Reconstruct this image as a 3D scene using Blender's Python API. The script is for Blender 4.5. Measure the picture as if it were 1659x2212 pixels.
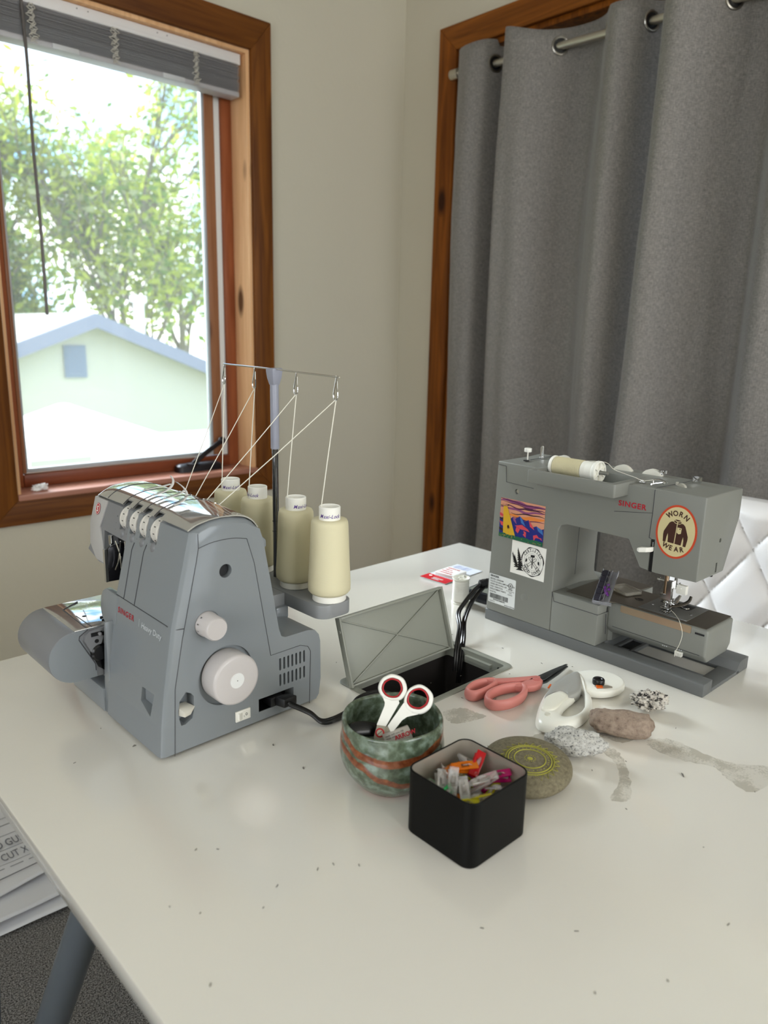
import bpy, bmesh, math, random
from mathutils import Matrix, Vector
import numpy as np

for _o in list(bpy.data.objects):
    bpy.data.objects.remove(_o, do_unlink=True)
scn = bpy.context.scene
COL = scn.collection
PI = math.pi
ZT = 0.74                       # table top height
CAMZ = 1.225
YW, XW = 2.226, 2.10            # inner faces of the window wall and of the closet wall

# ------------------------------------------------------------------ camera
cam = bpy.data.cameras.new('camera')
cam_o = bpy.data.objects.new('camera', cam)
COL.objects.link(cam_o)
_p, _r, _y = 0.23213, 0.02276, 0.74365
_f = Vector((math.sin(_y), math.cos(_y), 0)); _ri = Vector((math.cos(_y), -math.sin(_y), 0)); _u = Vector((0, 0, 1))
_f2 = _f * math.cos(_p) - _u * math.sin(_p); _u2 = _u * math.cos(_p) + _f * math.sin(_p)
_r3 = _ri * math.cos(_r) + _u2 * math.sin(_r); _u3 = -_ri * math.sin(_r) + _u2 * math.cos(_r)
_m = Matrix((_r3, _u3, -_f2)).transposed().to_4x4()
_m.translation = (0, 0, CAMZ)
cam_o.matrix_world = _m
cam.sensor_fit = 'HORIZONTAL'; cam.sensor_width = 36.0
cam.lens = 1617.0 / 1659.0 * 36.0
cam.clip_start = 0.02; cam.clip_end = 200
cam.dof.use_dof = True
cam.dof.focus_distance = 1.05
cam.dof.aperture_fstop = 7.0
scn.camera = cam_o

# ------------------------------------------------------------------ colour management
vs = scn.view_settings
scn.display_settings.display_device = 'sRGB'
vs.view_transform = 'Standard'
try: vs.look = 'None'
except Exception: pass
vs.gamma = 1.0
vs.use_curve_mapping = False
vs.exposure = 0.25

# ------------------------------------------------------------------ light: sky, sun, added fill lamps behind the camera
world = bpy.data.worlds.new('world'); scn.world = world
world.use_nodes = True
wn, wl = world.node_tree.nodes, world.node_tree.links
wn.clear()
w_out = wn.new('ShaderNodeOutputWorld'); w_bg = wn.new('ShaderNodeBackground')
w_tc = wn.new('ShaderNodeTexCoord'); w_no = wn.new('ShaderNodeTexNoise'); w_ra = wn.new('ShaderNodeValToRGB')
w_no.inputs['Scale'].default_value = 5.0; w_no.inputs['Detail'].default_value = 6.0
w_ra.color_ramp.elements[0].position = 0.40; w_ra.color_ramp.elements[0].color = (0.17, 0.44, 0.78, 1)
w_ra.color_ramp.elements[1].position = 0.56; w_ra.color_ramp.elements[1].color = (1.0, 1.0, 1.0, 1)
wl.new(w_tc.outputs['Generated'], w_no.inputs['Vector']); wl.new(w_no.outputs['Fac'], w_ra.inputs['Fac'])
wl.new(w_ra.outputs['Color'], w_bg.inputs['Color']); wl.new(w_bg.outputs['Background'], w_out.inputs['Surface'])
w_bg.inputs['Strength'].default_value = 3.4

def look_rot(d):
    return Vector(d).to_track_quat('-Z', 'Y').to_euler()
def add_light(name, kind, loc, direction, energy, color, **kw):
    l = bpy.data.lights.new(name, kind); l.energy = energy; l.color = color
    for k, v in kw.items(): setattr(l, k, v)
    o = bpy.data.objects.new(name, l); COL.objects.link(o)
    o.location = loc; o.rotation_euler = look_rot(direction)
    return o
SUN_DIR = (0.14, -0.80, -0.52)
add_light('sun', 'SUN', (0, 6, 6), SUN_DIR, 14.0, (0.86, 0.93, 1.0), angle=math.radians(30))
# two warm fill lamps added behind the camera, at the wall openings
add_light('fill_light', 'AREA', (-1.93, -0.1, 1.55), (1, 0.12, -0.12), 10, (1.0, 0.92, 0.77), shape='RECTANGLE', size=1.9, size_y=1.3)
add_light('fill_light', 'AREA', (0.9, -2.13, 1.6), (0.05, 1, -0.1), 24, (1.0, 0.92, 0.77), shape='RECTANGLE', size=1.9, size_y=1.3)
add_light('window_portal', 'AREA', (1.03, YW + 0.16, 1.40), (0, -1, 0), 1, (1, 1, 1), shape='RECTANGLE', size=0.78, size_y=1.3).data.cycles.is_portal = True

# ------------------------------------------------------------------ colours and materials
def lin(c):
    c = c / 255.0
    return c / 12.92 if c <= 0.04045 else ((c + 0.055) / 1.055) ** 2.4
def rgb(r, g, b): return (lin(r), lin(g), lin(b), 1.0)
MATS = {}
def mat(name, col, rough=0.5, metal=0.0, coat=0.0, trans=0.0, ior=1.45, bump=None, var=None, alpha=1.0, spec=None, sheen=0.0, emit=None):
    """bump = (scale, strength, distance); var = (scale, colour2, low, high, stretch)"""
    if name in MATS: return MATS[name]
    m = bpy.data.materials.new(name); m.use_nodes = True
    nt = m.node_tree; b = nt.nodes['Principled BSDF']
    b.inputs['Base Color'].default_value = col
    b.inputs['Roughness'].default_value = rough; b.inputs['Metallic'].default_value = metal
    b.inputs['Coat Weight'].default_value = coat; b.inputs['Coat Roughness'].default_value = 0.06
    b.inputs['Transmission Weight'].default_value = trans; b.inputs['IOR'].default_value = ior
    b.inputs['Alpha'].default_value = alpha
    b.inputs['Sheen Weight'].default_value = sheen
    if spec is not None: b.inputs['Specular IOR Level'].default_value = spec
    tc = None
    def coords(stretch=None):
        nonlocal tc
        if tc is None: tc = nt.nodes.new('ShaderNodeTexCoord')
        if stretch is None: return tc.outputs['Object']
        mp = nt.nodes.new('ShaderNodeMapping'); mp.inputs['Scale'].default_value = stretch
        nt.links.new(tc.outputs['Object'], mp.inputs['Vector']); return mp.outputs['Vector']
    if var:
        n = nt.nodes.new('ShaderNodeTexNoise'); n.inputs['Scale'].default_value = var[0]; n.inputs['Detail'].default_value = 6
        r = nt.nodes.new('ShaderNodeValToRGB')
        r.color_ramp.elements[0].position = var[2]; r.color_ramp.elements[0].color = col
        r.color_ramp.elements[1].position = var[3]; r.color_ramp.elements[1].color = var[1]
        nt.links.new(coords(var[4] if len(var) > 4 else None), n.inputs['Vector'])
        nt.links.new(n.outputs['Fac'], r.inputs['Fac']); nt.links.new(r.outputs['Color'], b.inputs['Base Color'])
    if bump:
        n = nt.nodes.new('ShaderNodeTexNoise'); n.inputs['Scale'].default_value = bump[0]; n.inputs['Detail'].default_value = 3
        bp = nt.nodes.new('ShaderNodeBump'); bp.inputs['Strength'].default_value = bump[1]; bp.inputs['Distance'].default_value = bump[2]
        nt.links.new(coords(bump[3] if len(bump) > 3 else None), n.inputs['Vector'])
        nt.links.new(n.outputs['Fac'], bp.inputs['Height']); nt.links.new(bp.outputs['Normal'], b.inputs['Normal'])
    MATS[name] = m
    return m

def wood_mat(name, c1, c2, axis, rough=0.42):
    """stained fir: grain runs along axis (0,1,2), with a few knots"""
    if name in MATS: return MATS[name]
    m = bpy.data.materials.new(name); m.use_nodes = True
    nt = m.node_tree; b = nt.nodes['Principled BSDF']; N = nt.nodes.new; L = nt.links.new
    b.inputs['Roughness'].default_value = rough
    b.inputs['Coat Weight'].default_value = 0.0; b.inputs['Specular IOR Level'].default_value = 0.18
    tc = N('ShaderNodeTexCoord'); mp = N('ShaderNodeMapping')
    s = [38.0, 38.0, 38.0]; s[axis] = 2.2
    mp.inputs['Scale'].default_value = s
    no = N('ShaderNodeTexNoise'); no.inputs['Scale'].default_value = 1.0; no.inputs['Detail'].default_value = 8; no.inputs['Distortion'].default_value = 1.2
    ra = N('ShaderNodeValToRGB'); ra.color_ramp.elements[0].position = 0.3; ra.color_ramp.elements[0].color = c1
    ra.color_ramp.elements[1].position = 0.7; ra.color_ramp.elements[1].color = c2
    L(tc.outputs['Object'], mp.inputs['Vector']); L(mp.outputs['Vector'], no.inputs['Vector']); L(no.outputs['Fac'], ra.inputs['Fac'])
    mp2 = N('ShaderNodeMapping'); s2 = [13.0, 13.0, 13.0]; s2[axis] = 5.0
    mp2.inputs['Scale'].default_value = s2; mp2.inputs['Location'].default_value = (0.37, 0.21, 0.73)
    vo = N('ShaderNodeTexVoronoi'); vo.inputs['Scale'].default_value = 0.62
    kr = N('ShaderNodeValToRGB'); kr.color_ramp.elements[0].position = 0.10; kr.color_ramp.elements[0].color = (0.16, 0.12, 0.10, 1)
    kr.color_ramp.elements[1].position = 0.19; kr.color_ramp.elements[1].color = (1, 1, 1, 1)
    mx = N('ShaderNodeMix'); mx.data_type = 'RGBA'; mx.blend_type = 'MULTIPLY'; mx.inputs[0].default_value = 1.0
    L(tc.outputs['Object'], mp2.inputs['Vector']); L(mp2.outputs['Vector'], vo.inputs['Vector']); L(vo.outputs['Distance'], kr.inputs['Fac'])
    L(ra.outputs['Color'], mx.inputs[6]); L(kr.outputs['Color'], mx.inputs[7]); L(mx.outputs[2], b.inputs['Base Color'])
    MATS[name] = m
    return m

def fabric_mat(name, c1, c2):
    m = bpy.data.materials.new(name); m.use_nodes = True
    nt = m.node_tree; b = nt.nodes['Principled BSDF']; N = nt.nodes.new; L = nt.links.new
    b.inputs['Roughness'].default_value = 0.62; b.inputs['Sheen Weight'].default_value = 0.18
    b.inputs['Specular IOR Level'].default_value = 0.35
    tc = N('ShaderNodeTexCoord')
    def nz(scale):
        mp = N('ShaderNodeMapping'); mp.inputs['Scale'].default_value = scale
        no = N('ShaderNodeTexNoise'); no.inputs['Scale'].default_value = 1.0; no.inputs['Detail'].default_value = 4
        L(tc.outputs['Object'], mp.inputs['Vector']); L(mp.outputs['Vector'], no.inputs['Vector']); return no.outputs['Fac']
    a, h = nz((800, 800, 100)), nz((100, 100, 950))
    ad = N('ShaderNodeMath'); ad.operation = 'ADD'; L(a, ad.inputs[0]); L(h, ad.inputs[1])
    dv = N('ShaderNodeMath'); dv.operation = 'MULTIPLY'; dv.inputs[1].default_value = 0.5; L(ad.outputs[0], dv.inputs[0])
    ra = N('ShaderNodeValToRGB'); ra.color_ramp.elements[0].position = 0.32; ra.color_ramp.elements[0].color = c1
    ra.color_ramp.elements[1].position = 0.70; ra.color_ramp.elements[1].color = c2
    L(dv.outputs[0], ra.inputs['Fac']); L(ra.outputs['Color'], b.inputs['Base Color'])
    bp = N('ShaderNodeBump'); bp.inputs['Strength'].default_value = 0.25; bp.inputs['Distance'].default_value = 0.001
    L(dv.outputs[0], bp.inputs['Height']); L(bp.outputs['Normal'], b.inputs['Normal'])
    MATS[name] = m
    return m

# ------------------------------------------------------------------ mesh building
_FONT = {}
def font_mesh(s, bold, track=0.0):
    key = (s, bold, track)
    if key not in _FONT:
        c = bpy.data.curves.new('t', 'FONT'); c.body = s; c.size = 1.0; c.offset = bold; c.resolution_u = 3; c.space_character = 1.0 + track
        o = bpy.data.objects.new('t', c); COL.objects.link(o)
        bpy.context.view_layer.update()
        me = o.evaluated_get(bpy.context.evaluated_depsgraph_get()).to_mesh()
        vv = [tuple(v.co) for v in me.vertices]; ff = [tuple(p.vertices) for p in me.polygons]
        o.evaluated_get(bpy.context.evaluated_depsgraph_get()).to_mesh_clear()
        bpy.data.objects.remove(o, do_unlink=True); bpy.data.curves.remove(c)
        _FONT[key] = (vv, ff)
    return _FONT[key]

class MB:
    def __init__(s): s.v = []; s.f = []; s.m = []; s.X = Matrix.Identity(4)
    def at(s, loc=(0, 0, 0), rot=(0, 0, 0), scale=None):
        from mathutils import Euler
        s.X = Matrix.Translation(loc) @ Euler(rot).to_matrix().to_4x4()
        if scale: s.X = s.X @ Matrix.Diagonal((*scale, 1))
        return s
    def add(s, verts, faces, m=0):
        b = len(s.v)
        s.v += [s.X @ Vector(p) for p in verts]
        s.f += [tuple(b + i for i in f) for f in faces]; s.m += [m] * len(faces)
        return s
    def box(s, x0, x1, y0, y1, z0, z1, m=0):
        return s.add([(x0, y0, z0), (x1, y0, z0), (x1, y1, z0), (x0, y1, z0), (x0, y0, z1), (x1, y0, z1), (x1, y1, z1), (x0, y1, z1)],
                     [(0, 3, 2, 1), (4, 5, 6, 7), (0, 1, 5, 4), (1, 2, 6, 5), (2, 3, 7, 6), (3, 0, 4, 7)], m)
    def loft(s, secs, m=0, caps=True, closed=True):
        n = len(secs[0]); V = [p for q in secs for p in q]; F = []
        for i in range(len(secs) - 1):
            for j in range(n if closed else n - 1):
                k = (j + 1) % n
                F.append((i * n + j, i * n + k, (i + 1) * n + k, (i + 1) * n + j))
        if caps and closed:
            F.append(tuple(range(n))[::-1]); F.append(tuple((len(secs) - 1) * n + j for j in range(n)))
        return s.add(V, F, m)
    def prism(s, poly, axis, a, b, m=0):
        def P(p, t): return {'x': (t, p[0], p[1]), 'y': (p[0], t, p[1]), 'z': (p[0], p[1], t)}[axis]
        return s.loft([[P(p, a) for p in poly], [P(p, b) for p in poly]], m)
    def cyl(s, c, axis, r, h, n=32, r2=None, m=0):
        """cylinder from c along axis ('x','y','z' or a vector) for length h"""
        ax = Vector({'x': (1, 0, 0), 'y': (0, 1, 0), 'z': (0, 0, 1)}[axis] if isinstance(axis, str) else axis).normalized()
        q = ax.to_track_quat('Z', 'Y'); r2 = r if r2 is None else r2; c = Vector(c)
        A = [c + q @ Vector((r * math.cos(2 * PI * i / n), r * math.sin(2 * PI * i / n), 0)) for i in range(n)]
        B = [c + q @ Vector((r2 * math.cos(2 * PI * i / n), r2 * math.sin(2 * PI * i / n), h)) for i in range(n)]
        return s.loft([A, B], m)
    def lathe(s, prof, n=48, c=(0, 0, 0), axis='z', m=0, wob=None):
        ax = Vector({'x': (1, 0, 0), 'y': (0, 1, 0), 'z': (0, 0, 1)}[axis] if isinstance(axis, str) else axis).normalized()
        q = ax.to_track_quat('Z', 'Y'); c = Vector(c); secs = []
        for k, (r, z) in enumerate(prof):
            row = []
            for i in range(n):
                t = 2 * PI * i / n; rr = r * (1 + (wob(t, z) if wob else 0))
                row.append(c + q @ Vector((rr * math.cos(t), rr * math.sin(t), z)))
            secs.append(row)
        return s.loft(secs, m, caps=True)
    def tube(s, pts, r, n=8, m=0, closed=False, sx=1.0, sy=1.0):
        pts = [Vector(p) for p in pts]; N = len(pts); R = r if isinstance(r, (list, tuple)) else [r] * N
        T = []
        for i in range(N):
            a = pts[(i - 1) % N] if (closed or i > 0) else pts[i]; b = pts[(i + 1) % N] if (closed or i < N - 1) else pts[i]
            T.append((b - a).normalized())
        nrm = T[0].orthogonal().normalized(); secs = []
        for i in range(N):
            nrm = (nrm - T[i] * nrm.dot(T[i]))
            nrm = nrm.normalized() if nrm.length > 1e-9 else T[i].orthogonal().normalized()
            bi = T[i].cross(nrm)
            secs.append([pts[i] + (nrm * math.cos(2 * PI * k / n) * sx + bi * math.sin(2 * PI * k / n) * sy) * R[i] for k in range(n)])
        if closed:
            V = [p for q in secs for p in q]; F = []
            # match seam
            best = min(range(n), key=lambda sh: sum((secs[-1][k] - secs[0][(k + sh) % n]).length for k in range(n)))
            for i in range(N):
                for j in range(n):
                    k = (j + 1) % n
                    if i < N - 1: F.append((i * n + j, i * n + k, (i + 1) * n + k, (i + 1) * n + j))
                    else: F.append((i * n + j, i * n + k, (k + best) % n, (j + best) % n))
            return s.add(V, F, m)
        return s.loft(secs, m)
    def sphere(s, c, r, n=16, m=0, sc=(1, 1, 1)):
        secs = []
        for i in range(1, n):
            ph = PI * i / n
            secs.append([(c[0] + r * sc[0] * math.sin(ph) * math.cos(2 * PI * k / (2 * n)), c[1] + r * sc[1] * math.sin(ph) * math.sin(2 * PI * k / (2 * n)), c[2] - r * sc[2] * math.cos(ph)) for k in range(2 * n)])
        return s.loft(secs, m)
    def text(s, txt, org, right, up, size, m=0, bold=0.0, sx=1.0, align='l', track=0.0):
        """flat lettering: cap height = size*0.7 about; org is the baseline start"""
        right = Vector(right).normalized(); up = Vector(up).normalized(); org = Vector(org)
        vv, ff = font_mesh(txt, bold, track)
        xs = [v[0] for v in vv] or [0]
        off = {'l': 0, 'c': -(min(xs) + max(xs)) / 2, 'r': -max(xs)}[align]
        return s.add([org + right * ((v[0] + off) * size * sx) + up * (v[1] * size) for v in vv], ff, m)
    def flat(s, poly, org, right, up, m=0):
        right = Vector(right).normalized(); up = Vector(up).normalized(); org = Vector(org)
        return s.add([org + right * p[0] + up * p[1] for p in poly], [tuple(range(len(poly)))], m)
    def mesh(s, name, mats, recalc=True):
        me = bpy.data.meshes.new(name)
        me.from_pydata([tuple(v) for v in s.v], [], s.f)
        for mm in mats: me.materials.append(mm)
        me.polygons.foreach_set('material_index', s.m)
        if recalc:
            bm = bmesh.new(); bm.from_mesh(me); bmesh.ops.recalc_face_normals(bm, faces=bm.faces); bm.to_mesh(me); bm.free()
        me.update()
        return me
    def build(s, name, mats, parent=None, bevel=0, seg=2, angle=32, smooth=True, recalc=True, subsurf=0, loc=None, rot=None, cuts=None, solid=0, bang=40):
        if not isinstance(mats, (list, tuple)): mats = [mats]
        me = s.mesh(name, mats, recalc)
        o = bpy.data.objects.new(name, me); COL.objects.link(o)
        if solid:
            md = o.modifiers.new('solid', 'SOLIDIFY'); md.thickness = solid; md.offset = 0
        if bevel:
            md = o.modifiers.new('bevel', 'BEVEL'); md.width = bevel; md.segments = seg; md.limit_method = 'ANGLE'; md.angle_limit = math.radians(bang)
        if subsurf:
            md = o.modifiers.new('sub', 'SUBSURF'); md.levels = subsurf; md.render_levels = subsurf
        tmp = []
        for c in (cuts or []):
            cm = c.mesh('cut', mats)
            co = bpy.data.objects.new('cut', cm); COL.objects.link(co)
            md = o.modifiers.new('b', 'BOOLEAN'); md.operation = 'DIFFERENCE'; md.object = co; md.solver = 'EXACT'
            tmp.append(co)
        if bevel or subsurf or tmp or solid:
            bpy.context.view_layer.update()
            dg = bpy.context.evaluated_depsgraph_get()
            new = bpy.data.meshes.new_from_object(o.evaluated_get(dg))
            o.modifiers.clear(); o.data = new
            for co in tmp: bpy.data.objects.remove(co, do_unlink=True)
            bpy.data.meshes.remove(me); me = new; me.name = name
        if smooth:
            me.polygons.foreach_set('use_smooth', [True] * len(me.polygons))
            me.set_sharp_from_angle(angle=math.radians(angle))
        if parent is not None: o.parent = parent
        if loc is not None: o.location = loc
        if rot is not None: o.rotation_euler = rot
        return o

def thing(name, label, cat, loc=(0, 0, 0), rz=0.0, group=None, rot=None):
    o = bpy.data.objects.new(name, None); COL.objects.link(o)
    o.empty_display_size = 0.05
    o.location = loc; o.rotation_euler = rot if rot is not None else (0, 0, rz)
    o['label'] = label; o['category'] = cat
    if group: o['group'] = group
    return o
def tag(o, label=None, cat=None, group=None, kind=None):
    if label: o['label'] = label
    if cat: o['category'] = cat
    if group: o['group'] = group
    if kind: o['kind'] = kind
    return o
def struct(o, label=None):
    o['kind'] = 'structure'
    if label: o['label'] = label
    return o
def dup(o, parent=None):
    c = o.copy(); COL.objects.link(c)
    if parent is not None: c.parent = parent
    for ch in list(o.children): dup(ch, c)
    return c
def arc(cx, cy, r, a0, a1, n):
    return [(cx + r * math.cos(math.radians(a0 + (a1 - a0) * i / n)), cy + r * math.sin(math.radians(a0 + (a1 - a0) * i / n))) for i in range(n + 1)]
def rrect(x0, x1, y0, y1, r, n=4):
    return arc(x1 - r, y1 - r, r, 0, 90, n) + arc(x0 + r, y1 - r, r, 90, 180, n) + arc(x0 + r, y0 + r, r, 180, 270, n) + arc(x1 - r, y0 + r, r, 270, 360, n)
def smooth_pts(P, k=6):
    """Catmull-Rom through P"""
    P = [Vector(p) for p in P]; out = []
    for i in range(len(P) - 1):
        p0 = P[max(i - 1, 0)]; p1 = P[i]; p2 = P[i + 1]; p3 = P[min(i + 2, len(P) - 1)]
        for j in range(k):
            t = j / k
            out.append(0.5 * ((2 * p1) + (p2 - p0) * t + (2 * p0 - 5 * p1 + 4 * p2 - p3) * t * t + (3 * p1 - p0 - 3 * p2 + p3) * t ** 3))
    out.append(P[-1]); return out
def smooth_loop(P, k=6):
    P = [Vector(p) for p in P]; out = []; n = len(P)
    for i in range(n):
        p0, p1, p2, p3 = P[(i - 1) % n], P[i], P[(i + 1) % n], P[(i + 2) % n]
        for j in range(k):
            t = j / k
            out.append(0.5 * ((2 * p1) + (p2 - p0) * t + (2 * p0 - 5 * p1 + 4 * p2 - p3) * t * t + (3 * p1 - p0 - 3 * p2 + p3) * t ** 3))
    return out
rng = random.Random(7)

# shared materials
M_wall = mat('wall_paint', rgb(202, 195, 176), 0.85, bump=(90, 0.35, 0.002))
M_ceil = mat('ceiling_paint', rgb(225, 223, 216), 0.9)
M_woodx = wood_mat('stained_wood_x', rgb(82, 44, 14), rgb(122, 72, 26), 0, 0.5)
M_woodz = wood_mat('stained_wood_z', rgb(86, 46, 14), rgb(128, 76, 26), 2, 0.5)
M_woody = wood_mat('stained_wood_y', rgb(108, 58, 14), rgb(156, 92, 30), 1, 0.5)
M_woodc = wood_mat('closet_wood_z', rgb(100, 52, 10), rgb(148, 84, 24), 2, 0.5)
M_redx = wood_mat('red_wood_x', rgb(112, 56, 34), rgb(134, 72, 46), 0, 0.3)
M_redz = wood_mat('red_wood_z', rgb(128, 68, 40), rgb(158, 92, 58), 2, 0.3)
M_white = mat('white_plastic', rgb(238, 236, 228), 0.35)
M_black = mat('black_plastic', rgb(16, 16, 18), 0.35)
M_blackgloss = mat('black_rubber', rgb(12, 12, 13), 0.25)
M_chrome = mat('chrome', rgb(215, 215, 215), 0.12, 1.0)
M_steel = mat('brushed_steel', rgb(190, 185, 172), 0.32, 1.0)
M_dark = mat('dark_gap', rgb(28, 28, 30), 0.6)
M_seam = mat('seam_line', rgb(62, 62, 66), 0.6)
M_red = mat('red_print', rgb(176, 16, 38), 0.5)
M_ink = mat('black_print', rgb(22, 20, 20), 0.6)
M_lightink = mat('pale_print', rgb(206, 210, 214), 0.5)
M_thread = mat('cream_thread', rgb(216, 208, 174), 0.7, bump=(900, 0.3, 0.0004, (0.15, 0.15, 1)))
M_clear = mat('clear_plastic', (1, 1, 1, 1), 0.05, trans=0.97, ior=1.3)

# ================================================================== THE ROOM
RX0, RY0, HC = -1.98, -2.18, 2.62
OW = (0.633, 1.427, 0.75, 2.081)              # window opening: x0, x1, z0, z1
CW = (-0.60, 1.953, 2.177)                    # closet opening: y0, y1, top
# carpet
mC = bpy.data.materials.new('grey_carpet'); mC.use_nodes = True
_nt = mC.node_tree; _b = _nt.nodes['Principled BSDF']; _b.inputs['Roughness'].default_value = 0.95; _b.inputs['Specular IOR Level'].default_value = 0.1
_tc = _nt.nodes.new('ShaderNodeTexCoord'); _n1 = _nt.nodes.new('ShaderNodeTexNoise'); _n1.inputs['Scale'].default_value = 330; _n1.inputs['Detail'].default_value = 6; _n1.inputs['Roughness'].default_value = 0.75
_n2 = _nt.nodes.new('ShaderNodeTexVoronoi'); _n2.inputs['Scale'].default_value = 420
_r = _nt.nodes.new('ShaderNodeValToRGB'); _r.color_ramp.elements[0].position = 0.43; _r.color_ramp.elements[0].color = rgb(50, 48, 46)
_r.color_ramp.elements[1].position = 0.57; _r.color_ramp.elements[1].color = rgb(156, 152, 147)
_bp = _nt.nodes.new('ShaderNodeBump'); _bp.inputs['Strength'].default_value = 0.6; _bp.inputs['Distance'].default_value = 0.002
_nt.links.new(_tc.outputs['Object'], _n1.inputs['Vector']); _nt.links.new(_tc.outputs['Object'], _n2.inputs['Vector'])
_nt.links.new(_n1.outputs['Fac'], _r.inputs['Fac']); _nt.links.new(_r.outputs['Color'], _b.inputs['Base Color'])
_nt.links.new(_n2.outputs['Distance'], _bp.inputs['Height']); _nt.links.new(_bp.outputs['Normal'], _b.inputs['Normal'])
struct(MB().box(RX0 - 0.1, 3.0, RY0 - 0.1, YW + 0.12, -0.06, 0).build('floor', mC))
struct(MB().box(RX0 - 0.1, 3.0, RY0 - 0.1, YW + 0.12, HC, HC + 0.06).build('ceiling', M_ceil))
# wall with the window
w = MB()
w.box(RX0 - 0.1, OW[0], YW, YW + 0.12, 0, HC); w.box(OW[1], XW + 0.9, YW, YW + 0.12, 0, HC)
w.box(OW[0], OW[1], YW, YW + 0.12, 0, OW[2]); w.box(OW[0], OW[1], YW, YW + 0.12, OW[3], HC)
struct(w.build('wall_left', M_wall, smooth=False))
# wall with the closet opening, closet behind it
w = MB()
w.box(XW, XW + 0.12, CW[1], YW, 0, HC); w.box(XW, XW + 0.12, RY0, CW[0], 0, HC); w.box(XW, XW + 0.12, CW[0], CW[1], CW[2], HC)
struct(w.build('wall_right', M_wall, smooth=False))
w = MB(); w.box(XW + 0.8, XW + 0.9, RY0, YW, 0, HC)
struct(w.build('wall_closet', M_wall, smooth=False))
# walls behind the camera, each with a window opening
def wall_back(name, along, at, lo, hi, o0, o1):
    w = MB()
    def b(a0, a1, z0, z1):
        if along == 'y': w.box(at - 0.1, at, a0, a1, z0, z1)
        else: w.box(a0, a1, at - 0.1, at, z0, z1)
    b(lo, o0, 0, HC); b(o1, hi, 0, HC); b(o0, o1, 0, 0.85); b(o0, o1, 2.25, HC)
    struct(w.build(name, M_wall, smooth=False))
wall_back('wall_back', 'y', RX0, RY0, YW, -1.1, 0.9)
wall_back('wall_front', 'x', RY0, RX0, XW, -0.1, 1.9)

# casing round the window: flat stained boards with mitred corners
def board(name, poly, axis, a, b, m, bev=0.002):
    return struct(MB().prism(poly, axis, a, b).build(name, m, bevel=bev))
tw = 0.0735; y0, y1 = YW - 0.018, YW
x0, x1, z0, z1 = OW
board('trim_1', [(x1, z0 - 0.001), (x1 + tw, z0 - tw), (x1 + tw, z1 + 0.09), (x1, z1)], 'y', y0, y1, M_woodz)
board('trim_2', [(x0 - tw, z1 + 0.09), (x1 + tw, z1 + 0.09), (x1, z1), (x0, z1)], 'y', y0, y1, M_woodx)
board('trim_3', [(x0 - tw, z0 - tw), (x0, z0 - 0.001), (x0, z1), (x0 - tw, z1 + 0.09)], 'y', y0, y1, M_woodz)
board('trim_4', [(x0 - tw, z0 - tw), (x1 + tw, z0 - tw), (x1, z0 - 0.001), (x0, z0 - 0.001)], 'y', y0, y1, M_woodx)
# casing round the closet opening
xc0, xc1 = XW - 0.018, XW
tw2 = 0.081
board('trim_5', [(CW[1], 0), (CW[1] + tw2, 0), (CW[1] + tw2, CW[2] + tw2), (CW[1], CW[2])], 'x', xc0, xc1, M_woodc)
board('trim_6', [(CW[0] - tw2, CW[2] + tw2), (CW[1] + tw2, CW[2] + tw2), (CW[1], CW[2]), (CW[0], CW[2])], 'x', xc0, xc1, M_woody)
board('trim_7', [(CW[0] - tw2, 0), (CW[0], 0), (CW[0], CW[2]), (CW[0] - tw2, CW[2] + tw2)], 'x', xc0, xc1, M_woodz)
# closet jamb lining
jm = MB(); jm.box(XW - 0.004, XW + 0.12, CW[1] - 0.018, CW[1] - 0.0005, 0, CW[2] - 0.0005); jm.box(XW - 0.004, XW + 0.12, CW[0] + 0.0005, CW[1] - 0.018, CW[2] - 0.018, CW[2] - 0.0005); jm.box(XW - 0.004, XW + 0.12, CW[0] + 0.0005, CW[0] + 0.018, 0, CW[2] - 0.018)
struct(jm.build('trim_8', M_woodc, bevel=0.001))

# the window itself: lining, sill, casement sash, glass, crank
JD = 0.09
win = struct(MB().box(x1 - 0.012, x1 - 0.0003, YW - 0.004, YW + JD + 0.05, z0, z1).box(x0 + 0.0003, x0 + 0.012, YW - 0.004, YW + JD + 0.05, z0, z1)
       .box(x0 + 0.012, x1 - 0.012, YW - 0.004, YW + JD + 0.05, z1 - 0.012, z1 - 0.0003).build('window_1', wood_mat('jamb_wood', rgb(220, 168, 120), rgb(240, 194, 146), 2, 0.3), bevel=0.001))  # wood colour raised to carry the sky light falling on the jamb
MB().box(x0 + 0.0003, x1 - 0.0003, YW - 0.019, YW + JD + 0.05, z0 - 0.004, z0 + 0.012).build('window_sill', wood_mat('sill_wood', rgb(164, 112, 94), rgb(186, 134, 114), 0, 0.28), win, bevel=0.002)
ys = YW + JD
st = MB()                                       # stops
st.box(x1 - 0.05, x1 - 0.012, ys, ys + 0.03, z0 + 0.012, z1 - 0.012); st.box(x0 + 0.012, x0 + 0.05, ys, ys + 0.03, z0 + 0.012, z1 - 0.012); st.box(x0 + 0.05, x1 - 0.05, ys, ys + 0.03, z1 - 0.05, z1 - 0.012)
st.build('window_stop', M_redz, win, bevel=0.002)
MB().box(x0 + 0.05, x1 - 0.05, ys - 0.004, ys + 0.034, z0 + 0.012, z0 + 0.05).build('window_rail', M_redx, win, bevel=0.003)
MB().box(x1 - 0.072, x1 - 0.05, ys + 0.012, ys + 0.03, z0 + 0.05, z1 - 0.05).build('weather_strip', mat('strip_white', rgb(232, 232, 228), 0.5), win, bevel=0.001)
sa = MB(); sx1, sx0, sz0, sz1 = x1 - 0.073, x0 + 0.052, z0 + 0.052, z1 - 0.052
sf = 0.034
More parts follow.
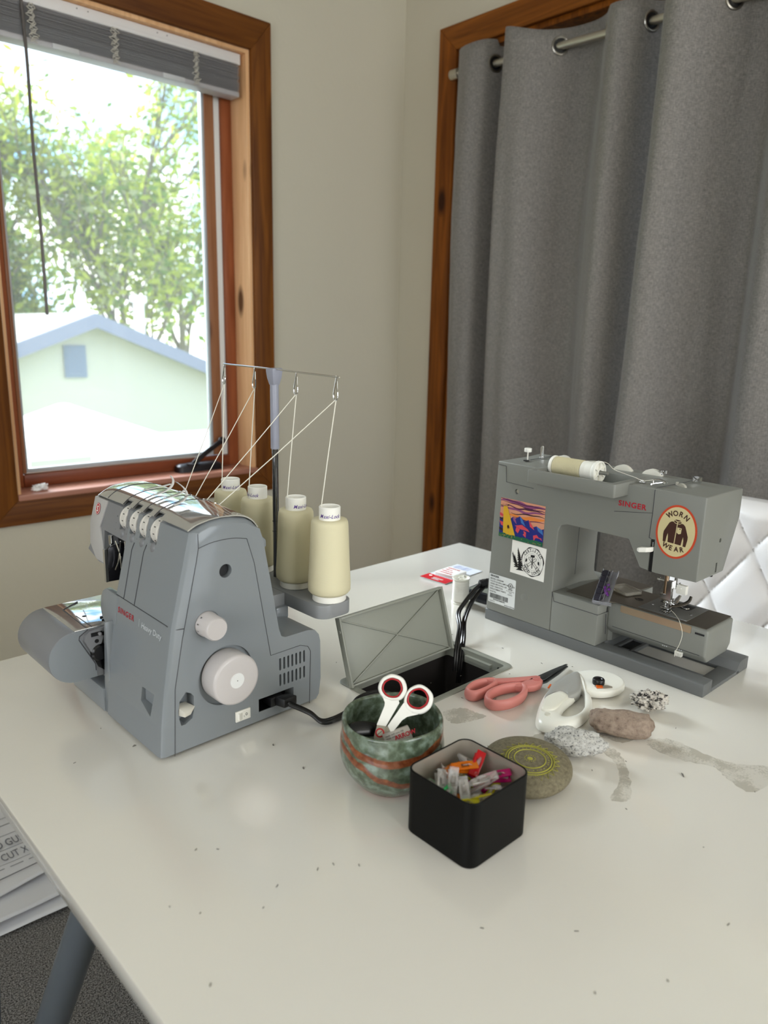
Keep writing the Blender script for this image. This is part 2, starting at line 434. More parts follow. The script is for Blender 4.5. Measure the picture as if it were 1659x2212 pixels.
sa.box(sx1 - sf, sx1, ys + 0.006, ys + 0.045, sz0, sz1); sa.box(sx0, sx0 + sf * 0.3, ys + 0.006, ys + 0.045, sz0, sz1)
sa.box(sx0 + sf * 0.3, sx1 - sf, ys + 0.006, ys + 0.045, sz1 - sf, sz1)
sa.build('sash', wood_mat('sash_wood', rgb(132, 86, 58), rgb(158, 110, 78), 2, 0.35), win, bevel=0.002)
gs = MB(); gx0, gx1, gz0, gz1 = sx0 + sf * 0.3, sx1 - sf, sz0 + 0.001, sz1 - sf
gs.box(gx1 - 0.008, gx1, ys + 0.010, ys + 0.03, gz0, gz1); gs.box(gx0, gx0 + 0.006, ys + 0.010, ys + 0.03, gz0, gz1)
gs.box(gx0 + 0.006, gx1 - 0.008, ys + 0.010, ys + 0.03, gz0, gz0 + 0.012); gs.box(gx0 + 0.006, gx1 - 0.008, ys + 0.010, ys + 0.03, gz1 - 0.006, gz1)
gs.build('glass_spacer', mat('spacer_grey', rgb(176, 180, 182), 0.4), win, bevel=0.001)
mG = bpy.data.materials.new('window_glass'); mG.use_nodes = True
_nt = mG.node_tree; _nt.nodes.clear(); N = _nt.nodes.new
_o = N('ShaderNodeOutputMaterial'); _t = N('ShaderNodeBsdfTransparent'); _g = N('ShaderNodeBsdfGlossy'); _mx = N('ShaderNodeMixShader'); _d = N('ShaderNodeBsdfDiffuse'); _mx2 = N('ShaderNodeMixShader'); _fr = N('ShaderNodeFresnel')
_g.inputs['Roughness'].default_value = 0.02; _t.inputs['Color'].default_value = (0.97, 0.985, 0.98, 1); _d.inputs['Color'].default_value = (0.9, 0.92, 0.93, 1)
_fr.inputs['IOR'].default_value = 1.3; _mx2.inputs['Fac'].default_value = 0.09  # pale diffuse share paints a bright haze over the view outside
_nt.links.new(_fr.outputs['Fac'], _mx.inputs['Fac']); _nt.links.new(_t.outputs[0], _mx.inputs[1]); _nt.links.new(_g.outputs[0], _mx.inputs[2])
_nt.links.new(_mx.outputs[0], _mx2.inputs[1]); _nt.links.new(_d.outputs[0], _mx2.inputs[2]); _nt.links.new(_mx2.outputs[0], _o.inputs['Surface'])
MB().box(gx0 + 0.006, gx1 - 0.008, ys + 0.018, ys + 0.022, gz0 + 0.012, gz1 - 0.006).build('glass_pane', mG, win, smooth=False)
# crank handle lying on the rail, its arm reaching up to the sash
ck = MB(); cx = 1.205; mK = mat('crank_black', rgb(40, 36, 38), 0.35, 0.5)
ck.loft([[(cx - 0.05 + p[0], YW + 0.035 + p[1], z0 + 0.012 + h) for p in rrect(0.0 + i, 0.165 - i, 0.0 + i, 0.05 - i, 0.012)] for i, h in ((0, 0), (0.003, 0.02), (0.012, 0.026))])
ck.build('crank_cover', mK, win)
ck = MB(); ck.tube(smooth_pts([(1.21, YW + 0.048, z0 + 0.035), (1.25, YW + 0.052, z0 + 0.062), (1.30, YW + 0.06, z0 + 0.088), (1.335, YW + 0.068, z0 + 0.104)]), 0.009, 10, sy=0.7)
ck.sphere((1.335, YW + 0.068, z0 + 0.106), 0.013, 8); ck.cyl((1.205, YW + 0.048, z0 + 0.026), 'z', 0.018, 0.014, 20)
ck.build('crank_handle', mK, win)

# crumpled tissue on the sill
def blob(name, c, r, sc, m, seed, amp, freq, n=24, parent=None, origin=True, sharp=1.0):
    from mathutils import noise
    mb = MB(); mb.sphere((0, 0, 0), 1.0, n)
    off = Vector((seed * 3.1, seed * 1.7, seed * 0.9)); out = []
    for p in mb.v:
        k = 1 + amp * noise.fractal(p * freq + off, 0.6, 2.1, 4)
        q = p * k
        out.append(Vector((q.x * r * sc[0], q.y * r * sc[1], q.z * r * sc[2])))
    mn = min(p.z for p in out)
    mb.v = [Vector((p.x, p.y, p.z - mn)) for p in out]
    return mb
t = blob('t', 0, 0.016, (1.2, 0.8, 0.5), None, 3, 0.7, 2.2).build('crumpled_tissue', mat('tissue', rgb(240, 238, 235), 0.9), loc=(0.705, YW + 0.02, z0 + 0.0118))
tag(t, 'small white crumpled scrap lying on the window sill', 'tissue')

# venetian blind, drawn up
bl = thing('window_blind', 'grey venetian blind drawn up at the top of the window', 'blind', (0, YW + 0.035, 0))
M_rail = mat('headrail_white', rgb(226, 222, 220), 0.35)
hx0, hx1 = x0 + 0.016, x1 - 0.022
hd = MB(); hd.box(hx0, hx1, -0.022, 0.022, 2.036, z1 - 0.014)
hd.box(hx0, hx1 - 0.01, -0.026, -0.022, 2.036, 2.043)
for q in (0.90, 0.93, 1.13, 1.16): hd.cyl((q, -0.0225, 2.058), 'y', 0.0018, 0.002, 8, m=1)
hd.build('headrail', [M_rail, M_dark], bl, bevel=0.0025)
M_slat = mat('slat_grey', rgb(176, 173, 174), 0.4)
sl = MB(); ns = 24
for i in range(ns):
    zz = 1.957 + 0.0031 * i; dy = rng.uniform(-0.0015, 0.0015); dx = rng.uniform(-0.002, 0.002)
    sec = [(-0.0235, 0.0), (-0.012, 0.0016), (0.0, 0.0021), (0.012, 0.0016), (0.0235, 0.0), (0.0235, 0.0008), (0.012, 0.0024), (0, 0.0029), (-0.012, 0.0024), (-0.0235, 0.0008)]
    sl.loft([[(X, y + dy, zz + z) for y, z in sec] for X in (hx0 + 0.002 + dx, hx1 - 0.006 + dx)])
sl.build('slat_stack', M_slat, bl)
MB().box(hx0 + 0.002, hx1 - 0.006, -0.0245, 0.0245, 1.943, 1.957).build('bottom_rail', M_slat, bl, bevel=0.003)
for q in (0.778, 0.998, 1.247):
    ld = MB()
    for k in range(3):
        P = [(q + (0.011 * math.sin(i * 2.2 + k * 2.1) + 0.004 * (k - 1)) * rng.uniform(0.5, 1.2), -0.028 - 0.003 * rng.random(), 2.036 - 0.09 * i / 16) for i in range(17)]
        ld.tube(smooth_pts(P, 3), 0.0011, 5)
    ld.build('ladder_cord', mat('ladder_cord', rgb(196, 190, 178), 0.9), bl)
for q in (0.862, 1.175):
    MB().box(q - 0.035, q + 0.035, -0.0275, -0.0245, 1.944, 1.957).build('rail_clip', mat('clip_clear', rgb(196, 196, 196), 0.25), bl, bevel=0.001)
wd = MB(); wd.tube(smooth_pts([(0.754, -0.03, 2.05), (0.757, -0.032, 1.90), (0.755, -0.033, 1.7), (0.758, -0.033, 1.5), (0.757, -0.033, 1.259)], 5), 0.0042, 6)
wd.build('tilt_wand', mat('wand_grey', rgb(92, 86, 82), 0.3), bl)

# curtains on a steel rod in the closet opening
M_cloth = fabric_mat('grey_curtain_fabric', rgb(84, 80, 77), rgb(154, 149, 143))
def rodz(y): return 2.028 + 0.0297 * y
def rod_x(y): return 2.045
rd = thing('curtain_rod', 'brushed steel curtain rod across the closet opening', 'curtain rod', (0, 0, 0))
MB().tube([(2.045, CW[0] + 0.03, rodz(CW[0])), (2.045, 1.90, rodz(1.90))], 0.0115, 20).build('rod', M_steel, rd)
MB().cyl((2.045, 1.90, rodz(1.9)), 'y', 0.017, 0.0345, 24).build('end_bracket', M_steel, rd, bevel=0.002)
MB().cyl((2.045, CW[0] + 0.019, rodz(CW[0])), 'y', 0.017, 0.03, 24).build('end_bracket', M_steel, rd, bevel=0.002)

def curtain(name, label, prof, zb, hem, seed, gro, drift=0.0, lift=0.0):
    """prof: (y, x) fold line seen from above at the rod; folds ease out lower down"""
    from mathutils import noise
    P = smooth_pts([(x, y, 0) for y, x in prof], 9)
    rows = 70; mb = MB(); secs = []
    for i in range(rows + 1):
        t = i / rows; row = []
        for k, p in enumerate(P):
            y = p.y; ztop = rodz(y) + hem(y)
            z = ztop + (zb - ztop) * t
            # near the rod the cloth is pinched, below it relaxes
            a = 1.55 - 0.12 * t
            xm = 2.045
            n1 = noise.noise(Vector((y * 13 + seed, z * 0.8, seed))) * 0.030 * min(1, t * 4)
            n2 = noise.noise(Vector((y * 26 + seed, z * 3.0, 2.0 + seed))) * 0.0045 * min(1, t * 6)
            n3 = noise.noise(Vector((y * 45, z * 12, 7 + seed))) * 0.0016
            yy = y + 0.012 * noise.noise(Vector((y * 4, z * 1.5, 11 + seed))) * t
            yy -= lift * (1 - t) * min(1.0, max(0.0, (1.90 - y) / 0.12))
            yy += drift * t * max(0.0, 1 - (1.17 - y) / 0.45)
            xx = xm + (p.x - xm) * a + n1 + n2 + n3
            row.append((xx, min(yy, CW[1] - 0.024), z))
        secs.append(row)
    mb.loft(secs, closed=False, caps=False)
    o = mb.build(name, M_cloth, solid=0.0012, angle=180, recalc=True)
    tag(o, label, 'curtain', 'grey curtains in the closet opening')
    # eyelets where the cloth crosses the rod, lying in the plane of the cloth
    rowp = [(2.045 + (q.x - 2.045) * 1.55, q.y - lift * min(1.0, max(0.0, (1.90 - q.y) / 0.12))) for q in P]
    for (xa, ya), (xb, yb) in zip(rowp, rowp[1:]):
        if (xa - 2.045) * (xb - 2.045) <= 0 and 0.6 < ya < 1.86 and xa != xb:
            k = (2.045 - xa) / (xb - xa); c = Vector((2.045, ya + (yb - ya) * k, rodz(ya)))
            tg = Vector((xb - xa, yb - ya, 0)).normalized(); nn = Vector((-tg.y, tg.x, 0)); g = MB()
            g.tube([c + tg * 0.0235 * math.cos(t) + Vector((0, 0, 0.0235 * math.sin(t))) for t in [2 * PI * i / 30 for i in range(30)]], 0.0040, 8, closed=True)
            g.cyl(c - nn * 0.0016, nn, 0.0212, 0.0032, 28, m=1)
            g.build('grommet', [mat('grommet_metal', rgb(150, 146, 138), 0.3, 1.0), M_black], o)
    return o
hemL = lambda y: 0.052 + 0.012 * math.sin(y * 23) + (0.018 if y > 1.78 else 0)
profL = [(1.925, 2.070), (1.89, 2.035), (1.84, 2.012), (1.795, 2.024), (1.765, 2.075), (1.735, 2.088), (1.712, 2.060), (1.694, 2.006), (1.66, 1.992), (1.61, 2.000), (1.555, 2.030), (1.50, 2.066), (1.45, 2.080),
         (1.40, 2.062), (1.362, 2.030), (1.325, 2.002), (1.29, 1.998), (1.255, 2.022), (1.23, 2.060), (1.20, 2.086), (1.172, 2.090), (1.14, 2.086)]
curtain('curtain', 'left grey curtain panel beside the wooden closet jamb', profL, 0.05, hemL, 1.0, [(1.762, 2.030), (1.545, 2.020), (1.222, 2.03)], 0.0, 0.038)
hemR = lambda y: 0.058 + 0.010 * math.sin(y * 19 + 1)
profR = [(1.150, 2.030), (1.138, 1.992), (1.105, 1.974), (1.068, 1.980), (1.03, 2.012), (0.985, 2.055), (0.94, 2.076), (0.89, 2.066), (0.85, 2.030), (0.81, 1.996), (0.76, 1.990), (0.71, 2.020), (0.66, 2.064), (0.61, 2.078), (0.56, 2.050), (0.51, 2.005), (0.46, 1.992), (0.40, 2.02), (0.34, 2.068), (0.28, 2.06), (0.2, 2.0)]
curtain('curtain', 'right grey curtain panel overlapping the left one, behind the white chair', profR, 0.05, hemR, 5.0, [(1.020, 2.006), (0.833, 2.026), (0.695, 2.02)], 0.045, 0.018)

# ------------------------------------------------------------------ outside
GZ = -2.7
M_grass = mat('lawn', rgb(120, 140, 80), 0.95, var=(3, rgb(150, 160, 100), 0.4, 0.6))
tag(MB().box(-40, 60, YW + 1.0, 60, GZ - 0.2, GZ).build('ground', M_grass), kind='structure')
M_eave = mat('eave', rgb(150, 140, 128), 0.8)
M_hwall = mat('house_siding', rgb(186, 184, 168), 0.9)
M_hroof = mat('house_roof', rgb(206, 200, 190), 0.8)
M_barge = mat('barge_board', rgb(126, 130, 146), 0.8)
hs = thing('neighbour_house', 'cream gabled house across the yard seen through the window', 'house', (0, 0, 0))
ax, az, Yg = 5.46, 1.30, 14.0
wl_ = [(1.2, GZ), (10.6, GZ), (10.6, az - 0.39 * 5.14 + 0.0), (ax, az), (1.2, az - 0.39 * 4.26)]
MB().prism(wl_, 'y', Yg, Yg + 7).build('gable_wall', M_hwall, hs)
def slope(dx): return [(ax, az + 0.02), (ax + dx, az + 0.02 - 0.39 * abs(dx)), (ax + dx, az + 0.20 - 0.39 * abs(dx)), (ax, az + 0.20)]
r = MB(); r.prism(slope(5.7), 'y', Yg - 0.35, Yg + 7.3); r.prism(slope(-4.7), 'y', Yg - 0.35, Yg + 7.3)
r.build('roof', M_hroof, hs, smooth=False)
b = MB(); b.prism([(ax, az - 0.06), (ax + 5.7, az - 0.06 - 0.39 * 5.7), (ax + 5.7, az + 0.19 - 0.39 * 5.7), (ax, az + 0.19)], 'y', Yg - 0.42, Yg - 0.355)
b.prism([(ax, az - 0.06), (ax - 4.7, az - 0.06 - 0.39 * 4.7), (ax - 4.7, az + 0.19 - 0.39 * 4.7), (ax, az + 0.19)], 'y', Yg - 0.42, Yg - 0.355)
b.build('barge_board', M_barge, hs, smooth=False)
v = MB(); v.box(4.98, 5.37, Yg - 0.05, Yg - 0.001, 0.35, 0.92)
for i in range(7): v.box(5.02, 5.33, Yg - 0.07, Yg - 0.05, 0.40 + 0.07 * i, 0.44 + 0.07 * i)
v.build('gable_vent', mat('vent_grey', rgb(120, 132, 150), 0.8), hs, smooth=False)
r = MB(); r.prism([(16.2, 0.62), (18.2, 1.62), (20.2, 0.62), (20.2, 0.5), (18.2, 1.45), (16.2, 0.5)], 'x', -6, 4.9)
r.build('rear_roof', M_hroof, hs, smooth=False)
MB().box(-6, 4.8, 16.6, 19.8, GZ, 0.6).build('rear_wall', M_hwall, hs, smooth=False)
pv = MB(); pv.cyl((6.72, 14.6, 0.7), 'z', 0.10, 1.05, 16); pv.cyl((6.72, 14.6, 1.75), 'z', 0.16, 0.12, 16)
pv.build('flue_pipe', mat('flue_white', rgb(235, 236, 238), 0.4), hs)
M_can = mat('white_canopy', rgb(240, 240, 240), 0.7)
cn = thing('garden_canopy', 'white peaked garden canopy in front of the cream house', 'canopy', (3.25, 9.0, GZ))
cp = MB(); h0 = -0.02 - GZ; h1 = 0.36 - GZ
cp.loft([[(-0.78, -0.7, h0 - 0.14), (0.90, -0.7, h0 - 0.14), (0.90, 0.9, h0 - 0.14), (-0.78, 0.9, h0 - 0.14)], [(-0.78, -0.7, h0), (0.90, -0.7, h0), (0.90, 0.9, h0), (-0.78, 0.9, h0)], [(-0.13, -0.02, h1), (-0.03, -0.02, h1), (-0.03, 0.05, h1), (-0.13, 0.05, h1)]])
cp.build('canopy_roof', M_can, cn, smooth=False)
for sx, sy in ((-0.74, -0.66), (0.86, -0.66), (0.86, 0.86), (-0.74, 0.86)):
    MB().cyl((sx, sy, 0), 'z', 0.03, h0 - 0.13, 12).build('post', M_can, cn)
MB().box(-0.76, -0.24, -0.68, -0.66, 0.05, h0 - 0.22).build('side_curtain', M_can, cn, smooth=False)
vn = thing('parked_trailer', 'low white trailer parked in front of the cream house, right of the canopy', 'trailer', (3.60, 7.1, GZ))
vb = MB(); vb.prism(rrect(-0.70, 1.0, 0.45, 2.84, 0.14), 'y', -0.5, 0.5)
vb.build('trailer_body', M_can, vn, bevel=0.03)
for q in (-0.3, 0.7): MB().cyl((q, -0.52, 0.32), 'y', 0.32, 0.2, 24).build('wheel', M_black, vn)

M_bark = mat('tree_bark', rgb(120, 112, 98), 0.95)
def leaf_mat(name, c):
    m = bpy.data.materials.new(name); m.use_nodes = True; nt = m.node_tree; nt.nodes.clear(); N = nt.nodes.new
    o = N('ShaderNodeOutputMaterial'); d = N('ShaderNodeBsdfDiffuse'); t = N('ShaderNodeBsdfTranslucent'); x = N('ShaderNodeMixShader')
    d.inputs['Color'].default_value = c; t.inputs['Color'].default_value = (c[0] * 1.1, c[1] * 1.1, c[2] * 0.7, 1); x.inputs['Fac'].default_value = 0.6
    nt.links.new(d.outputs[0], x.inputs[1]); nt.links.new(t.outputs[0], x.inputs[2]); nt.links.new(x.outputs[0], o.inputs['Surface']); return m
M_leaf = [leaf_mat('leaf_yellow_green', rgb(170, 180, 84)), leaf_mat('leaf_green', rgb(112, 138, 80)), leaf_mat('leaf_pale', rgb(160, 166, 132))]
def tree(label, x, y, H, spread, seed, nb, nl, mats=(0, 1, 2)):
    R = random.Random(seed)
    root = thing('tree', label, 'tree', (x, y, GZ), group='trees behind the cream house')
    tr = MB(); tips = []
    def branch(p, d, L, r, lev):
        P = [p]; q = Vector(p); d = Vector(d)
        for i in range(5):
            d = (d + Vector((R.uniform(-.16, .16), R.uniform(-.16, .16), R.uniform(-.03, .12)))).normalized(); q = q + d * (L / 5); P.append(tuple(q))
            if lev > 0: tips.append(tuple(q))
        tr.tube(P, [r * (1 - 0.13 * i) for i in range(6)], 6 if lev else 8)
        if lev < 3:
            for _ in range(nb[lev]):
                k = R.randint(2, 5); a = R.uniform(0, 2 * PI); tilt = R.uniform(0.35, 0.9)
                nd = (d + Vector((math.cos(a) * tilt, math.sin(a) * tilt, R.uniform(-0.05, 0.3)))).normalized()
                branch(P[k], nd, L * R.uniform(0.5, 0.75), r * 0.5, lev + 1)
    branch((0, 0, 0), (0.02, 0, 1), H * 0.42, 0.20, 0)
    tr.build('trunk', M_bark, root)
    lf = MB()
    for _ in range(nl):
        c = Vector(R.choice(tips)) + Vector((R.gauss(0, spread), R.gauss(0, spread), R.gauss(0, spread * 0.8)))
        s_ = R.uniform(0.07, 0.19); a = Vector((R.gauss(0, 1), R.gauss(0, 1), R.gauss(0, 1))).normalized(); b_ = a.orthogonal().normalized()
        lf.add([c - a * s_, c + b_ * s_ * 0.6, c + a * s_, c - b_ * s_ * 0.6], [(0, 1, 2, 3)], R.choice((0, 0, 0, 1, 1, 2)))
    lf.build('foliage', [M_leaf[i] for i in mats], root, smooth=False, recalc=False)
tree('leafy tree straight behind the gable of the house', 6.3, 23.0, 13.5, 0.42, 11, (7, 5, 4), 5600)
tree('leafy tree with spreading branches behind the right slope of the roof', 9.6, 22.0, 12.5, 0.42, 23, (7, 5, 4), 5600)
tree('yellow green tree farthest to the right beyond the house', 13.2, 25.0, 12.5, 0.5, 31, (6, 5, 4), 4600)
tree('low bushy tree close behind the roof ridge', 8.0, 25.5, 8.5, 0.5, 47, (6, 5, 4), 4200, (1, 0, 2))
tree('dense green tree at the left beyond the rear roof', 3.2, 25.0, 11.5, 0.5, 53, (6, 5, 4), 4600, (1, 1, 0))

# ================================================================== TABLE
TY = 0.01726
TC = (1.3197, 1.1616)
def TL(x, y):
    dx, dy = x - TC[0], y - TC[1]
    return (dx * math.cos(TY) + dy * math.sin(TY), -dx * math.sin(TY) + dy * math.cos(TY))
M_top = mat('white_laminate', rgb(234, 230, 220), 0.20, var=(2.5, rgb(230, 225, 215), 0.4, 0.7), bump=(420, 0.05, 0.0003), spec=0.8, coat=1.0)
M_top.node_tree.nodes['Principled BSDF'].inputs['Coat IOR'].default_value = 1.8
M_top.node_tree.nodes['Principled BSDF'].inputs['Coat Roughness'].default_value = 0.13
M_port = mat('port_grey', rgb(140, 142, 132), 0.38)
tb = thing('work_table', 'white laminate work table under the two sewing machines', 'table', (TC[0], TC[1], 0), TY)
TW, TD = 1.146, 1.9
top = MB().box(-TW, 0, -TD, 0, ZT - 0.020, ZT)
prx = TL(0.862, 0.6365)                     # front right corner of the cable port
px1, py0 = prx; px0, py1 = px1 - 0.237, py0 + 0.137
hole = MB().prism(rrect(px0 + 0.006, px1 - 0.006, py0 + 0.006, py1 - 0.006, 0.008), 'z', ZT - 0.05, ZT + 0.05)
top.build('tabletop', M_top, tb, bevel=0.0015, cuts=[hole])
def ring(mb, outer, inner, za, zb, m=0):
    """flat ring between two loops with the same count"""
    secs = [[(p[0], p[1], za) for p in outer], [(p[0], p[1], zb) for p in outer], [(p[0], p[1], zb) for p in inner], [(p[0], p[1], za) for p in inner]]
    n = len(outer); V = [q for s in secs for q in s]; F = []
    for i in range(4):
        for j in range(n):
            k = (j + 1) % n
            F.append((i * n + j, i * n + k, ((i + 1) % 4) * n + k, ((i + 1) % 4) * n + j))
    return mb.add(V, F, m)
pf = MB()
ring(pf, rrect(px0, px1, py0, py1, 0.012, 6), rrect(px0 + 0.010, px1 - 0.010, py0 + 0.010, py1 - 0.010, 0.006, 6), ZT, ZT + 0.0016)
port = pf.build('cable_port', M_port, tb, bevel=0.0006)
wl2 = MB()
ring(wl2, rrect(px0 + 0.0085, px1 - 0.0085, py0 + 0.0085, py1 - 0.0085, 0.006, 6), rrect(px0 + 0.0105, px1 - 0.0105, py0 + 0.0105, py1 - 0.0105, 0.005, 6), ZT - 0.020, ZT + 0.001, 0)
wl2.box(px1 - 0.0165, px1 - 0.0105, py0 + 0.035, py0 + 0.085, ZT - 0.012, ZT - 0.006, 0)
wl2.cyl((px1 - 0.0106, py0 + 0.022, ZT - 0.008), (-1, 0, 0), 0.0022, 0.0008, 12, m=1)
wl2.build('port_collar', [M_port, M_dark], port)
bx = MB()
ring(bx, rrect(px0 + 0.004, px1 - 0.004, py0 + 0.004, py1 - 0.004, 0.006, 6), rrect(px0 + 0.007, px1 - 0.007, py0 + 0.007, py1 - 0.007, 0.005, 6), ZT - 0.16, ZT - 0.021)
bx.box(px0 + 0.004, px1 - 0.004, py0 + 0.004, py1 - 0.004, ZT - 0.163, ZT - 0.16)
bx.box(px0 + 0.074, px0 + 0.100, py0 + 0.078, py0 + 0.084, ZT - 0.158, ZT - 0.026, 1)  # upright blue strip standing in for a reflection inside the well
bx.build('port_tray', [mat('tray_dark', rgb(46, 43, 42), 0.25), mat('blue_reflection', rgb(84, 92, 104), 0.3)], port)
# raised lid with its crossed ribs, hinged across the port
lw, lh = 0.214, 0.100
lid = MB()
lid.box(0, lw, 0.0, 0.0022, 0.002, lh)                                   # skin
lid.box(0, 0.0035, -0.008, 0, 0, lh); lid.box(lw - 0.0035, lw, -0.008, 0, 0, lh)
lid.box(0.0035, lw - 0.0035, -0.008, 0, lh - 0.0035, lh); lid.box(0.0035, lw - 0.0035, -0.004, 0, 0.0, 0.003)
for a, b in (((0.004, 0.003), (lw - 0.004, lh - 0.004)), ((lw - 0.004, 0.003), (0.004, lh - 0.004))):
    d = Vector((b[0] - a[0], 0, b[1] - a[1])); n = Vector((-d.z, 0, d.x)).normalized() * 0.0009
    A, B = Vector((a[0], 0, a[1])), Vector((b[0], 0, b[1])); t = Vector((0, -0.0028, 0))
    lid.add([A - n, B - n, B + n, A + n, A - n + t, B - n + t, B + n + t, A + n + t], [(0, 1, 2, 3), (7, 6, 5, 4), (0, 4, 5, 1), (1, 5, 6, 2), (2, 6, 7, 3), (3, 7, 4, 0)])
lid.cyl((-0.0002, -0.004, lh - 0.02), (-1, 0, 0), 0.0022, 0.0014, 12)
lx, ly = TL(0.622, 0.7405)
lid.build('port_lid', M_port, port, bevel=0.0012, loc=(lx, ly, ZT + 0.0012), rot=(-0.31, 0, 0.0))
# legs: splayed tubes with a telescopic sleeve
M_leg = mat('leg_grey', rgb(88, 94, 100), 0.35)
def leg(topp, bot, k):
    A, B = Vector(topp), Vector(bot); d = (B - A).normalized(); L = (B - A).length; e = 0.37 * L
    l = MB(); l.cyl(A, d, 0.0175, e, 28); l.cyl(A - d * 0.002, (0, 0, 1), 0.04, 0.004, 24)
    o = l.build('leg', M_leg, tb, bevel=0.0012)
    MB().cyl(A + d * (e - 0.05), d, 0.0158, L - e + 0.047, 28).build('leg_insert', mat('leg_blue_grey', rgb(66, 76, 90), 0.35), o)
    return o
def legw(x, y, bx_, by_, k=0):
    a = TL(x, y); b = TL(bx_, by_); leg((*a, ZT - 0.0235), (*b, 0.003), k)
legw(0.228, 0.637, 0.112, 0.904)
leg((-TW + 0.06, -0.07, ZT - 0.0235), (-TW + 0.02, -0.03, 0.003), 1)
leg((-0.06, -0.07, ZT - 0.0235), (-0.02, -0.03, 0.003), 2)
leg((-0.06, -TD + 0.1, ZT - 0.0235), (-0.02, -TD + 0.05, 0.003), 3)
leg((-TW + 0.06, -TD + 0.1, ZT - 0.0235), (-TW + 0.02, -TD + 0.05, 0.003), 4)

# ================================================================== SEWING MACHINE
M_mach = mat('machine_grey', rgb(124, 125, 119), 0.42, bump=(700, 0.06, 0.0003))
M_machd = mat('machine_grey_base', rgb(98, 100, 100), 0.45)
M_plate = mat('dark_steel_plate', rgb(120, 112, 102), 0.3, 0.85)
M_needle_plate = mat('needle_plate', rgb(118, 118, 116), 0.35, 0.6)
M_band = mat('warm_steel', rgb(190, 170, 146), 0.32, 0.9)
sm = thing('sewing_machine', 'grey sewing machine with stickers and a raised needle at the right of the table', 'sewing machine', (0.98164, 0.79686, ZT), -PI / 2 + 0.0073)
# base with its rails, channel and openings
bs = MB()
bs.prism([(0, 0), (0.0275, 0), (0.0275, 0.0195), (0.0015, 0.0195), (0, 0.018)], 'x', 0.0, 0.394)
bs.box(0.2205, 0.2275, 0.0275, 0.121, 0.0, 0.006); bs.box(0.2475, 0.2530, 0.0275, 0.121, 0.0, 0.006); bs.box(0.3670, 0.3940, 0.0275, 0.121, 0.0, 0.006)
bs.box(0.2530, 0.3670, 0.0275, 0.063, 0.0, 0.006); bs.box(0.2530, 0.3670, 0.1120, 0.121, 0.0, 0.006)
bs.box(0.2275, 0.2475, 0.0275, 0.062, 0.0, 0.006); bs.box(0.2275, 0.2475, 0.107, 0.121, 0.0, 0.006)
bs.prism([(0.112, 0), (0.152, 0), (0.152, 0.0195), (0.128, 0.0195), (0.121, 0.0175), (0.114, 0.0085), (0.112, 0.0060)], 'x', 0.0, 0.394)
bs.prism([(0.0275, 0), (0.112, 0), (0.112, 0.0195), (0.0275, 0.0195)], 'x', 0.0, 0.2205)
bs.box(0.2275, 0.2475, 0.062, 0.107, 0.0005, 0.0030, 1)
bs.build('base', [M_machd, M_black], sm, bevel=0.001)
for q in ((0.012, 0.012), (0.012, 0.14), (0.382, 0.012), (0.382, 0.14)): pass
# C shaped housing
F = [(0.001, 0.019), (0.0105, 0.284), (0.366, 0.282), (0.366, 0.162), (0.305, 0.1605), (0.2805, 0.163), (0.2587, 0.2015), (0.152, 0.202), (0.1415, 0.198), (0.1375, 0.188), (0.1350, 0.105), (0.1352, 0.095), (0.1352, 0.090), (0.1352, 0.019)]
Bk = [(0.001, 0.019), (0.0105, 0.286), (0.366, 0.281), (0.366, 0.240), (0.305, 0.212), (0.2805, 0.206), (0.2587, 0.2025), (0.152, 0.202), (0.1435, 0.198), (0.1390, 0.188), (0.1380, 0.105), (0.1400, 0.097), (0.1470, 0.090), (0.1470, 0.019)]
md = [(a[0], a[1]) for a in F]
h = MB(); h.loft([[(p[0], 0.0, p[1]) for p in F], [(p[0], 0.083, p[1]) for p in md], [(p[0], 0.118, p[1]) for p in Bk]])
tray_cut = MB().box(0.103, 0.2385, -0.06, 0.055, 0.2665, 0.30)
slot = MB().box(0.2932, 0.2995, -0.01, 0.03, 0.150, 0.2095)
scr = MB().cyl((0.0526, -0.01, 0.2381), 'y', 0.0042, 0.014, 20)
pb = MB().cyl((0.0814, -0.001, 0.061), 'y', 0.0072, 0.0015, 28)
sw = MB().cyl((0.36, 0.0607, 0.2126), 'x', 0.0032, 0.02, 18)
sl2 = MB().box(0.360, 0.38, 0.0555, 0.0605, 0.1655, 0.180)
body = h.build('housing', M_mach, sm, bevel=0.0035, seg=3, cuts=[tray_cut, slot, scr, sw, sl2], angle=40)
MB().cyl((0.0526, 0.0025, 0.2381), 'y', 0.0034, 0.0015, 16).build('housing_screw', M_chrome, sm)
MB().cyl((0.0814, -0.0004, 0.061), 'y', 0.0070, 0.002, 28).build('blind_cap', M_mach, sm, bevel=0.0003)
MB().box(0.357, 0.362, 0.056, 0.060, 0.158, 0.178).build('thread_cutter_slot', M_dark, sm)
# lower block under the column, and the rear platform
lb = MB()
lb.loft([[(0.1354, v, w) if u == 0 else (0.2205, v, w) for u, v, w in ((0, 0, 0.0195), (1, 0, 0.0195), (1, 0, 0.0865), (0, 0, 0.0865))], [(0.1354, v, w) if u == 0 else (0.2205, v, w) for u, v, w in ((0, 0.036, 0.0195), (1, 0.036, 0.0195), (1, 0.036, 0.0865), (0, 0.036, 0.0865))]])
lb.build('accessory_tray', M_mach, sm, bevel=0.002, seg=2)
lr = MB(); lr.prism([(0.001, 0.036), (0.2205, 0.036), (0.225, 0.042), (0.225, 0.118), (0.229, 0.122), (0.229, 0.1545), (0.02, 0.1545), (0.001, 0.13)], 'z', 0.0195, 0.0865)
lr.build('rear_platform', M_mach, sm, bevel=0.002)
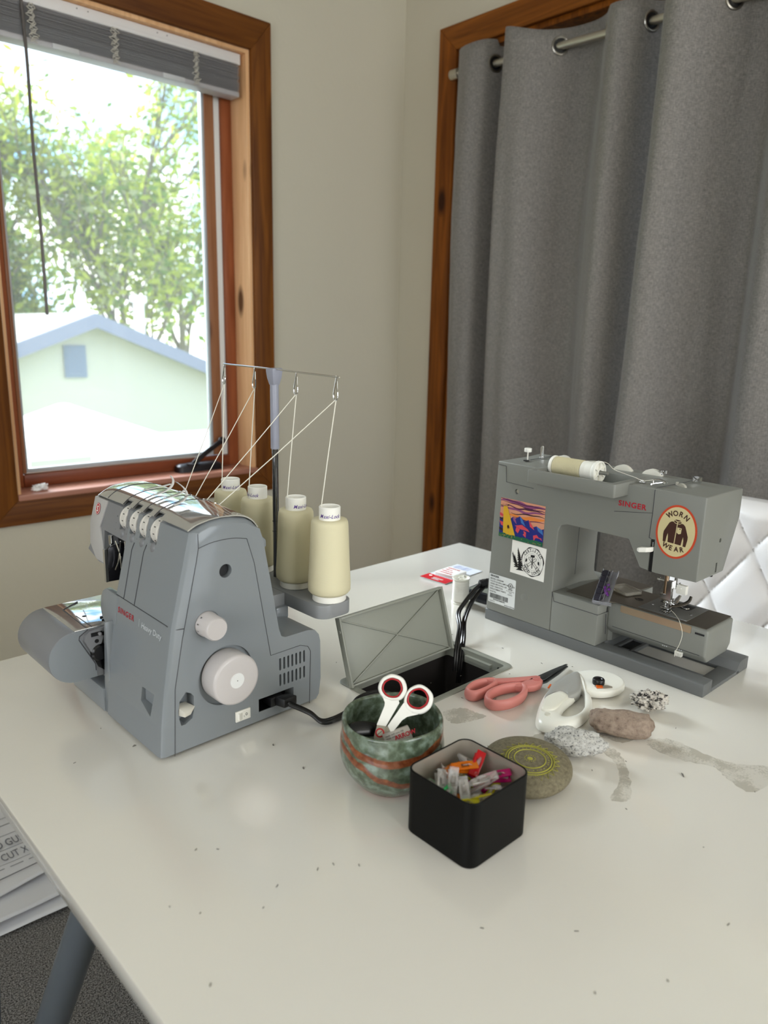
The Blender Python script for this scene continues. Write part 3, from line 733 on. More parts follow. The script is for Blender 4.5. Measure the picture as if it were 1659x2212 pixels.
# free arm
ab = MB()
pf_ = [(0.030, 0.0865), (0.030, 0.045), (0.040, 0.034), (0.105, 0.034), (0.117, 0.045), (0.117, 0.0865)]
def sec(u, k=1.0): return [(u, 0.0735 + (v - 0.0735) * k, w) for v, w in pf_]
ab.loft([[(0.219, v - 0.0, w) for v, w in pf_], sec(0.378)])
ab.build('free_arm', M_mach, sm, bevel=0.004, seg=3)
# steel covers
pl = MB(); pl.add([(u, v, 0.0872) for u, v in ((0.1497, 0.0186), (0.2170, 0.0186), (0.2215, 0.026), (0.232, 0.0345), (0.3735, 0.0345), (0.3745, 0.1155), (0.2215, 0.1185), (0.2245, 0.1240), (0.2285, 0.1535), (0.1530, 0.1535))], [tuple(range(10))])
pl.build('bed_cover', M_plate, sm, recalc=False, solid=0.0008)
bd = MB(); bd.flat(rrect(0.2414, 0.354, 0.0758, 0.0868, 0.002), (0, 0.0295, 0), (1, 0, 0), (0, 0, 1))
bd.build('front_band', M_band, sm, recalc=False, solid=0.0006)
npc = MB().prism([(0.2722, 0.0995), (0.274, 0.089), (0.29, 0.0835), (0.322, 0.0835), (0.3245, 0.089), (0.3240, 0.1105), (0.2740, 0.1045)], 'z', 0.08, 0.095)
fs = [MB().box(0.2945 + 0.0034 * i, 0.2962 + 0.0034 * i, 0.046, 0.070, 0.08, 0.095) for i in range(5)]
MB().box(0.2643, 0.3410, 0.0410, 0.1140, 0.0868, 0.0886).build('needle_plate', M_needle_plate, sm, bevel=0.0005, cuts=[npc] + fs)
MB().box(0.2700, 0.3290, 0.0440, 0.1120, 0.08705, 0.08765).build('bobbin_well', M_black, sm)
fd = MB()
for i in range(4): fd.box(0.2964 + 0.0034 * i, 0.2977 + 0.0034 * i, 0.049, 0.067, 0.0876, 0.0890)
fd.box(0.286, 0.306, 0.086, 0.095, 0.0876, 0.0882); fd.tube(smooth_pts([(0.296, 0.084, 0.0885), (0.306, 0.088, 0.0893), (0.316, 0.086, 0.0888), (0.320, 0.092, 0.0886)], 4), 0.0011, 6)
fd.build('feed_dog', M_chrome, sm)
for (u, v) in ((0.273, 0.0692), (0.3334, 0.0699)):
    s_ = MB(); s_.cyl((u, v, 0.0885), 'z', 0.0024, 0.0006, 16); s_.box(u - 0.002, u + 0.002, v - 0.0004, v + 0.0004, 0.0891, 0.0893, 1); s_.build('plate_screw', [M_chrome, M_dark], sm)
lg = MB(); P = [(0.2478 + 0.006 * math.cos(a) , 0.0741 + 0.0045 * math.sin(a), 0.0879) for a in [2 * PI * i / 24 for i in range(24)]]
lg.tube(P, 0.00035, 4, closed=True); lg.text('SD', (0.2478, 0.0722, 0.0880), (0.93, -0.36, 0), (0.36, 0.93, 0), 0.0065, bold=0.03, align='c'); lg.tube([(0.2395, 0.0741, 0.0879), (0.2425, 0.0741, 0.0879)], 0.0003, 4)
lg.build('bed_emblem', M_ink, sm)
# seams
def seam(pts, w=0.0005, m=0): MB().tube(pts, w, 4, m).build('panel_seam', M_seam, sm)
seam([(0.1400, -0.0002, 0.0715), (0.2205, -0.0002, 0.0715), (0.2207, 0.037, 0.0705)]); seam([(0.1352, -0.0002, 0.0865), (0.1400, -0.0002, 0.0715)])
seam([(0.2905, -0.0003, 0.2105), (0.2918, -0.0003, 0.2465), (0.2918, -0.0003, 0.2805), (0.2918, 0.004, 0.2835), (0.2985, 0.060, 0.2839), (0.2985, 0.117, 0.2836)])
seam([(0.2320, -0.0003, 0.2385), (0.2915, -0.0003, 0.2470)], 0.0004); seam([(0.2905, -0.0003, 0.2105), (0.2935, -0.0003, 0.2100)])
seam([(0.0275, -0.0003, 0.2775), (0.0300, -0.0003, 0.2510), (0.0850, -0.0003, 0.2488)]); seam([(0.0110, -0.0003, 0.2785), (0.0275, -0.0003, 0.2775)])
seam([(0.2300, 0.0296, 0.0486), (0.3700, 0.0296, 0.0470)], 0.0004)
seam([(0.1383, 0.058, 0.105), (0.1395, 0.058, 0.195)], 0.0004)
seam([(0.0995, 0.0, 0.2842), (0.0985, 0.06, 0.2858), (0.0985, 0.117, 0.2850)], 0.0005)
seam([(0.0425, 0.045, 0.2855), (0.0400, 0.115, 0.2855)], 0.0006)
seam([(0.2240, 0.018, 0.0700), (0.2240, 0.022, 0.036)], 0.0006)
MB().box(0.3600, 0.3735, 0.0290, 0.0305, 0.0775, 0.0800).build('release_slot', M_dark, sm)
MB().box(0.2195, 0.2212, 0.0255, 0.0275, 0.070, 0.079).build('latch_slot', M_black, sm)
# spool tray
to = rrect(0.0985, 0.2510, -0.0385, 0.0545, 0.003, 3); ti = rrect(0.1085, 0.2400, -0.0290, 0.0450, 0.004, 3)
tr = MB()
ring(tr, to, ti, 0.2660, 0.2860); tr.box(0.106, 0.243, -0.032, 0.049, 0.2660, 0.2685)
tr.prism([(-0.034, 0.2662), (-0.030, 0.2630), (0.0, 0.2595), (0.0, 0.2662)], 'x', 0.112, 0.205)
tr.build('spool_tray', M_mach, sm, bevel=0.0012)
MB().cyl((0.110, 0.014, 0.2895), 'x', 0.0030, 0.098, 14).build('spool_pin', mat('pin_grey', rgb(112, 112, 104), 0.4), sm, bevel=0.001)
# bobbin winder, dials, guides on top
MB().cyl((0.0414, 0.0384, 0.285), 'z', 0.0011, 0.016, 10).cyl((0.0414, 0.0384, 0.2995), 'z', 0.0062, 0.0065, 28).build('winder_stop', M_white, sm, bevel=0.0008)
MB().cyl((0.0430, 0.0330, 0.2850), 'z', 0.0050, 0.0012, 20).build('winder_stop_slot', M_dark, sm)
bw = MB(); bw.cyl((0.0410, 0.0800, 0.285), 'z', 0.0042, 0.003, 20); bw.cyl((0.0410, 0.0800, 0.288), 'z', 0.0029, 0.017, 20); bw.cyl((0.0375, 0.0812, 0.288), 'z', 0.0014, 0.0145, 10); bw.cyl((0.0410, 0.0800, 0.305), 'z', 0.0023, 0.0012, 16)
bw.build('bobbin_winder', M_chrome, sm)
M_dial = mat('dial_ivory', rgb(222, 219, 208), 0.4)
for u0, v0 in ((0.0690, 0.1040), (0.1830, 0.1020), (0.2325, 0.1040)):
    d = MB(); n = 56; rr = 0.019
    d.lathe([(rr - 0.003, -0.0045), (rr, -0.0038), (rr, 0.0038), (rr - 0.003, 0.0045)], n, (u0, v0, 0.2840 - 0.0118), (0.0, 1, 0.0), wob=lambda t, z: 0.006 * (1 if int(t / (2 * PI) * n) % 2 else -1))
    d.build('dial_wheel', M_dial, sm, angle=60)
tg = MB(); c = Vector((0.2599, 0.0212, 0.2840))
tg.sphere(c + Vector((0, 0, 0.0022)), 0.0026, 8); tg.cyl(c, 'z', 0.0042, 0.0008, 16); tg.tube([c + Vector((-0.004, -0.001, 0.001)), c + Vector((0.005, 0.001, 0.001))], 0.0007, 6)
tg.build('thread_guide', M_chrome, sm)
tg = MB(); tg.tube(smooth_pts([(0.277, 0.020, 0.2850), (0.277, 0.022, 0.2905), (0.284, 0.026, 0.2915), (0.292, 0.024, 0.2895), (0.2925, 0.020, 0.2872)], 4), 0.0009, 6, sy=2.6)
tg.tube(smooth_pts([(0.2800, 0.010, 0.2840), (0.2815, 0.012, 0.2870), (0.2900, 0.022, 0.2885)], 3), 0.0012, 6, sy=1.8); tg.build('thread_guide', M_chrome, sm)
tg = MB(); tg.cyl((0.2455, 0.1060, 0.2840), 'z', 0.004, 0.0025, 16); tg.cyl((0.2455, 0.1060, 0.2865), 'z', 0.0026, 0.0035, 16); tg.cyl((0.2455, 0.1060, 0.2895), 'z', 0.0052, 0.0018, 16); tg.cyl((0.2525, 0.1060, 0.2865), 'z', 0.002, 0.005, 12); tg.build('tension_disc', M_chrome, sm)
tg = MB(); tg.cyl((0.2850, 0.0480, 0.2838), (0.05, 0, 1), 0.0008, 0.001, 8)
tg.lathe([(0.0085, -0.002), (0.0090, -0.001), (0.0090, 0.001), (0.0085, 0.002)], 30, (0.3080, 0.0465, 0.2785), (0.3, 1, 0)); tg.box(0.3000, 0.3025, 0.043, 0.047, 0.284, 0.2885)
tg.build('pressure_dial', mat('dial_grey', rgb(168, 165, 154), 0.4), sm)
tg = MB(); tg.box(0.3055, 0.3065, 0.083, 0.093, 0.284, 0.2925); tg.box(0.3055, 0.315, 0.0920, 0.0930, 0.284, 0.2925); tg.box(0.3145, 0.3155, 0.085, 0.093, 0.284, 0.2915); tg.tube([(0.306, 0.084, 0.285), (0.314, 0.088, 0.291)], 0.0008, 6); tg.build('thread_guide', M_chrome, sm)
sl = MB().box(0.2936, 0.2991, 0.002, 0.004, 0.1605, 0.209).box(0.2955, 0.2972, 0.0015, 0.003, 0.196, 0.205, 1); sl.build('take_up_slot', [M_black, M_chrome], sm)
lv = MB(); lv.loft([[(0.2795, -0.012, 0.1905), (0.2795, -0.006, 0.1905), (0.2795, -0.006, 0.1950), (0.2795, -0.012, 0.1950)], [(0.2840, -0.014, 0.1895), (0.2840, -0.005, 0.1895), (0.2840, -0.005, 0.1968), (0.2840, -0.014, 0.1968)], [(0.2935, -0.012, 0.1912), (0.2935, -0.004, 0.1912), (0.2935, -0.004, 0.1982), (0.2935, -0.012, 0.1982)], [(0.2985, -0.004, 0.1915), (0.2985, 0.004, 0.1915), (0.2985, 0.004, 0.1985), (0.2985, -0.004, 0.1985)]])
lv.build('reverse_lever', M_white, sm, bevel=0.0012)
# needle area
nb = MB()
nb.cyl((0.2855, 0.078, 0.104), 'z', 0.0027, 0.065, 16); nb.cyl((0.2905, 0.070, 0.1105), 'z', 0.0033, 0.055, 16, m=1)
nb.box(0.2935, 0.3005, 0.066, 0.074, 0.103, 0.132); nb.box(0.282, 0.297, 0.069, 0.079, 0.100, 0.109); nb.cyl((0.2800, 0.076, 0.1035), 'x', 0.0028, 0.018, 14)
nb.cyl((0.2760, 0.072, 0.1300), 'x', 0.0021, 0.012, 12); nb.cyl((0.2755, 0.072, 0.1300), 'x', 0.0032, 0.003, 14)
nb.box(0.3005, 0.3032, 0.074, 0.079, 0.121, 0.150); nb.cyl((0.3018, 0.076, 0.1195), 'z', 0.0020, 0.004, 10); nb.tube(smooth_pts([(0.3018, 0.078, 0.128), (0.3060, 0.078, 0.1265), (0.3085, 0.078, 0.1300), (0.3060, 0.078, 0.1285)], 4), 0.0007, 6)
nb.cyl((0.2890, 0.073, 0.0935), 'z', 0.0006, 0.010, 8)
nb.build('needle_bar', [M_chrome, mat('bar_bronze', rgb(150, 128, 106), 0.25, 1.0)], sm)
pf2 = MB()
pf2.loft([[(0.2895, 0.059, 0.0898), (0.3035, 0.059, 0.0898), (0.3035, 0.059, 0.0912), (0.2895, 0.059, 0.0912)], [(0.2885, 0.080, 0.0893), (0.3025, 0.080, 0.0893), (0.3025, 0.080, 0.0915), (0.2885, 0.080, 0.0915)], [(0.2905, 0.096, 0.0905), (0.3000, 0.096, 0.0905), (0.3000, 0.096, 0.0918), (0.2905, 0.096, 0.0918)], [(0.2940, 0.110, 0.0990), (0.2985, 0.110, 0.0990), (0.2985, 0.110, 0.1000), (0.2940, 0.110, 0.1000)]])
pf2.box(0.2900, 0.2935, 0.070, 0.078, 0.0915, 0.099); pf2.box(0.2985, 0.3015, 0.070, 0.080, 0.0915, 0.098); pf2.box(0.2885, 0.3010, 0.072, 0.082, 0.097, 0.102); pf2.cyl((0.2870, 0.074, 0.0958), 'x', 0.0013, 0.018, 10)
pf2.build('presser_foot', M_chrome, sm, bevel=0.0004)
MB().tube(smooth_pts([(0.3000, 0.068, 0.0930), (0.309, 0.088, 0.0925), (0.3145, 0.100, 0.097), (0.3150, 0.106, 0.104)], 5), [0.001 + 0.0004 * math.sin(i / 15 * PI) for i in range(16)], 6, sy=2.2).build('foot_lever', mat('lever_dark', rgb(70, 66, 62), 0.25, 0.9), sm)
MB().box(0.3035, 0.3190, 0.076, 0.084, 0.1130, 0.1270).box(0.3045, 0.3125, 0.074, 0.0760, 0.1215, 0.1240).build('needle_threader', mat('threader_white', rgb(236, 234, 224), 0.3), sm, bevel=0.001)
sc = MB(); P = [(0.3300 + 0.0042 * math.cos(a), 0.06, 0.1585 + 0.0036 * math.sin(a)) for a in [2 * PI * i / 16 for i in range(16)]]
sc.tube(P, 0.0008, 6, closed=True); sc.build('thread_hook', M_chrome, sm)
cb = MB()
for i in range(6): cb.box(0.3345 + 0.0018 * i, 0.3355 + 0.0018 * i, 0.0275, 0.034, 0.0360, 0.0415)
cb.box(0.3338, 0.3450, 0.0285, 0.034, 0.0412, 0.0430); cb.build('thread_cutter', M_white, sm)
mk = MB()
for c0, c1 in ((0.3150, 0.0445), (0.3375, 0.0455)):
    for i in range(3): mk.flat([(-0.0011, 0), (0.0011, 0), (0, 0.0018)], (c0 + 0.0030 * i, 0.0290, c1), (1, 0, 0), (0, 0, 1))
mk.build('cutter_marks', M_lightink, sm, recalc=False)
# red maker's lettering
MB().text('SINGER', (0.2375, -0.0006, 0.2490), (1, 0, 0.0), (0, 0, 1), 0.0112, bold=0.022, sx=1.08, track=0.12).build('red_lettering', M_red, sm, recalc=False)
# rating label
rl = MB(); L0 = (0.0055, -0.0005, 0.0342)
def LP(x, y): return (L0[0] + x, L0[1] - 0.0003, L0[2] + y)
rl.flat(rrect(0, 0.0575, 0, 0.0520, 0.002), L0, (1, 0, 0.0), (0, 0, 1), 0)
rl.text('SINGER', LP(0.003, 0.0470), (1, 0, 0), (0, 0, 1), 0.0046, 1, bold=0.03, sx=1.2)
for i, t in enumerate(('MODEL: HD6360M', 'VOLTS:120 60Hz AMPS 0.7', 'WHEN SERVICING USE', 'ONLY IDENTICAL', 'REPLACEMENT PARTS', 'Serial No.')):
    rl.text(t, LP(0.003, 0.0422 - 0.0046 * i), (1, 0, 0), (0, 0, 1), 0.0036, 1, bold=0.01, sx=0.98)
R_ = random.Random(3); xx = 0.0035
while xx < 0.043:
    ww = R_.choice((0.0004, 0.0007, 0.0010)); rl.flat([(0, 0), (ww, 0), (ww, 0.0085), (0, 0.0085)], LP(xx, 0.0085), (1, 0, 0), (0, 0, 1), 1); xx += ww + R_.choice((0.0004, 0.0007))
rl.text('ZHV2010000391', LP(0.011, 0.0052), (1, 0, 0), (0, 0, 1), 0.0038, 1, bold=0.02); rl.text('9550000433', LP(0.003, 0.002), (1, 0, 0), (0, 0, 1), 0.0024, 1); rl.text('MADE IN VIETNAM', LP(0.036, 0.0012), (1, 0, 0), (0, 0, 1), 0.0025, 1, bold=0.02)
rg = [(0.0468 + 0.0044 * math.cos(a), 0.0395 + 0.0044 * math.sin(a)) for a in [2 * PI * i / 32 for i in range(32)]]
rl.tube([LP(*p) for p in rg], 0.0004, 4, 1, closed=True)
rl.text('UL', LP(0.0468, 0.0378), (1, 0, 0), (0, 0, 1), 0.0054, 1, bold=0.03, align='c', sx=0.8); rl.text('c', LP(0.0395, 0.0375), (1, 0, 0), (0, 0, 1), 0.004, 1, bold=0.02); rl.text('US', LP(0.0517, 0.0375), (1, 0, 0), (0, 0, 1), 0.0034, 1, bold=0.02)
rl.text('LISTED', LP(0.0468, 0.0318), (1, 0, 0), (0, 0, 1), 0.0030, 1, bold=0.03, align='c'); rl.text('SEWING MACHINE', LP(0.0468, 0.0288), (1, 0, 0), (0, 0, 1), 0.0020, 1, align='c'); rl.text('707B', LP(0.0468, 0.0257), (1, 0, 0), (0, 0, 1), 0.0028, 1, align='c'); rl.text('E209272', LP(0.0468, 0.0222), (1, 0, 0), (0, 0, 1), 0.0028, 1, align='c')
o = rl.build('rating_label', [mat('label_white', rgb(226, 230, 230), 0.5), M_ink], sm, recalc=False); o['label'] = 'white rating label with barcode'
# landscape sticker: purple orange sky, blue mountains, yellow beam from a saucer
ps = MB(); O = (0.0212, -0.0005, 0.1565); pw, ph = 0.0900, 0.0670
def PP(k): return (O[0], O[1] - 0.00012 * k, O[2])
cols = [rgb(214, 150, 120), rgb(96, 44, 84), rgb(224, 132, 60), rgb(30, 40, 120), rgb(206, 72, 84), rgb(212, 172, 40), rgb(30, 96, 66), rgb(40, 22, 30), rgb(140, 76, 120), rgb(60, 110, 176)]
pm = [mat('sticker_%d' % i, c, 0.35) for i, c in enumerate(cols)]
def pg(poly, k, m): ps.flat([(x * pw, y * ph) for x, y in poly], PP(k), (1, 0, 0), (0, 0, 1), m)
pg([(0, 0), (1, 0), (1, 1), (0, 1)], 0, 0)
R_ = random.Random(5)
def band(y0, amp, th, m, k, x0=0.0, x1=1.0, sl=0.0, ph_=0.0):
    n = 14; up = []; lo = []
    for i in range(n + 1):
        x = x0 + (x1 - x0) * i / n; y = y0 + sl * (x - x0) + amp * math.sin(7 * x + ph_) + amp * 0.5 * math.sin(17 * x + ph_ * 2)
        t = th * math.sin(PI * min(max(i / n, 0.03), 0.97)) ** 0.5
        up.append((x, min(1, max(0, y + t)))); lo.append((x, min(1, max(0, y - t))))
    pg(up[::-1] + lo, k, m)
band(0.93, .03, .045, 8, 1); band(0.97, .015, .022, 1, 2, 0, 1, -.06, 1); band(0.84, .03, .02, 1, 2, .12, 1, -.02, 2); band(0.74, .03, .03, 8, 1, .0, 1, .05, .5); band(0.68, .025, .014, 7, 3, .25, 1, .02, 2.4); band(0.60, .03, .05, 2, 2, .2, 1, .02, 1.2); band(0.80, .02, .010, 7, 4, .4, 1, .03, 3); band(.90, .02, .008, 7, 4, .05, .8, -.03, .4); band(.56, .02, .012, 1, 4, .3, 1, .02, .2)
pg([(0, 0), (1, 0), (1, .44), (.93, .40), (.84, .47), (.76, .42), (.66, .58), (.58, .52), (.46, .62), (.36, .54), (.30, .57), (.22, .46), (.1, .52), (0, .46)], 5, 3)
pg([(.30, .57), (.36, .54), (.40, .40), (.32, .48)], 6, 8); pg([(.46, .62), (.52, .56), (.60, .40), (.50, .46)], 6, 9); pg([(.66, .58), (.76, .44), (.80, .36), (.70, .42)], 6, 4); pg([(.84, .47), (.97, .40), (1, .28), (.88, .36)], 6, 9)
for a in ([(.36, .36), (.52, .42), (.66, .34), (.70, .28), (.60, .30), (.50, .30)], [(.40, .34), (.48, .30), (.44, .18), (.38, .24)], [(.56, .28), (.62, .26), (.62, .12), (.55, .18), (.58, .22)], [(.78, .22), (.86, .26), (.92, .18), (.84, .18), (.80, .08)], [(0, .40), (.10, .38), (.16, .26), (.04, .30)], [(0, .62), (.12, .56), (.15, .50), (0, .54)], [(.90, .20), (.98, .14), (.96, .20)]): pg(a, 7, 4)
for a in ([(0, .24), (.1, .2), (.1, .14), (0, .18)], [(0, .50), (.14, .46), (.12, .42), (0, .46)]): pg(a, 7, 7)
pg([(.075, .80), (.165, .80), (.40, .02), (.10, .02)], 8, 5)
for x0, x1 in ((.10, .16), (.12, .24), (.14, .31)): pg([(x0, .78), (x0 + .004, .78), (x1 + .006, .04), (x1, .04)], 9, 2)
pg([(.0, .80), (.06, .835), (.20, .86), (.23, .855), (.18, .82), (.06, .79)], 9, 7); pg([(.03, .812), (.08, .835), (.18, .848), (.16, .825), (.06, .803)], 10, 0)
pg([(.185, .30), (.20, .34), (.225, .33), (.24, .28), (.23, .22), (.215, .27), (.20, .22)], 9, 7)
n = 22; pg([(0, 0), (1, 0)] + [(1 - i / n, .085 + .03 * R_.random()) for i in range(n + 1)], 9, 6)
for i in range(46):
    x, y = R_.random() * .97, R_.random() * .07; pg([(x, y), (x + .016, y + .005), (x + .010, y + .022)], 10, R_.choice((7, 5, 6, 0)))
o = ps.build('landscape_sticker', pm, sm, recalc=False, smooth=False); o['label'] = 'landscape sticker with a yellow beam and blue mountains'
# white wood lover sticker
ws = MB(); O = Vector((0.0490, -0.0005, 0.0985)); a1 = Vector((0.9995, 0, -0.012)); a2 = Vector((0.020, 0, 1)); W_, H_ = 0.0690, 0.0570
def WP(x, y, k=1): return O + a1 * x + a2 * y + Vector((0, -0.00015 * k, 0))
def wf(poly, k, m): ws.add([WP(x, y, k) for x, y in poly], [tuple(range(len(poly)))], m)
wf([(0, 0), (W_, 0), (W_, H_), (0, H_)], 0, 0)
C_ = (0.0440, 0.0285)
for (bx_, by_, s_, ang) in ((0.020, 0.008, 1.0, 0.12), (0.013, 0.012, 0.75, 0.35), (0.026, 0.016, 0.9, 0.05), (0.009, 0.020, 0.6, 0.5), (0.018, 0.026, 0.7, 0.3)):
    for t in range(6):
        y_ = by_ + s_ * 0.0042 * t; wd_ = s_ * (0.0085 - 0.0012 * t)
        cx_ = bx_ - math.sin(ang) * s_ * 0.0042 * t
        wf([(cx_ - wd_, y_ - 0.001), (cx_ + wd_, y_ + 0.0006), (cx_ + wd_ * .4, y_ + 0.003 * s_), (cx_ - 0.0005, y_ + 0.0085 * s_), (cx_ - wd_ * .5, y_ + 0.0026 * s_)], 1, 1)
n = 60; rim = [(C_[0] + (0.0222 + 0.0009 * math.sin(5 * a) + 0.0004 * math.sin(13 * a)) * math.cos(a), C_[1] + (0.0248 + 0.0008 * math.sin(7 * a)) * math.sin(a)) for a in [2 * PI * i / n for i in range(n)]]
wf(rim, 2, 1)
wf([(C_[0] + 0.0208 * math.cos(a), C_[1] + 0.0234 * math.sin(a)) for a in [2 * PI * i / n for i in range(n)]], 3, 0)
for rr in (0.013, 0.0165): ws.tube([WP(C_[0] + rr * math.cos(a) * (1 + .05 * math.sin(3 * a)), C_[1] + rr * 1.1 * math.sin(a), 4) for a in [2 * PI * i / 40 for i in range(40)]], 0.00013, 4, 1, closed=True)
def arctext(mb, txt, P, c, rx, ry, a_mid, da, size, m, bold, flip=False, sx=1.0):
    k = len(txt)
    for i, chx in enumerate(txt):
        a = math.radians(a_mid + (da * (i - (k - 1) / 2)) * (1 if flip else -1))
        p = P(c[0] + rx * math.cos(a), c[1] + ry * math.sin(a)); e = 0.001
        t = P(c[0] + rx * math.cos(a + e), c[1] + ry * math.sin(a + e)) - p
        r_ = t.normalized() * (1 if flip else -1); nn = Vector((0, -1, 0)); u_ = nn.cross(r_)
        mb.text(chx, p, r_, u_, size, m, bold, sx, 'c')
P4 = lambda x, y: WP(x, y, 4)
arctext(ws, 'CERTIFIED', P4, C_, 0.0165, 0.0170, 92, 14, 0.0072, 1, 0.02, sx=0.8)
arctext(ws, 'WOOD LOVER', P4, C_, 0.0200, 0.0215, 270, 12.5, 0.0074, 1, 0.02, True, sx=0.8)
for sgn in (1, -1):       # crossed saws and axe
    d = Vector((sgn * 0.74, 0.67)); nrm = Vector((-d.y, d.x)); c = Vector(C_)
    q = [c - d * 0.0125 + nrm * 0.0018, c + d * 0.0085 + nrm * 0.0018, c + d * 0.0105, c + d * 0.0085 - nrm * 0.0018, c - d * 0.0125 - nrm * 0.0018]
    ws.tube([WP(p[0], p[1], 5) for p in q], 0.00035, 4, 1, closed=True)
    e = [c - d * 0.0165 + nrm * 0.003, c - d * 0.0125 + nrm * 0.0028, c - d * 0.0115 - nrm * 0.002, c - d * 0.0155 - nrm * 0.0034]
    ws.tube([WP(p[0], p[1], 5) for p in e], 0.0004, 4, 1, closed=True)
    wf([(c.x - sgn * 0.0105, c.y - 0.0012), (c.x - sgn * 0.0145, c.y - 0.003), (c.x - sgn * 0.0135, c.y + 0.003), (c.x - sgn * 0.0105, c.y + 0.0035)], 5, 1)
ws.tube([WP(C_[0], C_[1] - 0.011, 5), WP(C_[0], C_[1] + 0.011, 5)], 0.0007, 4, 1); wf([(C_[0] - 0.004, C_[1] + 0.0075), (C_[0] + 0.004, C_[1] + 0.0085), (C_[0] + 0.004, C_[1] + 0.0125), (C_[0] - 0.004, C_[1] + 0.0115)], 6, 1)
o = ws.build('wood_sticker', [mat('sticker_white', rgb(238, 236, 230), 0.45), M_ink], sm, recalc=False, smooth=False); o['label'] = 'white square sticker reading certified wood lover'
# oval jacket sticker
vsn = MB(); C2 = (0.3292, 0.2270); a1 = Vector((1, 0, -0.06)).normalized(); a2 = Vector((0.065, 0, 1)).normalized()
def VP(x, y, k=1): return Vector((C2[0], -0.0006 - 0.00015 * k, C2[1])) + a1 * x + a2 * y
def vf(poly, k, m): vsn.add([VP(x, y, k) for x, y in poly], [tuple(range(len(poly)))], m)
el = lambda a, b, n=64: [(a * math.cos(2 * PI * i / n), b * math.sin(2 * PI * i / n)) for i in range(n)]
vf(el(0.0297, 0.0385), 0, 0); vf(el(0.0268, 0.0356), 1, 1)
jk = 0.00110   # jacket drawn in a 40 x 40 grid
def J(poly, k, m): vf([(x * jk, y * jk - 0.0005) for x, y in poly], k, m)
bodyL = [(-0.6, 11.2), (-3, 11.2), (-5.5, 13), (-8, 12.6), (-10.5, 10.5), (-13, 5), (-16, -2), (-16.2, -6), (-15.2, -15.5), (-11.6, -15.5), (-11.2, -8), (-10.2, -3.5), (-9.4, -8), (-8.8, -15), (-0.6, -15)]
J(bodyL, 2, 2); J([(-x, y) for x, y in bodyL][::-1], 2, 2)
J([(-4.6, 14.8), (-0.6, 13.6), (-0.6, 11.9), (-3.4, 12.2), (-4.8, 13.4)], 2, 2); J([(4.6, 14.8), (4.8, 13.4), (3.4, 12.2), (0.6, 11.9), (0.6, 13.6)], 2, 2); J([(-4, 15.6), (0, 14.6), (4, 15.6), (2.4, 16.5), (-2.4, 16.5)], 2, 2)
J([(1.0, 7), (6.6, 7), (6.6, 0), (3.8, -1.4), (1.0, 0)], 3, 1); J([(3.4, 5.9), (5.6, 5.9), (5.6, 5.0), (3.4, 5.0)], 4, 2)
V4 = lambda x, y: VP(x, y, 3)
arctext(vsn, 'WORN', V4, (0, 0), 0.0195, 0.0232, 92, 21, 0.0102, 2, 0.03, sx=0.92)
arctext(vsn, 'WEAR', V4, (0.0005, 0.022), 0.0470, 0.0495, 270, 10.6, 0.0098, 2, 0.03, True, sx=0.92)
o = vsn.build('oval_sticker', [mat('sticker_orange', rgb(198, 68, 34), 0.45), mat('sticker_cream', rgb(206, 192, 146), 0.45), mat('sticker_brown', rgb(62, 30, 18), 0.45)], sm, recalc=False, smooth=False); o['label'] = 'cream oval sticker with a brown jacket'
# rear hand wheel just showing past the left end, power inlet
MB().lathe([(0.030, 0), (0.034, 0.003), (0.034, 0.016), (0.030, 0.019)], 40, (0.006, 0.07, 0.215), (-1, 0, 0)).build('hand_wheel', M_white, sm)

# ================================================================== SERGER
M_ser = mat('serger_grey', rgb(128, 133, 137), 0.28, coat=0.25)
M_serd = mat('serger_front_grey', rgb(124, 125, 128), 0.34)
M_cover = mat('serger_silver', rgb(182, 182, 180), 0.06, 0.6, coat=0.6)
M_knob = mat('knob_warm_grey', rgb(196, 190, 188), 0.32)
sg = thing('serger', 'grey four thread serger with a big hand wheel at the left of the table', 'serger', (0.711 * 0.485, 1.52 * 0.485, ZT), 0.02)
def frontu(w):
    T_ = ((0.0, -0.0072), (0.04, -0.004), (0.0827, 0.001), (0.1295, 0.0088), (0.159, 0.0138), (0.30, 0.0489))
    for (a, ua), (b, ub) in zip(T_, T_[1:]):
        if w <= b: return ua + (ub - ua) * (w - a) / (b - a)
    return T_[-1][1]
def prof(df=0.0, dt=0.0):
    """side outline of the tower, front pushed in by df, top lowered by dt"""
    P = [(frontu(w) + df, w) for w in (0.004, 0.04, 0.0827, 0.1295, 0.159, 0.20, 0.24, 0.2650)]
    P += [(0.0508 + df * .4, 0.2690 - dt), (0.0665, 0.2735 - dt), (0.0800, 0.2752 - dt), (0.0960, 0.2747 - dt), (0.1157, 0.2712 - dt), (0.125, 0.2660 - dt), (0.1335, 0.2560), (0.1385, 0.2412), (0.149, 0.1850), (0.1603, 0.1200), (0.1640, 0.1095), (0.1700, 0.1065), (0.2060, 0.1065), (0.2180, 0.1035), (0.2245, 0.0960), (0.2270, 0.086), (0.2280, 0.0333), (0.2250, 0.010), (0.2200, 0.004)]
    return P
def at_v(P, v): return [(u, v, w) for u, w in P]
tw_ = MB()
tw_.loft([at_v(prof(0.0062, 0.006), -0.0), at_v(prof(0.0035, 0.0045), 0.0008), at_v(prof(0.0012, 0.002), 0.0028), at_v(prof(0, 0), 0.0065), at_v(prof(0, 0), 0.142)])
slots = []
for v0 in (0.0670, 0.0950, 0.1220):
    q = MB(); q.loft([[(0.0, v0, 0.238), (0.0, v0 + 0.0155, 0.238), (0.0, v0 + 0.0155, 0.2640), (0.0, v0, 0.2640)], [(0.072, v0, 0.238), (0.072, v0 + 0.0155, 0.238), (0.072, v0 + 0.0155, 0.30), (0.072, v0, 0.30)]])
    slots.append(q)
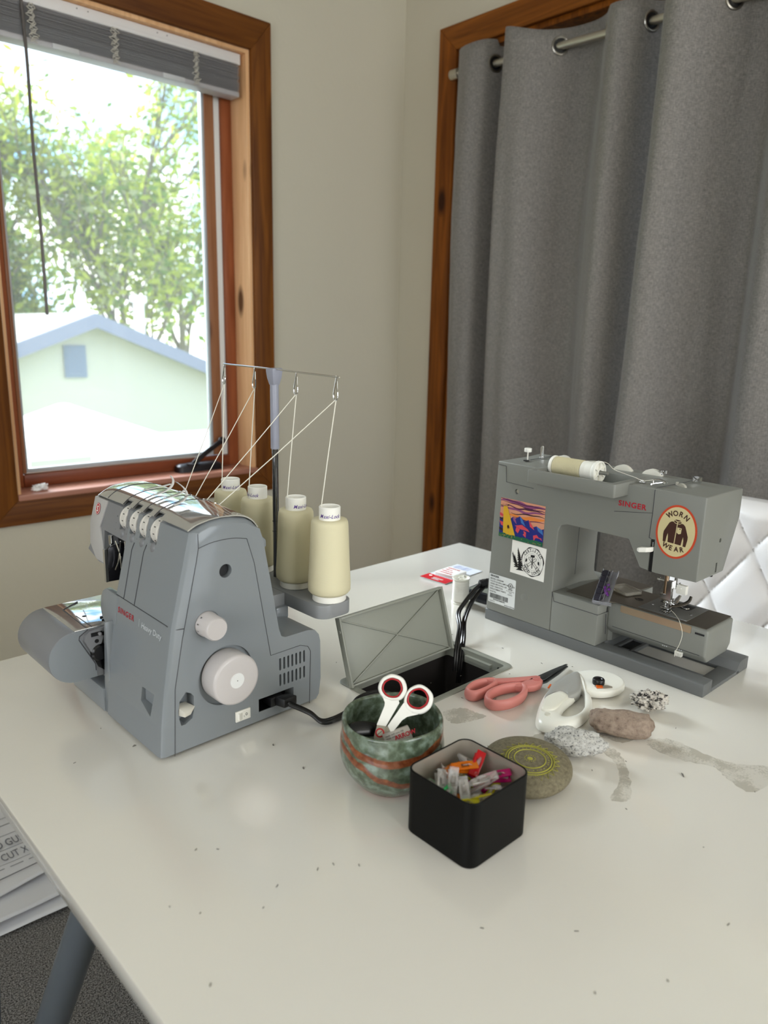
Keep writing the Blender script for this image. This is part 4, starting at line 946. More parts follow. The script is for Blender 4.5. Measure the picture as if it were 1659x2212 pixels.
grv = [MB().box(-0.01, 0.30, v0 - 0.0006, v0 + 0.0006, 0.1600, 0.2320) for v0 in ()]
hole_ = MB().cyl((0.0852, -0.004, 0.2126), 'y', 0.0083, 0.012, 32)
ring_ = MB().cyl((0.0825, -0.004, 0.0815), 'y', 0.0375, 0.0085, 48)
kn_ = MB().cyl((0.0590, -0.004, 0.1535), 'y', 0.0160, 0.0055, 36)
eye_ = MB().prism([(0.0175, 0.0549), (0.0200, 0.068), (0.0283, 0.0768), (0.0345, 0.0735), (0.0381, 0.0688), (0.0378, 0.0537), (0.0352, 0.0414), (0.0260, 0.0365), (0.0207, 0.0366), (0.0185, 0.045)], 'y', -0.004, 0.016)
soc_ = MB().box(0.1280, 0.1825, -0.004, 0.022, 0.0160, 0.0335)
swi_ = MB().box(0.0931, 0.1155, -0.004, 0.003, 0.0135, 0.0282)
vent = []
for r0, r1 in ((0.0630, 0.0800), (0.0410, 0.0578)):
    for i in range(7):
        cx_ = 0.1617 + 0.0064 * i; vent.append(MB().prism(rrect(cx_ - 0.0015, cx_ + 0.0015, r0, r1, 0.0014, 3), 'y', -0.004, 0.006))
vm = MB()
for q in vent: vm.add(q.v, q.f)
# front slit near the bottom
fsl = MB().loft([[(-0.02, 0.0225, 0.0745), (-0.02, 0.0525, 0.0735), (-0.02, 0.0535, 0.0560), (-0.02, 0.0285, 0.0450)], [(0.012, 0.0225, 0.0745), (0.004, 0.0525, 0.0735), (0.004, 0.0535, 0.0560), (0.012, 0.0285, 0.0450)]])
body = tw_.build('tower_housing', M_ser, sg, cuts=slots + [hole_, ring_, kn_, eye_, soc_, swi_, vm, fsl], angle=28)
# overhanging head
hd = MB()
HP = [(frontu(w), w) for w in (0.188, 0.20, 0.22, 0.24, 0.2650)] + [(0.0508, 0.2690), (0.0665, 0.2735), (0.08, 0.2752), (0.096, 0.2747), (0.1157, 0.2712), (0.125, 0.266), (0.1335, 0.256), (0.1385, 0.2412), (0.146, 0.200), (0.148, 0.188)]
def shr(P, f, b=0.0): return [(u + f * (1.4 if i < 5 else 0.3), max(w, 0.188 + b) if i < 5 else w - f * 0.6) for i, (u, w) in enumerate(P)]
hd.loft([at_v(HP, 0.142), at_v(HP, 0.190), at_v([(u, w) for u, w in HP], 0.206), at_v(shr(HP, 0.004, 0.006), 0.252), at_v(shr(HP, 0.010, 0.012), 0.258)])
# the facet line: front edge leans from v=.21 at the top to .222 and back to .187 at the bottom
needle_rec = MB().loft([[(0.0, 0.1405, 0.180), (0.0, 0.1870, 0.180), (0.0, 0.2060, 0.2285), (0.0, 0.1432, 0.2265)], [(0.060, 0.1405, 0.180), (0.060, 0.1870, 0.180), (0.055, 0.2060, 0.2285), (0.055, 0.1432, 0.2265)]])
q = MB(); q.loft([[(0.0, 0.1500, 0.238), (0.0, 0.1655, 0.238), (0.0, 0.1655, 0.2640), (0.0, 0.1500, 0.2640)], [(0.072, 0.1500, 0.238), (0.072, 0.1655, 0.238), (0.072, 0.1655, 0.30), (0.072, 0.1500, 0.30)]])
hd.build('head_housing', M_serd, sg, cuts=[needle_rec, q], angle=25)
MB().loft([[(frontu(w) - 0.0006, v, w) for v, w in ((0.2099, 0.2655), (0.2218, 0.2299), (0.2050, 0.2140), (0.1875, 0.1890), (0.2150, 0.1895), (0.2400, 0.2050), (0.2515, 0.2290), (0.2500, 0.2655))],
           [(frontu(w) + 0.004, v, w) for v, w in ((0.2099, 0.2655), (0.2218, 0.2299), (0.2050, 0.2140), (0.1875, 0.1890), (0.2150, 0.1895), (0.2400, 0.2050), (0.2515, 0.2290), (0.2500, 0.2655))]]).build('head_end_cap', mat('cap_pale_grey', rgb(176, 174, 172), 0.32), sg, bevel=0.0008)
# glossy top cover, slotted over the four dials
crown = lambda v: 0.0062 * min(1.0, max(0.0, v / 0.07)) ** 0.6 * (1 if v < 0.2 else max(0.0, 1 - ((v - 0.2) / 0.058) ** 2 * 0.55))
def coverpts(v, dz=0.0):
    base = [(0.0405, 0.2662), (0.0508, 0.2708), (0.0665, 0.2742), (0.0800, 0.2755), (0.0960, 0.2750), (0.1080, 0.2736), (0.1180, 0.2706), (0.1270, 0.2648), (0.1335, 0.2565)]
    c_ = crown(v); sh_ = (0.3, 0.75, 1.0, 1.0, 1.0, 0.88, 0.62, 0.25, 0.0); e_ = max(0.0, (v - 0.235) / 0.022)
    return [(u + (0.006 * e_ if i < 2 else 0), v, w + c_ * s_ + 0.0005 + dz - 0.004 * e_ * e_) for i, ((u, w), s_) in enumerate(zip(base, sh_))]
def smooth_sec(P): return [tuple(p) for p in smooth_pts(P, 4)]
cv = MB(); vv_ = [0.0035, 0.010, 0.02, 0.04, 0.06, 0.08, 0.11, 0.14, 0.17, 0.20, 0.22, 0.24, 0.252, 0.257]
cv.loft([smooth_sec(coverpts(v)) for v in vv_], closed=False, caps=False)
cvs = []
for v0 in (0.0670, 0.0950, 0.1220, 0.1500):
    cvs.append(MB().box(0.0, 0.0475, v0, v0 + 0.0155, 0.25, 0.31))
cv.build('top_cover', M_cover, sg, solid=0.0016, cuts=cvs, angle=40)
for v0 in (0.0825, 0.1105, 0.1375, 0.1655, 0.2105):
    P = [(p[0], p[1], p[2] + 0.0008) for p in smooth_sec(coverpts(v0))]
    MB().tube([p for p in P if p[0] < 0.122], 0.0007, 4).build('thread_groove', M_seam, sg)
for v0 in (0.062, 0.09, 0.12, 0.15):
    MB().tube(smooth_pts([(0.108, v0 + 0.003, 0.2760), (0.113, v0 + 0.003, 0.2785), (0.117, v0, 0.2765), (0.116, v0 - 0.004, 0.2740)], 3), 0.0008, 5).build('thread_hook', M_chrome, sg)
# tension dials sitting in the slots
for v0 in (0.0670, 0.0950, 0.1220, 0.1500):
    d = MB(); d.lathe([(0.0160, 0), (0.0176, 0.001), (0.0176, 0.0040), (0.0168, 0.0046), (0.0168, 0.0118), (0.0176, 0.0124), (0.0176, 0.0140), (0.0160, 0.0146)], 56, (0.0515, v0 + 0.0004, 0.2500), 'y')
    for i in range(12):
        a = 2 * PI * i / 12; d.box(0.0515 + 0.0168 * math.cos(a) - 0.0005, 0.0515 + 0.0168 * math.cos(a) + 0.0005, v0 + 0.0055, v0 + 0.0090, 0.25 + 0.0168 * math.sin(a) - 0.0005, 0.25 + 0.0168 * math.sin(a) + 0.0005, 1)
    d.build('tension_dial', [mat('dial_pale', rgb(214, 210, 202), 0.3), M_ink], sg)
# raised rounded stops under the slots
for v0 in (0.0670, 0.0950, 0.1220, 0.1500):
    s_ = MB(); s_.sphere((frontu(0.2325) + 0.0040, v0 + 0.00775, 0.2320), 0.0078, 12, sc=(0.75, 1.0, 0.95))
    s_.build('dial_stop', M_serd, sg)
# front seams and marks
class FM:
    def tube(s, pts, w, n): MB().tube(pts, w, n).build('panel_seam', M_seam, sg)
fm = FM()
def fl(pts, w=0.0007): fm.tube([(frontu(z) - 0.0002, v, z) for v, z in pts], w, 5)
fl([(0.0118, 0.1590), (0.141, 0.1612)], 0.0006); fl([(0.0118, 0.1590), (0.0085, 0.1588)], 0.0006); fm.tube([(0.0145, 0.0058, 0.1588), (0.0195, 0.0004, 0.1562), (0.0288, -0.0002, 0.1552)], 0.0006, 5)
fl([(0.1212, 0.1615), (0.1232, 0.2210), (0.1200, 0.2300)]); fl([(0.0925, 0.1606), (0.0930, 0.2240), (0.0890, 0.2340)])
fm.tube([(0.0108, -0.0002, 0.0012), (0.0147, -0.0002, 0.0848), (0.0266, -0.0002, 0.1436), (0.0475, -0.0002, 0.2300), (0.0508, -0.0002, 0.2460), (0.0508, -0.0002, 0.2630)], 0.0004, 5)
fm.tube(smooth_pts([(0.0508, -0.0002, 0.2460), (0.0700, -0.0002, 0.2502), (0.0950, -0.0002, 0.2505), (0.1152, -0.0002, 0.2466)], 4), 0.0004, 5)
fm.tube([(0.1152, -0.0002, 0.2466), (0.1250, -0.0002, 0.2150), (0.1472, -0.0002, 0.0880), (0.1937, -0.0002, 0.0887), (0.2060, -0.0002, 0.0840), (0.2104, -0.0002, 0.0761), (0.2088, -0.0002, 0.0010)], 0.0004, 5)
# grab lip behind the side panel
MB().loft([[(0.128, v, 0.2600), (0.1385, v, 0.2450), (0.1435, v, 0.2400), (0.1440, v, 0.2320), (0.1395, v, 0.2290)] for v in (0.001, 0.135)]).build('carry_lip', M_ser, sg, bevel=0.0015)
# front panel flap
def fpan(poly, name, m, t0=-0.0010, t1=0.007, bev=0.0015):
    return MB().loft([[(frontu(w) + t0, v, w) for v, w in poly], [(frontu(w) + t1, v, w) for v, w in poly]]).build(name, m, sg, bevel=bev)
fpan([(0.1345, 0.1240), (0.1620, 0.1180), (0.1740, 0.1240), (0.1815, 0.1340), (0.1835, 0.1480), (0.1800, 0.1570), (0.1715, 0.1615), (0.1640, 0.1610), (0.1410, 0.1605), (0.1345, 0.1605)], 'looper_cover', M_ser)
MB().loft([[(u, v, w) for v, w in ((0.137, 0.0), (0.1415, 0.128), (0.1450, 0.128), (0.1555, 0.044), (0.1570, 0.0))] for u in (-0.003, 0.012)]).build('panel_edge', M_ser, sg, bevel=0.001)
# lettering on the front, reading towards the camera
tx = MB(); tx.text('SINGER', (frontu(0.1418) - 0.0005, 0.1325, 0.1418), (0, -1, 0), (0.17, 0, 1), 0.0098, bold=0.014, sx=1.16, track=0.2)
tx.build('red_lettering', M_red, sg, recalc=False)
tx = MB(); tx.text('Heavy Duty', (frontu(0.1402) - 0.0005, 0.0690, 0.1402), (0, -1, 0), (0.17, 0, 1), 0.0098, bold=0.004, sx=1.06)
tx.flat([(0, -0.001), (0.0005, -0.001), (0.0005, 0.0085), (0, 0.0085)], (frontu(0.1405) - 0.0005, 0.0755, 0.1405), (0, -1, 0), (0.17, 0, 1))
tx.build('pale_lettering', M_lightink, sg, recalc=False)
lg = MB(); c_ = Vector((0.0368, 0.2335, 0.2515)); n1 = Vector((0, -1, 0)); n2 = Vector((0.249, 0, 1)).normalized(); out_ = Vector((-1, 0, 0.249)).normalized()
o_ = c_ + out_ * 0.0012
lg.flat([(0.0068 * math.cos(2 * PI * i / 40), 0.0078 * math.sin(2 * PI * i / 40)) for i in range(40)], o_, n1, n2, 0)
lg.tube([o_ + n1 * 0.0057 * math.cos(2 * PI * i / 40) + n2 * 0.0066 * math.sin(2 * PI * i / 40) + out_ * 0.0002 for i in range(40)], 0.0003, 4, 1, closed=True)
lg.text('S', o_ - n2 * 0.0038 + out_ * 0.0004, n1, n2, 0.0108, 1, bold=0.03, align='c', sx=1.0)
lg.build('round_emblem', [M_red, M_white], sg, recalc=False)
for v0 in (0.1775, 0.1455, 0.1165, 0.0895):
    mk = MB()
    for k_, t in enumerate(('+', '-', '-')): mk.text(t, (frontu(0.2520 - 0.008 * k_) - 0.0004, v0, 0.2505 - 0.008 * k_), (0, -1, 0), (0.249, 0, 1), 0.0045, bold=0.02)
    mk.build('dial_mark', M_ink, sg, recalc=False)
# curling paper tags on the cover
def ptag(name, txt, P, wd):
    S_ = smooth_pts(P, 5); m_ = MB(); d0 = (S_[1] - S_[0]).normalized(); side = d0.cross(Vector((0, 0, 1))).normalized() * wd
    m_.loft([[tuple(p - side), tuple(p + side)] for p in S_], closed=False, caps=False)
    o = m_.build(name, mat('paper_tag', rgb(226, 224, 220), 0.7), sg, solid=0.0003, angle=180)
    t_ = MB(); d_ = (S_[8] - S_[0]).normalized(); up_ = Vector((0, 0, 1)).cross(d_).normalized(); nn = d_.cross(up_).normalized()
    t_.text(txt, S_[1] - up_ * wd * 0.5 + nn * 0.0012, d_, up_, wd * 1.9, bold=0.02)
    t_.build('tag_writing', M_ink, o, recalc=False)
ptag('paper_tag', 'R needle', [(0.058, 0.146, 0.2880), (0.073, 0.1455, 0.2895), (0.086, 0.145, 0.2905), (0.095, 0.142, 0.2925)], 0.0030)
ptag('paper_tag', 'L stitch', [(0.0555, 0.1165, 0.2865), (0.071, 0.116, 0.2895), (0.083, 0.119, 0.294), (0.090, 0.126, 0.300), (0.091, 0.134, 0.305)], 0.0032)
ptag('paper_tag', 'Up loops', [(0.0565, 0.0895, 0.2868), (0.069, 0.0890, 0.2888), (0.080, 0.090, 0.2910), (0.087, 0.092, 0.2935)], 0.0030)
ptag('paper_tag', 'Under loop', [(0.0545, 0.0600, 0.2850), (0.067, 0.0605, 0.2885), (0.076, 0.067, 0.294), (0.078, 0.078, 0.300), (0.074, 0.088, 0.306)], 0.0030)
# needle area
na = MB(); na.box(0.046, 0.058, 0.146, 0.200, 0.1895, 0.2270); na.build('needle_recess', M_black, sg)
lf_ = MB(); lf_.prism([(0.0180, 0.2130), (0.0215, 0.2160), (0.0480, 0.2180), (0.0500, 0.1740), (0.0440, 0.1690), (0.0150, 0.1700)], 'y', 0.1690, 0.1720)
lf_.build('presser_lifter', mat('lifter_black', rgb(30, 30, 34), 0.22, 0.3), sg, bevel=0.0006)
ne = MB(); ne.box(0.0135, 0.0170, 0.1685, 0.1735, 0.1700, 0.2130); ne.cyl((0.027, 0.178, 0.216), 'z', 0.003, 0.012, 14)
for P in ([(0.026, 0.163, 0.224), (0.028, 0.157, 0.210), (0.027, 0.152, 0.197)], [(0.027, 0.150, 0.226), (0.028, 0.156, 0.212), (0.027, 0.160, 0.196), (0.024, 0.163, 0.186)], [(0.029, 0.155, 0.205), (0.027, 0.152, 0.190)]): ne.tube(P, 0.0009, 6)
ne.cyl((0.034, 0.150, 0.140), 'z', 0.0022, 0.085, 12); ne.cyl((0.042, 0.152, 0.140), 'z', 0.0030, 0.085, 12)
ne.build('needle_wires', M_chrome, sg)
pfo = MB(); pfo.box(0.018, 0.050, 0.150, 0.170, 0.1215, 0.1250); pfo.box(0.034, 0.044, 0.153, 0.171, 0.125, 0.150); pfo.build('presser_foot', M_chrome, sg, bevel=0.001)
# lower left: base, back, cloth plate
MB().box(0.012, 0.2280, 0.1420, 0.2700, 0.0, 0.0450).build('lower_base', M_ser, sg, bevel=0.003)
MB().prism([(-0.0055, 0.1555), (-0.0050, 0.2600), (0.004, 0.2700), (0.02, 0.2700), (0.02, 0.1555)], 'z', 0.0, 0.0330).build('base_front', M_ser, sg, bevel=0.003)
MB().prism([(0.056, 0.0), (0.228, 0.0), (0.228, 0.105), (0.164, 0.1065), (0.150, 0.1170), (0.075, 0.1170), (0.056, 0.1120)], 'y', 0.1425, 0.266).build('rear_housing', M_ser, sg, bevel=0.004)
D_ = [(0.0560, 0.1180), (-0.0320, 0.1180)] + arc(-0.0350, 0.0845, 0.0335, 92, 272, 18) + [(-0.0086, 0.0505), (0.0560, 0.0490)]
cl = MB(); cl.loft([at_v(D_, 0.160), at_v(D_, 0.2690)])
cl.build('cloth_plate', M_serd, sg, bevel=0.0008, seg=2, angle=30)
MB().box(-0.0345, 0.0555, 0.1600, 0.2688, 0.1178, 0.1184).build('plate_top', M_cover, sg, bevel=0.0003)
MB().loft([at_v([(0.0050, 0.1172), (-0.0320, 0.1172)] + arc(-0.0350, 0.0845, 0.0330, 92, 272, 18) + [(-0.0100, 0.0513), (-0.0100, 0.0690), (-0.0290, 0.1090), (-0.0180, 0.1165)], v) for v in (0.1590, 0.1602)]).build('plate_end', M_ser, sg)
ce = MB()
ce.tube([(-0.0180, 0.1588, 0.1172), (-0.0290, 0.1588, 0.1105), (-0.0300, 0.1588, 0.1060), (-0.0115, 0.1588, 0.0690), (-0.0112, 0.1588, 0.0600)], 0.0007, 5, 0)
ce.build('end_seam', M_seam, sg)
lp = MB(); lp.prism([(-0.0175, 0.1150), (0.0050, 0.1170), (0.0010, 0.1060), (-0.0035, 0.0960), (-0.0100, 0.0900), (-0.0150, 0.0830), (-0.0245, 0.1040), (-0.0225, 0.1110)], 'y', 0.1555, 0.1600)
lp.box(-0.0160, -0.0020, 0.1545, 0.1555, 0.1075, 0.1125, 1); lp.cyl((-0.0093, 0.1556, 0.1005), (0, -1, 0), 0.0026, 0.0008, 18, m=1); lp.cyl((0.0000, 0.1556, 0.1085), (0, -1, 0), 0.0026, 0.0008, 18, m=1)
lp.lathe([(0.0022, 0), (0.0022, 0.003), (0.001, 0.004)], 14, (-0.0055, 0.1545, 0.1100), (0, -1, 0), m=0)
lp.build('looper_plate', [M_serd, M_black], sg)
lk = MB(); lk.lathe([(0.0115, 0), (0.0115, 0.005), (0.0090, 0.007), (0.0040, 0.0075)], 32, (-0.0058, 0.1600, 0.0840), (0, -1, 0)); lk.prism([(-0.0015, 0.0745), (0.0130, 0.0880), (0.0100, 0.1080), (0.0040, 0.1080), (0.0040, 0.0920), (-0.0040, 0.0760)], 'y', 0.154, 0.1580)
lk.prism([(-0.0175, 0.0880), (-0.0030, 0.0720), (0.0080, 0.0680), (0.0010, 0.0560), (-0.0080, 0.0640)], 'y', 0.1575, 0.1598)
lk.box(0.0050, 0.0540, 0.1425, 0.1596, 0.0460, 0.1160); lk.build('looper_works', M_blackgloss, sg, bevel=0.0006)
pt = MB()
for P in ([(-0.0169, 0.2430, 0.1186), (-0.0192, 0.1607, 0.1186)], [(-0.0123, 0.2099, 0.1186), (-0.0120, 0.1610, 0.1186)], [(-0.0169, 0.243, 0.1186), (0.010, 0.262, 0.1186)]): pt.tube(P, 0.0006, 4)
pt.build('plate_seams', M_seam, sg)
ps_ = MB(); ps_.cyl((-0.0045, 0.2030, 0.1178), 'z', 0.0030, 0.0006, 20); ps_.box(-0.0066, -0.0024, 0.2026, 0.2034, 0.1184, 0.1186, 1); ps_.build('plate_screw', [M_chrome, M_dark], sg)
fp_ = MB(); fp_.box(0.0080, 0.0180, 0.182, 0.1835, 0.1180, 0.1210); fp_.box(0.0060, 0.0150, 0.172, 0.1735, 0.1180, 0.1210); fp_.box(0.012, 0.030, 0.164, 0.186, 0.1180, 0.1195); fp_.build('stitch_fingers', mat('dark_steel', rgb(84, 84, 88), 0.3, 0.9), sg)
# side controls
hw = MB(); hw.lathe([(0.0300, 0.0), (0.0312, 0.002), (0.0312, 0.0265), (0.0300, 0.0292), (0.0275, 0.0300), (0.0100, 0.0302)], 64, (0.0808, 0.0035, 0.0845), (0, -1, 0))
o = hw.build('hand_wheel', M_knob, sg, angle=50); o['label'] = 'big pale hand wheel on the side'
cp_ = MB(); cp_.lathe([(0.0094, 0), (0.0094, 0.0008)], 40, (0.0808, -0.0264, 0.0845), (0, -1, 0)); cp_.cyl((0.0808, -0.0273, 0.0845), (0, -1, 0), 0.0006, 0.0002, 10, m=1)
cp_.build('wheel_cap', [mat('cap_white', rgb(226, 226, 224), 0.35), M_dark], o)
kb = MB(); kb.lathe([(0.0150, 0), (0.0150, 0.004), (0.0143, 0.006), (0.0140, 0.0225), (0.0125, 0.0245)], 60, (0.0585, 0.0012, 0.1535), (0, -1, 0), wob=lambda t, z: (0.012 if int(t * 30 / (2 * PI) * 2) % 2 else -0.008) if z > 0.014 else 0.0)
kb.build('stitch_knob', M_knob, sg, angle=50)
km = MB()
for i in range(5):
    a = 2.3 + 0.55 * i; km.text(str(i + 1) if i else 'R', (0.0585 + 0.0152 * math.cos(a), -0.0035, 0.1535 + 0.0152 * math.sin(a)), (-math.sin(a), 0, math.cos(a)), (0, -1, 0), 0.0042, bold=0.02, align='c')
km.build('knob_marks', M_ink, sg, recalc=False)
MB().cyl((0.0852, 0.0070, 0.2126), 'y', 0.0080, 0.0008, 28).build('hole_bottom', M_dark, sg)
el = MB(); el.loft([[(0.0190, 0.010, 0.0520), (0.0190, 0.010, 0.0605), (0.0330, 0.012, 0.0590), (0.0330, 0.012, 0.0540)], [(0.0180, 0.0, 0.0500), (0.0190, 0.0, 0.0590), (0.0385, -0.001, 0.0565), (0.0385, -0.001, 0.0555)], [(0.0215, -0.008, 0.0500), (0.0215, -0.008, 0.0560), (0.0300, -0.006, 0.0555), (0.0300, -0.006, 0.0500)]])
el.build('feed_lever', mat('lever_ivory', rgb(206, 202, 190), 0.35), sg, bevel=0.0008)
sw_ = MB(); sw_.box(0.0935, 0.1151, -0.0010, 0.0025, 0.0139, 0.0278); sw_.build('power_switch', M_white, sg, bevel=0.0006)
rk = MB(); rk.loft([[(0.0965, -0.0005, 0.0162), (0.0965, -0.0005, 0.0256), (0.1035, -0.0005, 0.0256), (0.1035, -0.0005, 0.0162)], [(0.0970, -0.0042, 0.0165), (0.0970, -0.0042, 0.0253), (0.1030, -0.0012, 0.0253), (0.1030, -0.0012, 0.0165)]]); rk.box(0.1035, 0.1125, -0.0016, -0.0005, 0.0162, 0.0256)
rk.tube([(0.1085 + 0.0012 * math.cos(a), -0.0018, 0.0215 + 0.0016 * math.sin(a)) for a in [2 * PI * i / 20 for i in range(20)]], 0.0003, 4, 1, closed=True); rk.box(0.1050, 0.1053, -0.0019, -0.0015, 0.0185, 0.0205, 1)
rk.build('switch_rocker', [M_white, M_ink], sg)
MB().box(0.1282, 0.1823, 0.019, 0.0219, 0.0162, 0.0333).box(0.1282, 0.1823, 0.001, 0.0219, 0.0150, 0.0164).build('power_socket', M_black, sg)
MB().box(0.158, 0.204, 0.0050, 0.0062, 0.0400, 0.0810).build('vent_backing', M_dark, sg)
# spool stand
TU, W0 = 0.2500, 0.1370
CV = (0.0095, 0.0830, 0.1760, 0.2490)
st_ = MB(); outl = [(0.2200, 0.066), (0.2215, 0.010), (0.2260, -0.004), (0.2400, -0.0115), (0.2600, -0.0115), (0.2725, -0.004), (0.2770, 0.010), (0.2770, 0.245), (0.2725, 0.262), (0.2600, 0.2695), (0.2400, 0.2695), (0.2260, 0.262), (0.2215, 0.245), (0.2200, 0.200)]
ring_pts = rrect(0.2200, 0.2770, -0.0115, 0.2695, 0.017, 7)
st_.prism(ring_pts, 'z', W0 - 0.0190, W0); st_.box(0.196, 0.224, 0.070, 0.196, W0 - 0.0185, W0 - 0.001)
st_.build('spool_tray', mat('tray_grey', rgb(138, 140, 142), 0.3), sg, bevel=0.0012)
MB().box(0.202, 0.2230, 0.064, 0.200, 0.1000, W0 - 0.018).build('tray_support', M_ser, sg, bevel=0.003)
po = MB(); po.cyl((TU + 0.002, 0.1335, W0 - 0.002), 'z', 0.0044, 0.205, 20); po.cyl((TU + 0.002, 0.1335, W0 + 0.068), 'z', 0.0050, 0.0012, 20); po.cyl((TU + 0.002, 0.1335, W0 + 0.083), 'z', 0.0050, 0.0012, 20)
po.build('pole', mat('pole_dark_chrome', rgb(120, 120, 124), 0.1, 1.0), sg)
pu = MB(); pu.prism(rrect(TU - 0.0035, TU + 0.0075, 0.1280, 0.1390, 0.004), 'z', 0.325, 0.4330); pu.loft([[(TU + 0.002 + s_ * a, 0.1335 + s_ * b, z) for a, b in ((-1, -1), (1, -1), (1, 1), (-1, 1))] for s_, z in ((0.0052, 0.414), (0.0075, 0.424), (0.0085, 0.433), (0.0085, 0.4375))])
pu.build('pole_sleeve', mat('sleeve_grey', rgb(150, 152, 166), 0.3), sg, bevel=0.0015)
an = MB(); zA = 0.4362
an.tube([(TU, -0.0080, zA - 0.0035), (TU, 0.0550, zA - 0.0022), (TU, 0.1335, zA), (TU, 0.2600, zA + 0.0015)], 0.0012, 8)
EV = (-0.0020, 0.0805, 0.1785, 0.2585)
for v0 in EV:
    zz = zA - 0.003 + 0.0045 * (v0 / 0.26)
    P = [(TU, v0, zz), (TU, v0 + 0.0006, zz - 0.006)]
    loop = [(TU + 0.0008, v0 - 0.0005, zz - 0.006), (TU - 0.001, v0 - 0.0030, zz - 0.014), (TU - 0.002, v0 - 0.0050, zz - 0.022), (TU - 0.002, v0 - 0.0042, zz - 0.027), (TU - 0.001, v0, zz - 0.0295), (TU, v0 + 0.0042, zz - 0.027), (TU, v0 + 0.0050, zz - 0.022), (TU, v0 + 0.0030, zz - 0.014), (TU, v0 + 0.0006, zz - 0.005), (TU, v0, zz + 0.001)]
    an.tube(smooth_pts(loop, 3), 0.0010, 6)
an.build('thread_antenna', M_chrome, sg)
# four cones of thread
cones = []
proto = None
labels = ('front right cone of cream thread, nearest the raised grey lid', 'second cone of cream thread from the raised lid, right of the chrome pole', 'third cone of cream thread from the raised lid, half hidden left of the chrome pole', 'farthest cone of cream thread, beside the window sill')
SG_M = Matrix.Translation((0.711 * 0.485, 1.52 * 0.485, ZT)) @ Matrix.Rotation(0.02, 4, 'Z')
ends = ((0.115, 0.062, 0.2750), (0.115, 0.090, 0.2765), (0.117, 0.120, 0.2765), (0.118, 0.150, 0.2765))
CH = (0.128, 0.127, 0.127, 0.127)
for i in range(4):
    p = SG_M @ Vector((TU, CV[i], W0 + 0.0003))
    cn_ = thing('thread_cone', labels[i], 'thread cone', p, 0.02, 'cream thread cones on the serger stand')
    co = MB(); co.lathe([(0.0220, 0), (0.0228, 0.001), (0.0224, 0.0085), (0.0180, 0.0100), (0.0142, 0.105), (0.0142, 0.1275), (0.0134, 0.1285), (0.0126, 0.1275), (0.0122, 0.106)], 40)
    co.build('cone_core', mat('core_white', rgb(240, 238, 230), 0.5), cn_)
    ya = MB(); kk = 0.985 if i in (1, 2) else 1.0
    pr = [(0.0190, 0.0090), (0.0255, 0.0105), (0.0284, 0.0140), (0.0286, 0.0220), (0.0272, 0.050), (0.0258, 0.080), (0.0249, 0.1020), (0.0244, 0.1070), (0.0228, 0.1105), (0.0150, 0.1110)]
    ya.lathe([(r * kk, z) for r, z in pr], 56, wob=lambda t, z: 0.004 * math.sin(2 * t + z * 130) if 0.012 < z < 0.107 else 0)
    ya.build('wound_thread', M_thread, cn_, angle=70)
    la = MB(); th0 = math.atan2(-p.y, -p.x) - 0.02 + (0.0, 0.75, -0.95, 0.05)[i]
    s_ = 'Maxi-Lock'; adv = [0.0058, 0.0034, 0.0030, 0.0018, 0.0024, 0.0034, 0.0032, 0.0032, 0.0030]; tot = sum(adv); x_ = -tot / 2
    for chx, a_ in zip(s_, adv):
        xm = x_ + a_ / 2; th = th0 + xm / 0.0143
        nn = Vector((math.cos(th), math.sin(th), 0)); tt = Vector((-math.sin(th), math.cos(th), 0)); upv = (Vector((0, 0, 1)) + tt * 0.30).normalized()
        la.text(chx, nn * 0.0144 + Vector((0, 0, 0.1145)), tt, upv, 0.0072, bold=0.012, align='c', sx=0.86); x_ += a_
    la.build('core_print', mat('purple_print', rgb(96, 66, 150), 0.5), cn_, recalc=False)
    th_ = MB(); base = Vector((-0.012, 0.006, 0.1105)); eye = Vector((0.0, EV[i] - CV[i], 0.4362 - 0.0315 - W0 + 0.004 * EV[i] / 0.26))
    end = Vector((ends[i][0] - TU, ends[i][1] - CV[i], ends[i][2] - W0))
    th_.tube(smooth_pts([base, base.lerp(eye, 0.5) + Vector((0.0006, 0.0012, 0)), eye], 6), 0.00075, 5); th_.tube([eye, eye.lerp(end, 0.5) + Vector((0, 0, -0.001)), end], 0.00062, 5)
    th_.build('loose_thread', mat('thread_strand', rgb(232, 228, 214), 0.8), cn_)

# ================================================================== CORDS
def W3(P, dz=0.0): return [(p[0], p[1], p[2] + ZT + dz) for p in P]
cd = thing('power_cord', 'black power cord from the serger socket to the cable port behind the green bowl', 'cord', (0, 0, 0))
c_ = MB()
q0 = SG_M @ Vector((0.160, -0.020, 0.025)); q0 = (q0.x, q0.y, q0.z - ZT)
path = [q0, (0.5235, 0.7010, 0.014), (0.531, 0.686, 0.0055), (0.546, 0.680, 0.0052), (0.575, 0.684, 0.0052), (0.605, 0.700, 0.0060), (0.630, 0.700, 0.0062), (0.650, 0.690, 0.004), (0.660, 0.684, -0.012), (0.662, 0.682, -0.06)]
SP_ = smooth_pts(W3(path), 8)
for off in (-0.0026, 0.0026):
    c_.tube([p + Vector((0.3 * off, off, 0)) for p in SP_], 0.0029, 10)
c_.build('cord', M_blackgloss, cd)
pg_ = MB(); pg_.loft([[tuple(SG_M @ Vector((u, v, w))) for u, w in ((0.1440, 0.0180), (0.1640, 0.0180), (0.1640, 0.0305), (0.1440, 0.0305))] for v in (0.017, -0.004)])
pg_.loft([[tuple(SG_M @ Vector((u + du, v, w))) for u, w in ((0.150, 0.0195), (0.170, 0.0195), (0.170, 0.0315), (0.150, 0.0315))] for v, du in ((-0.004, 0), (-0.019, 0.004))])
pg_.build('plug', M_black, cd, bevel=0.0015)
cd = thing('power_cord', 'pair of black cords from the left end of the sewing machine into the cable port', 'cord', (0, 0, 0))
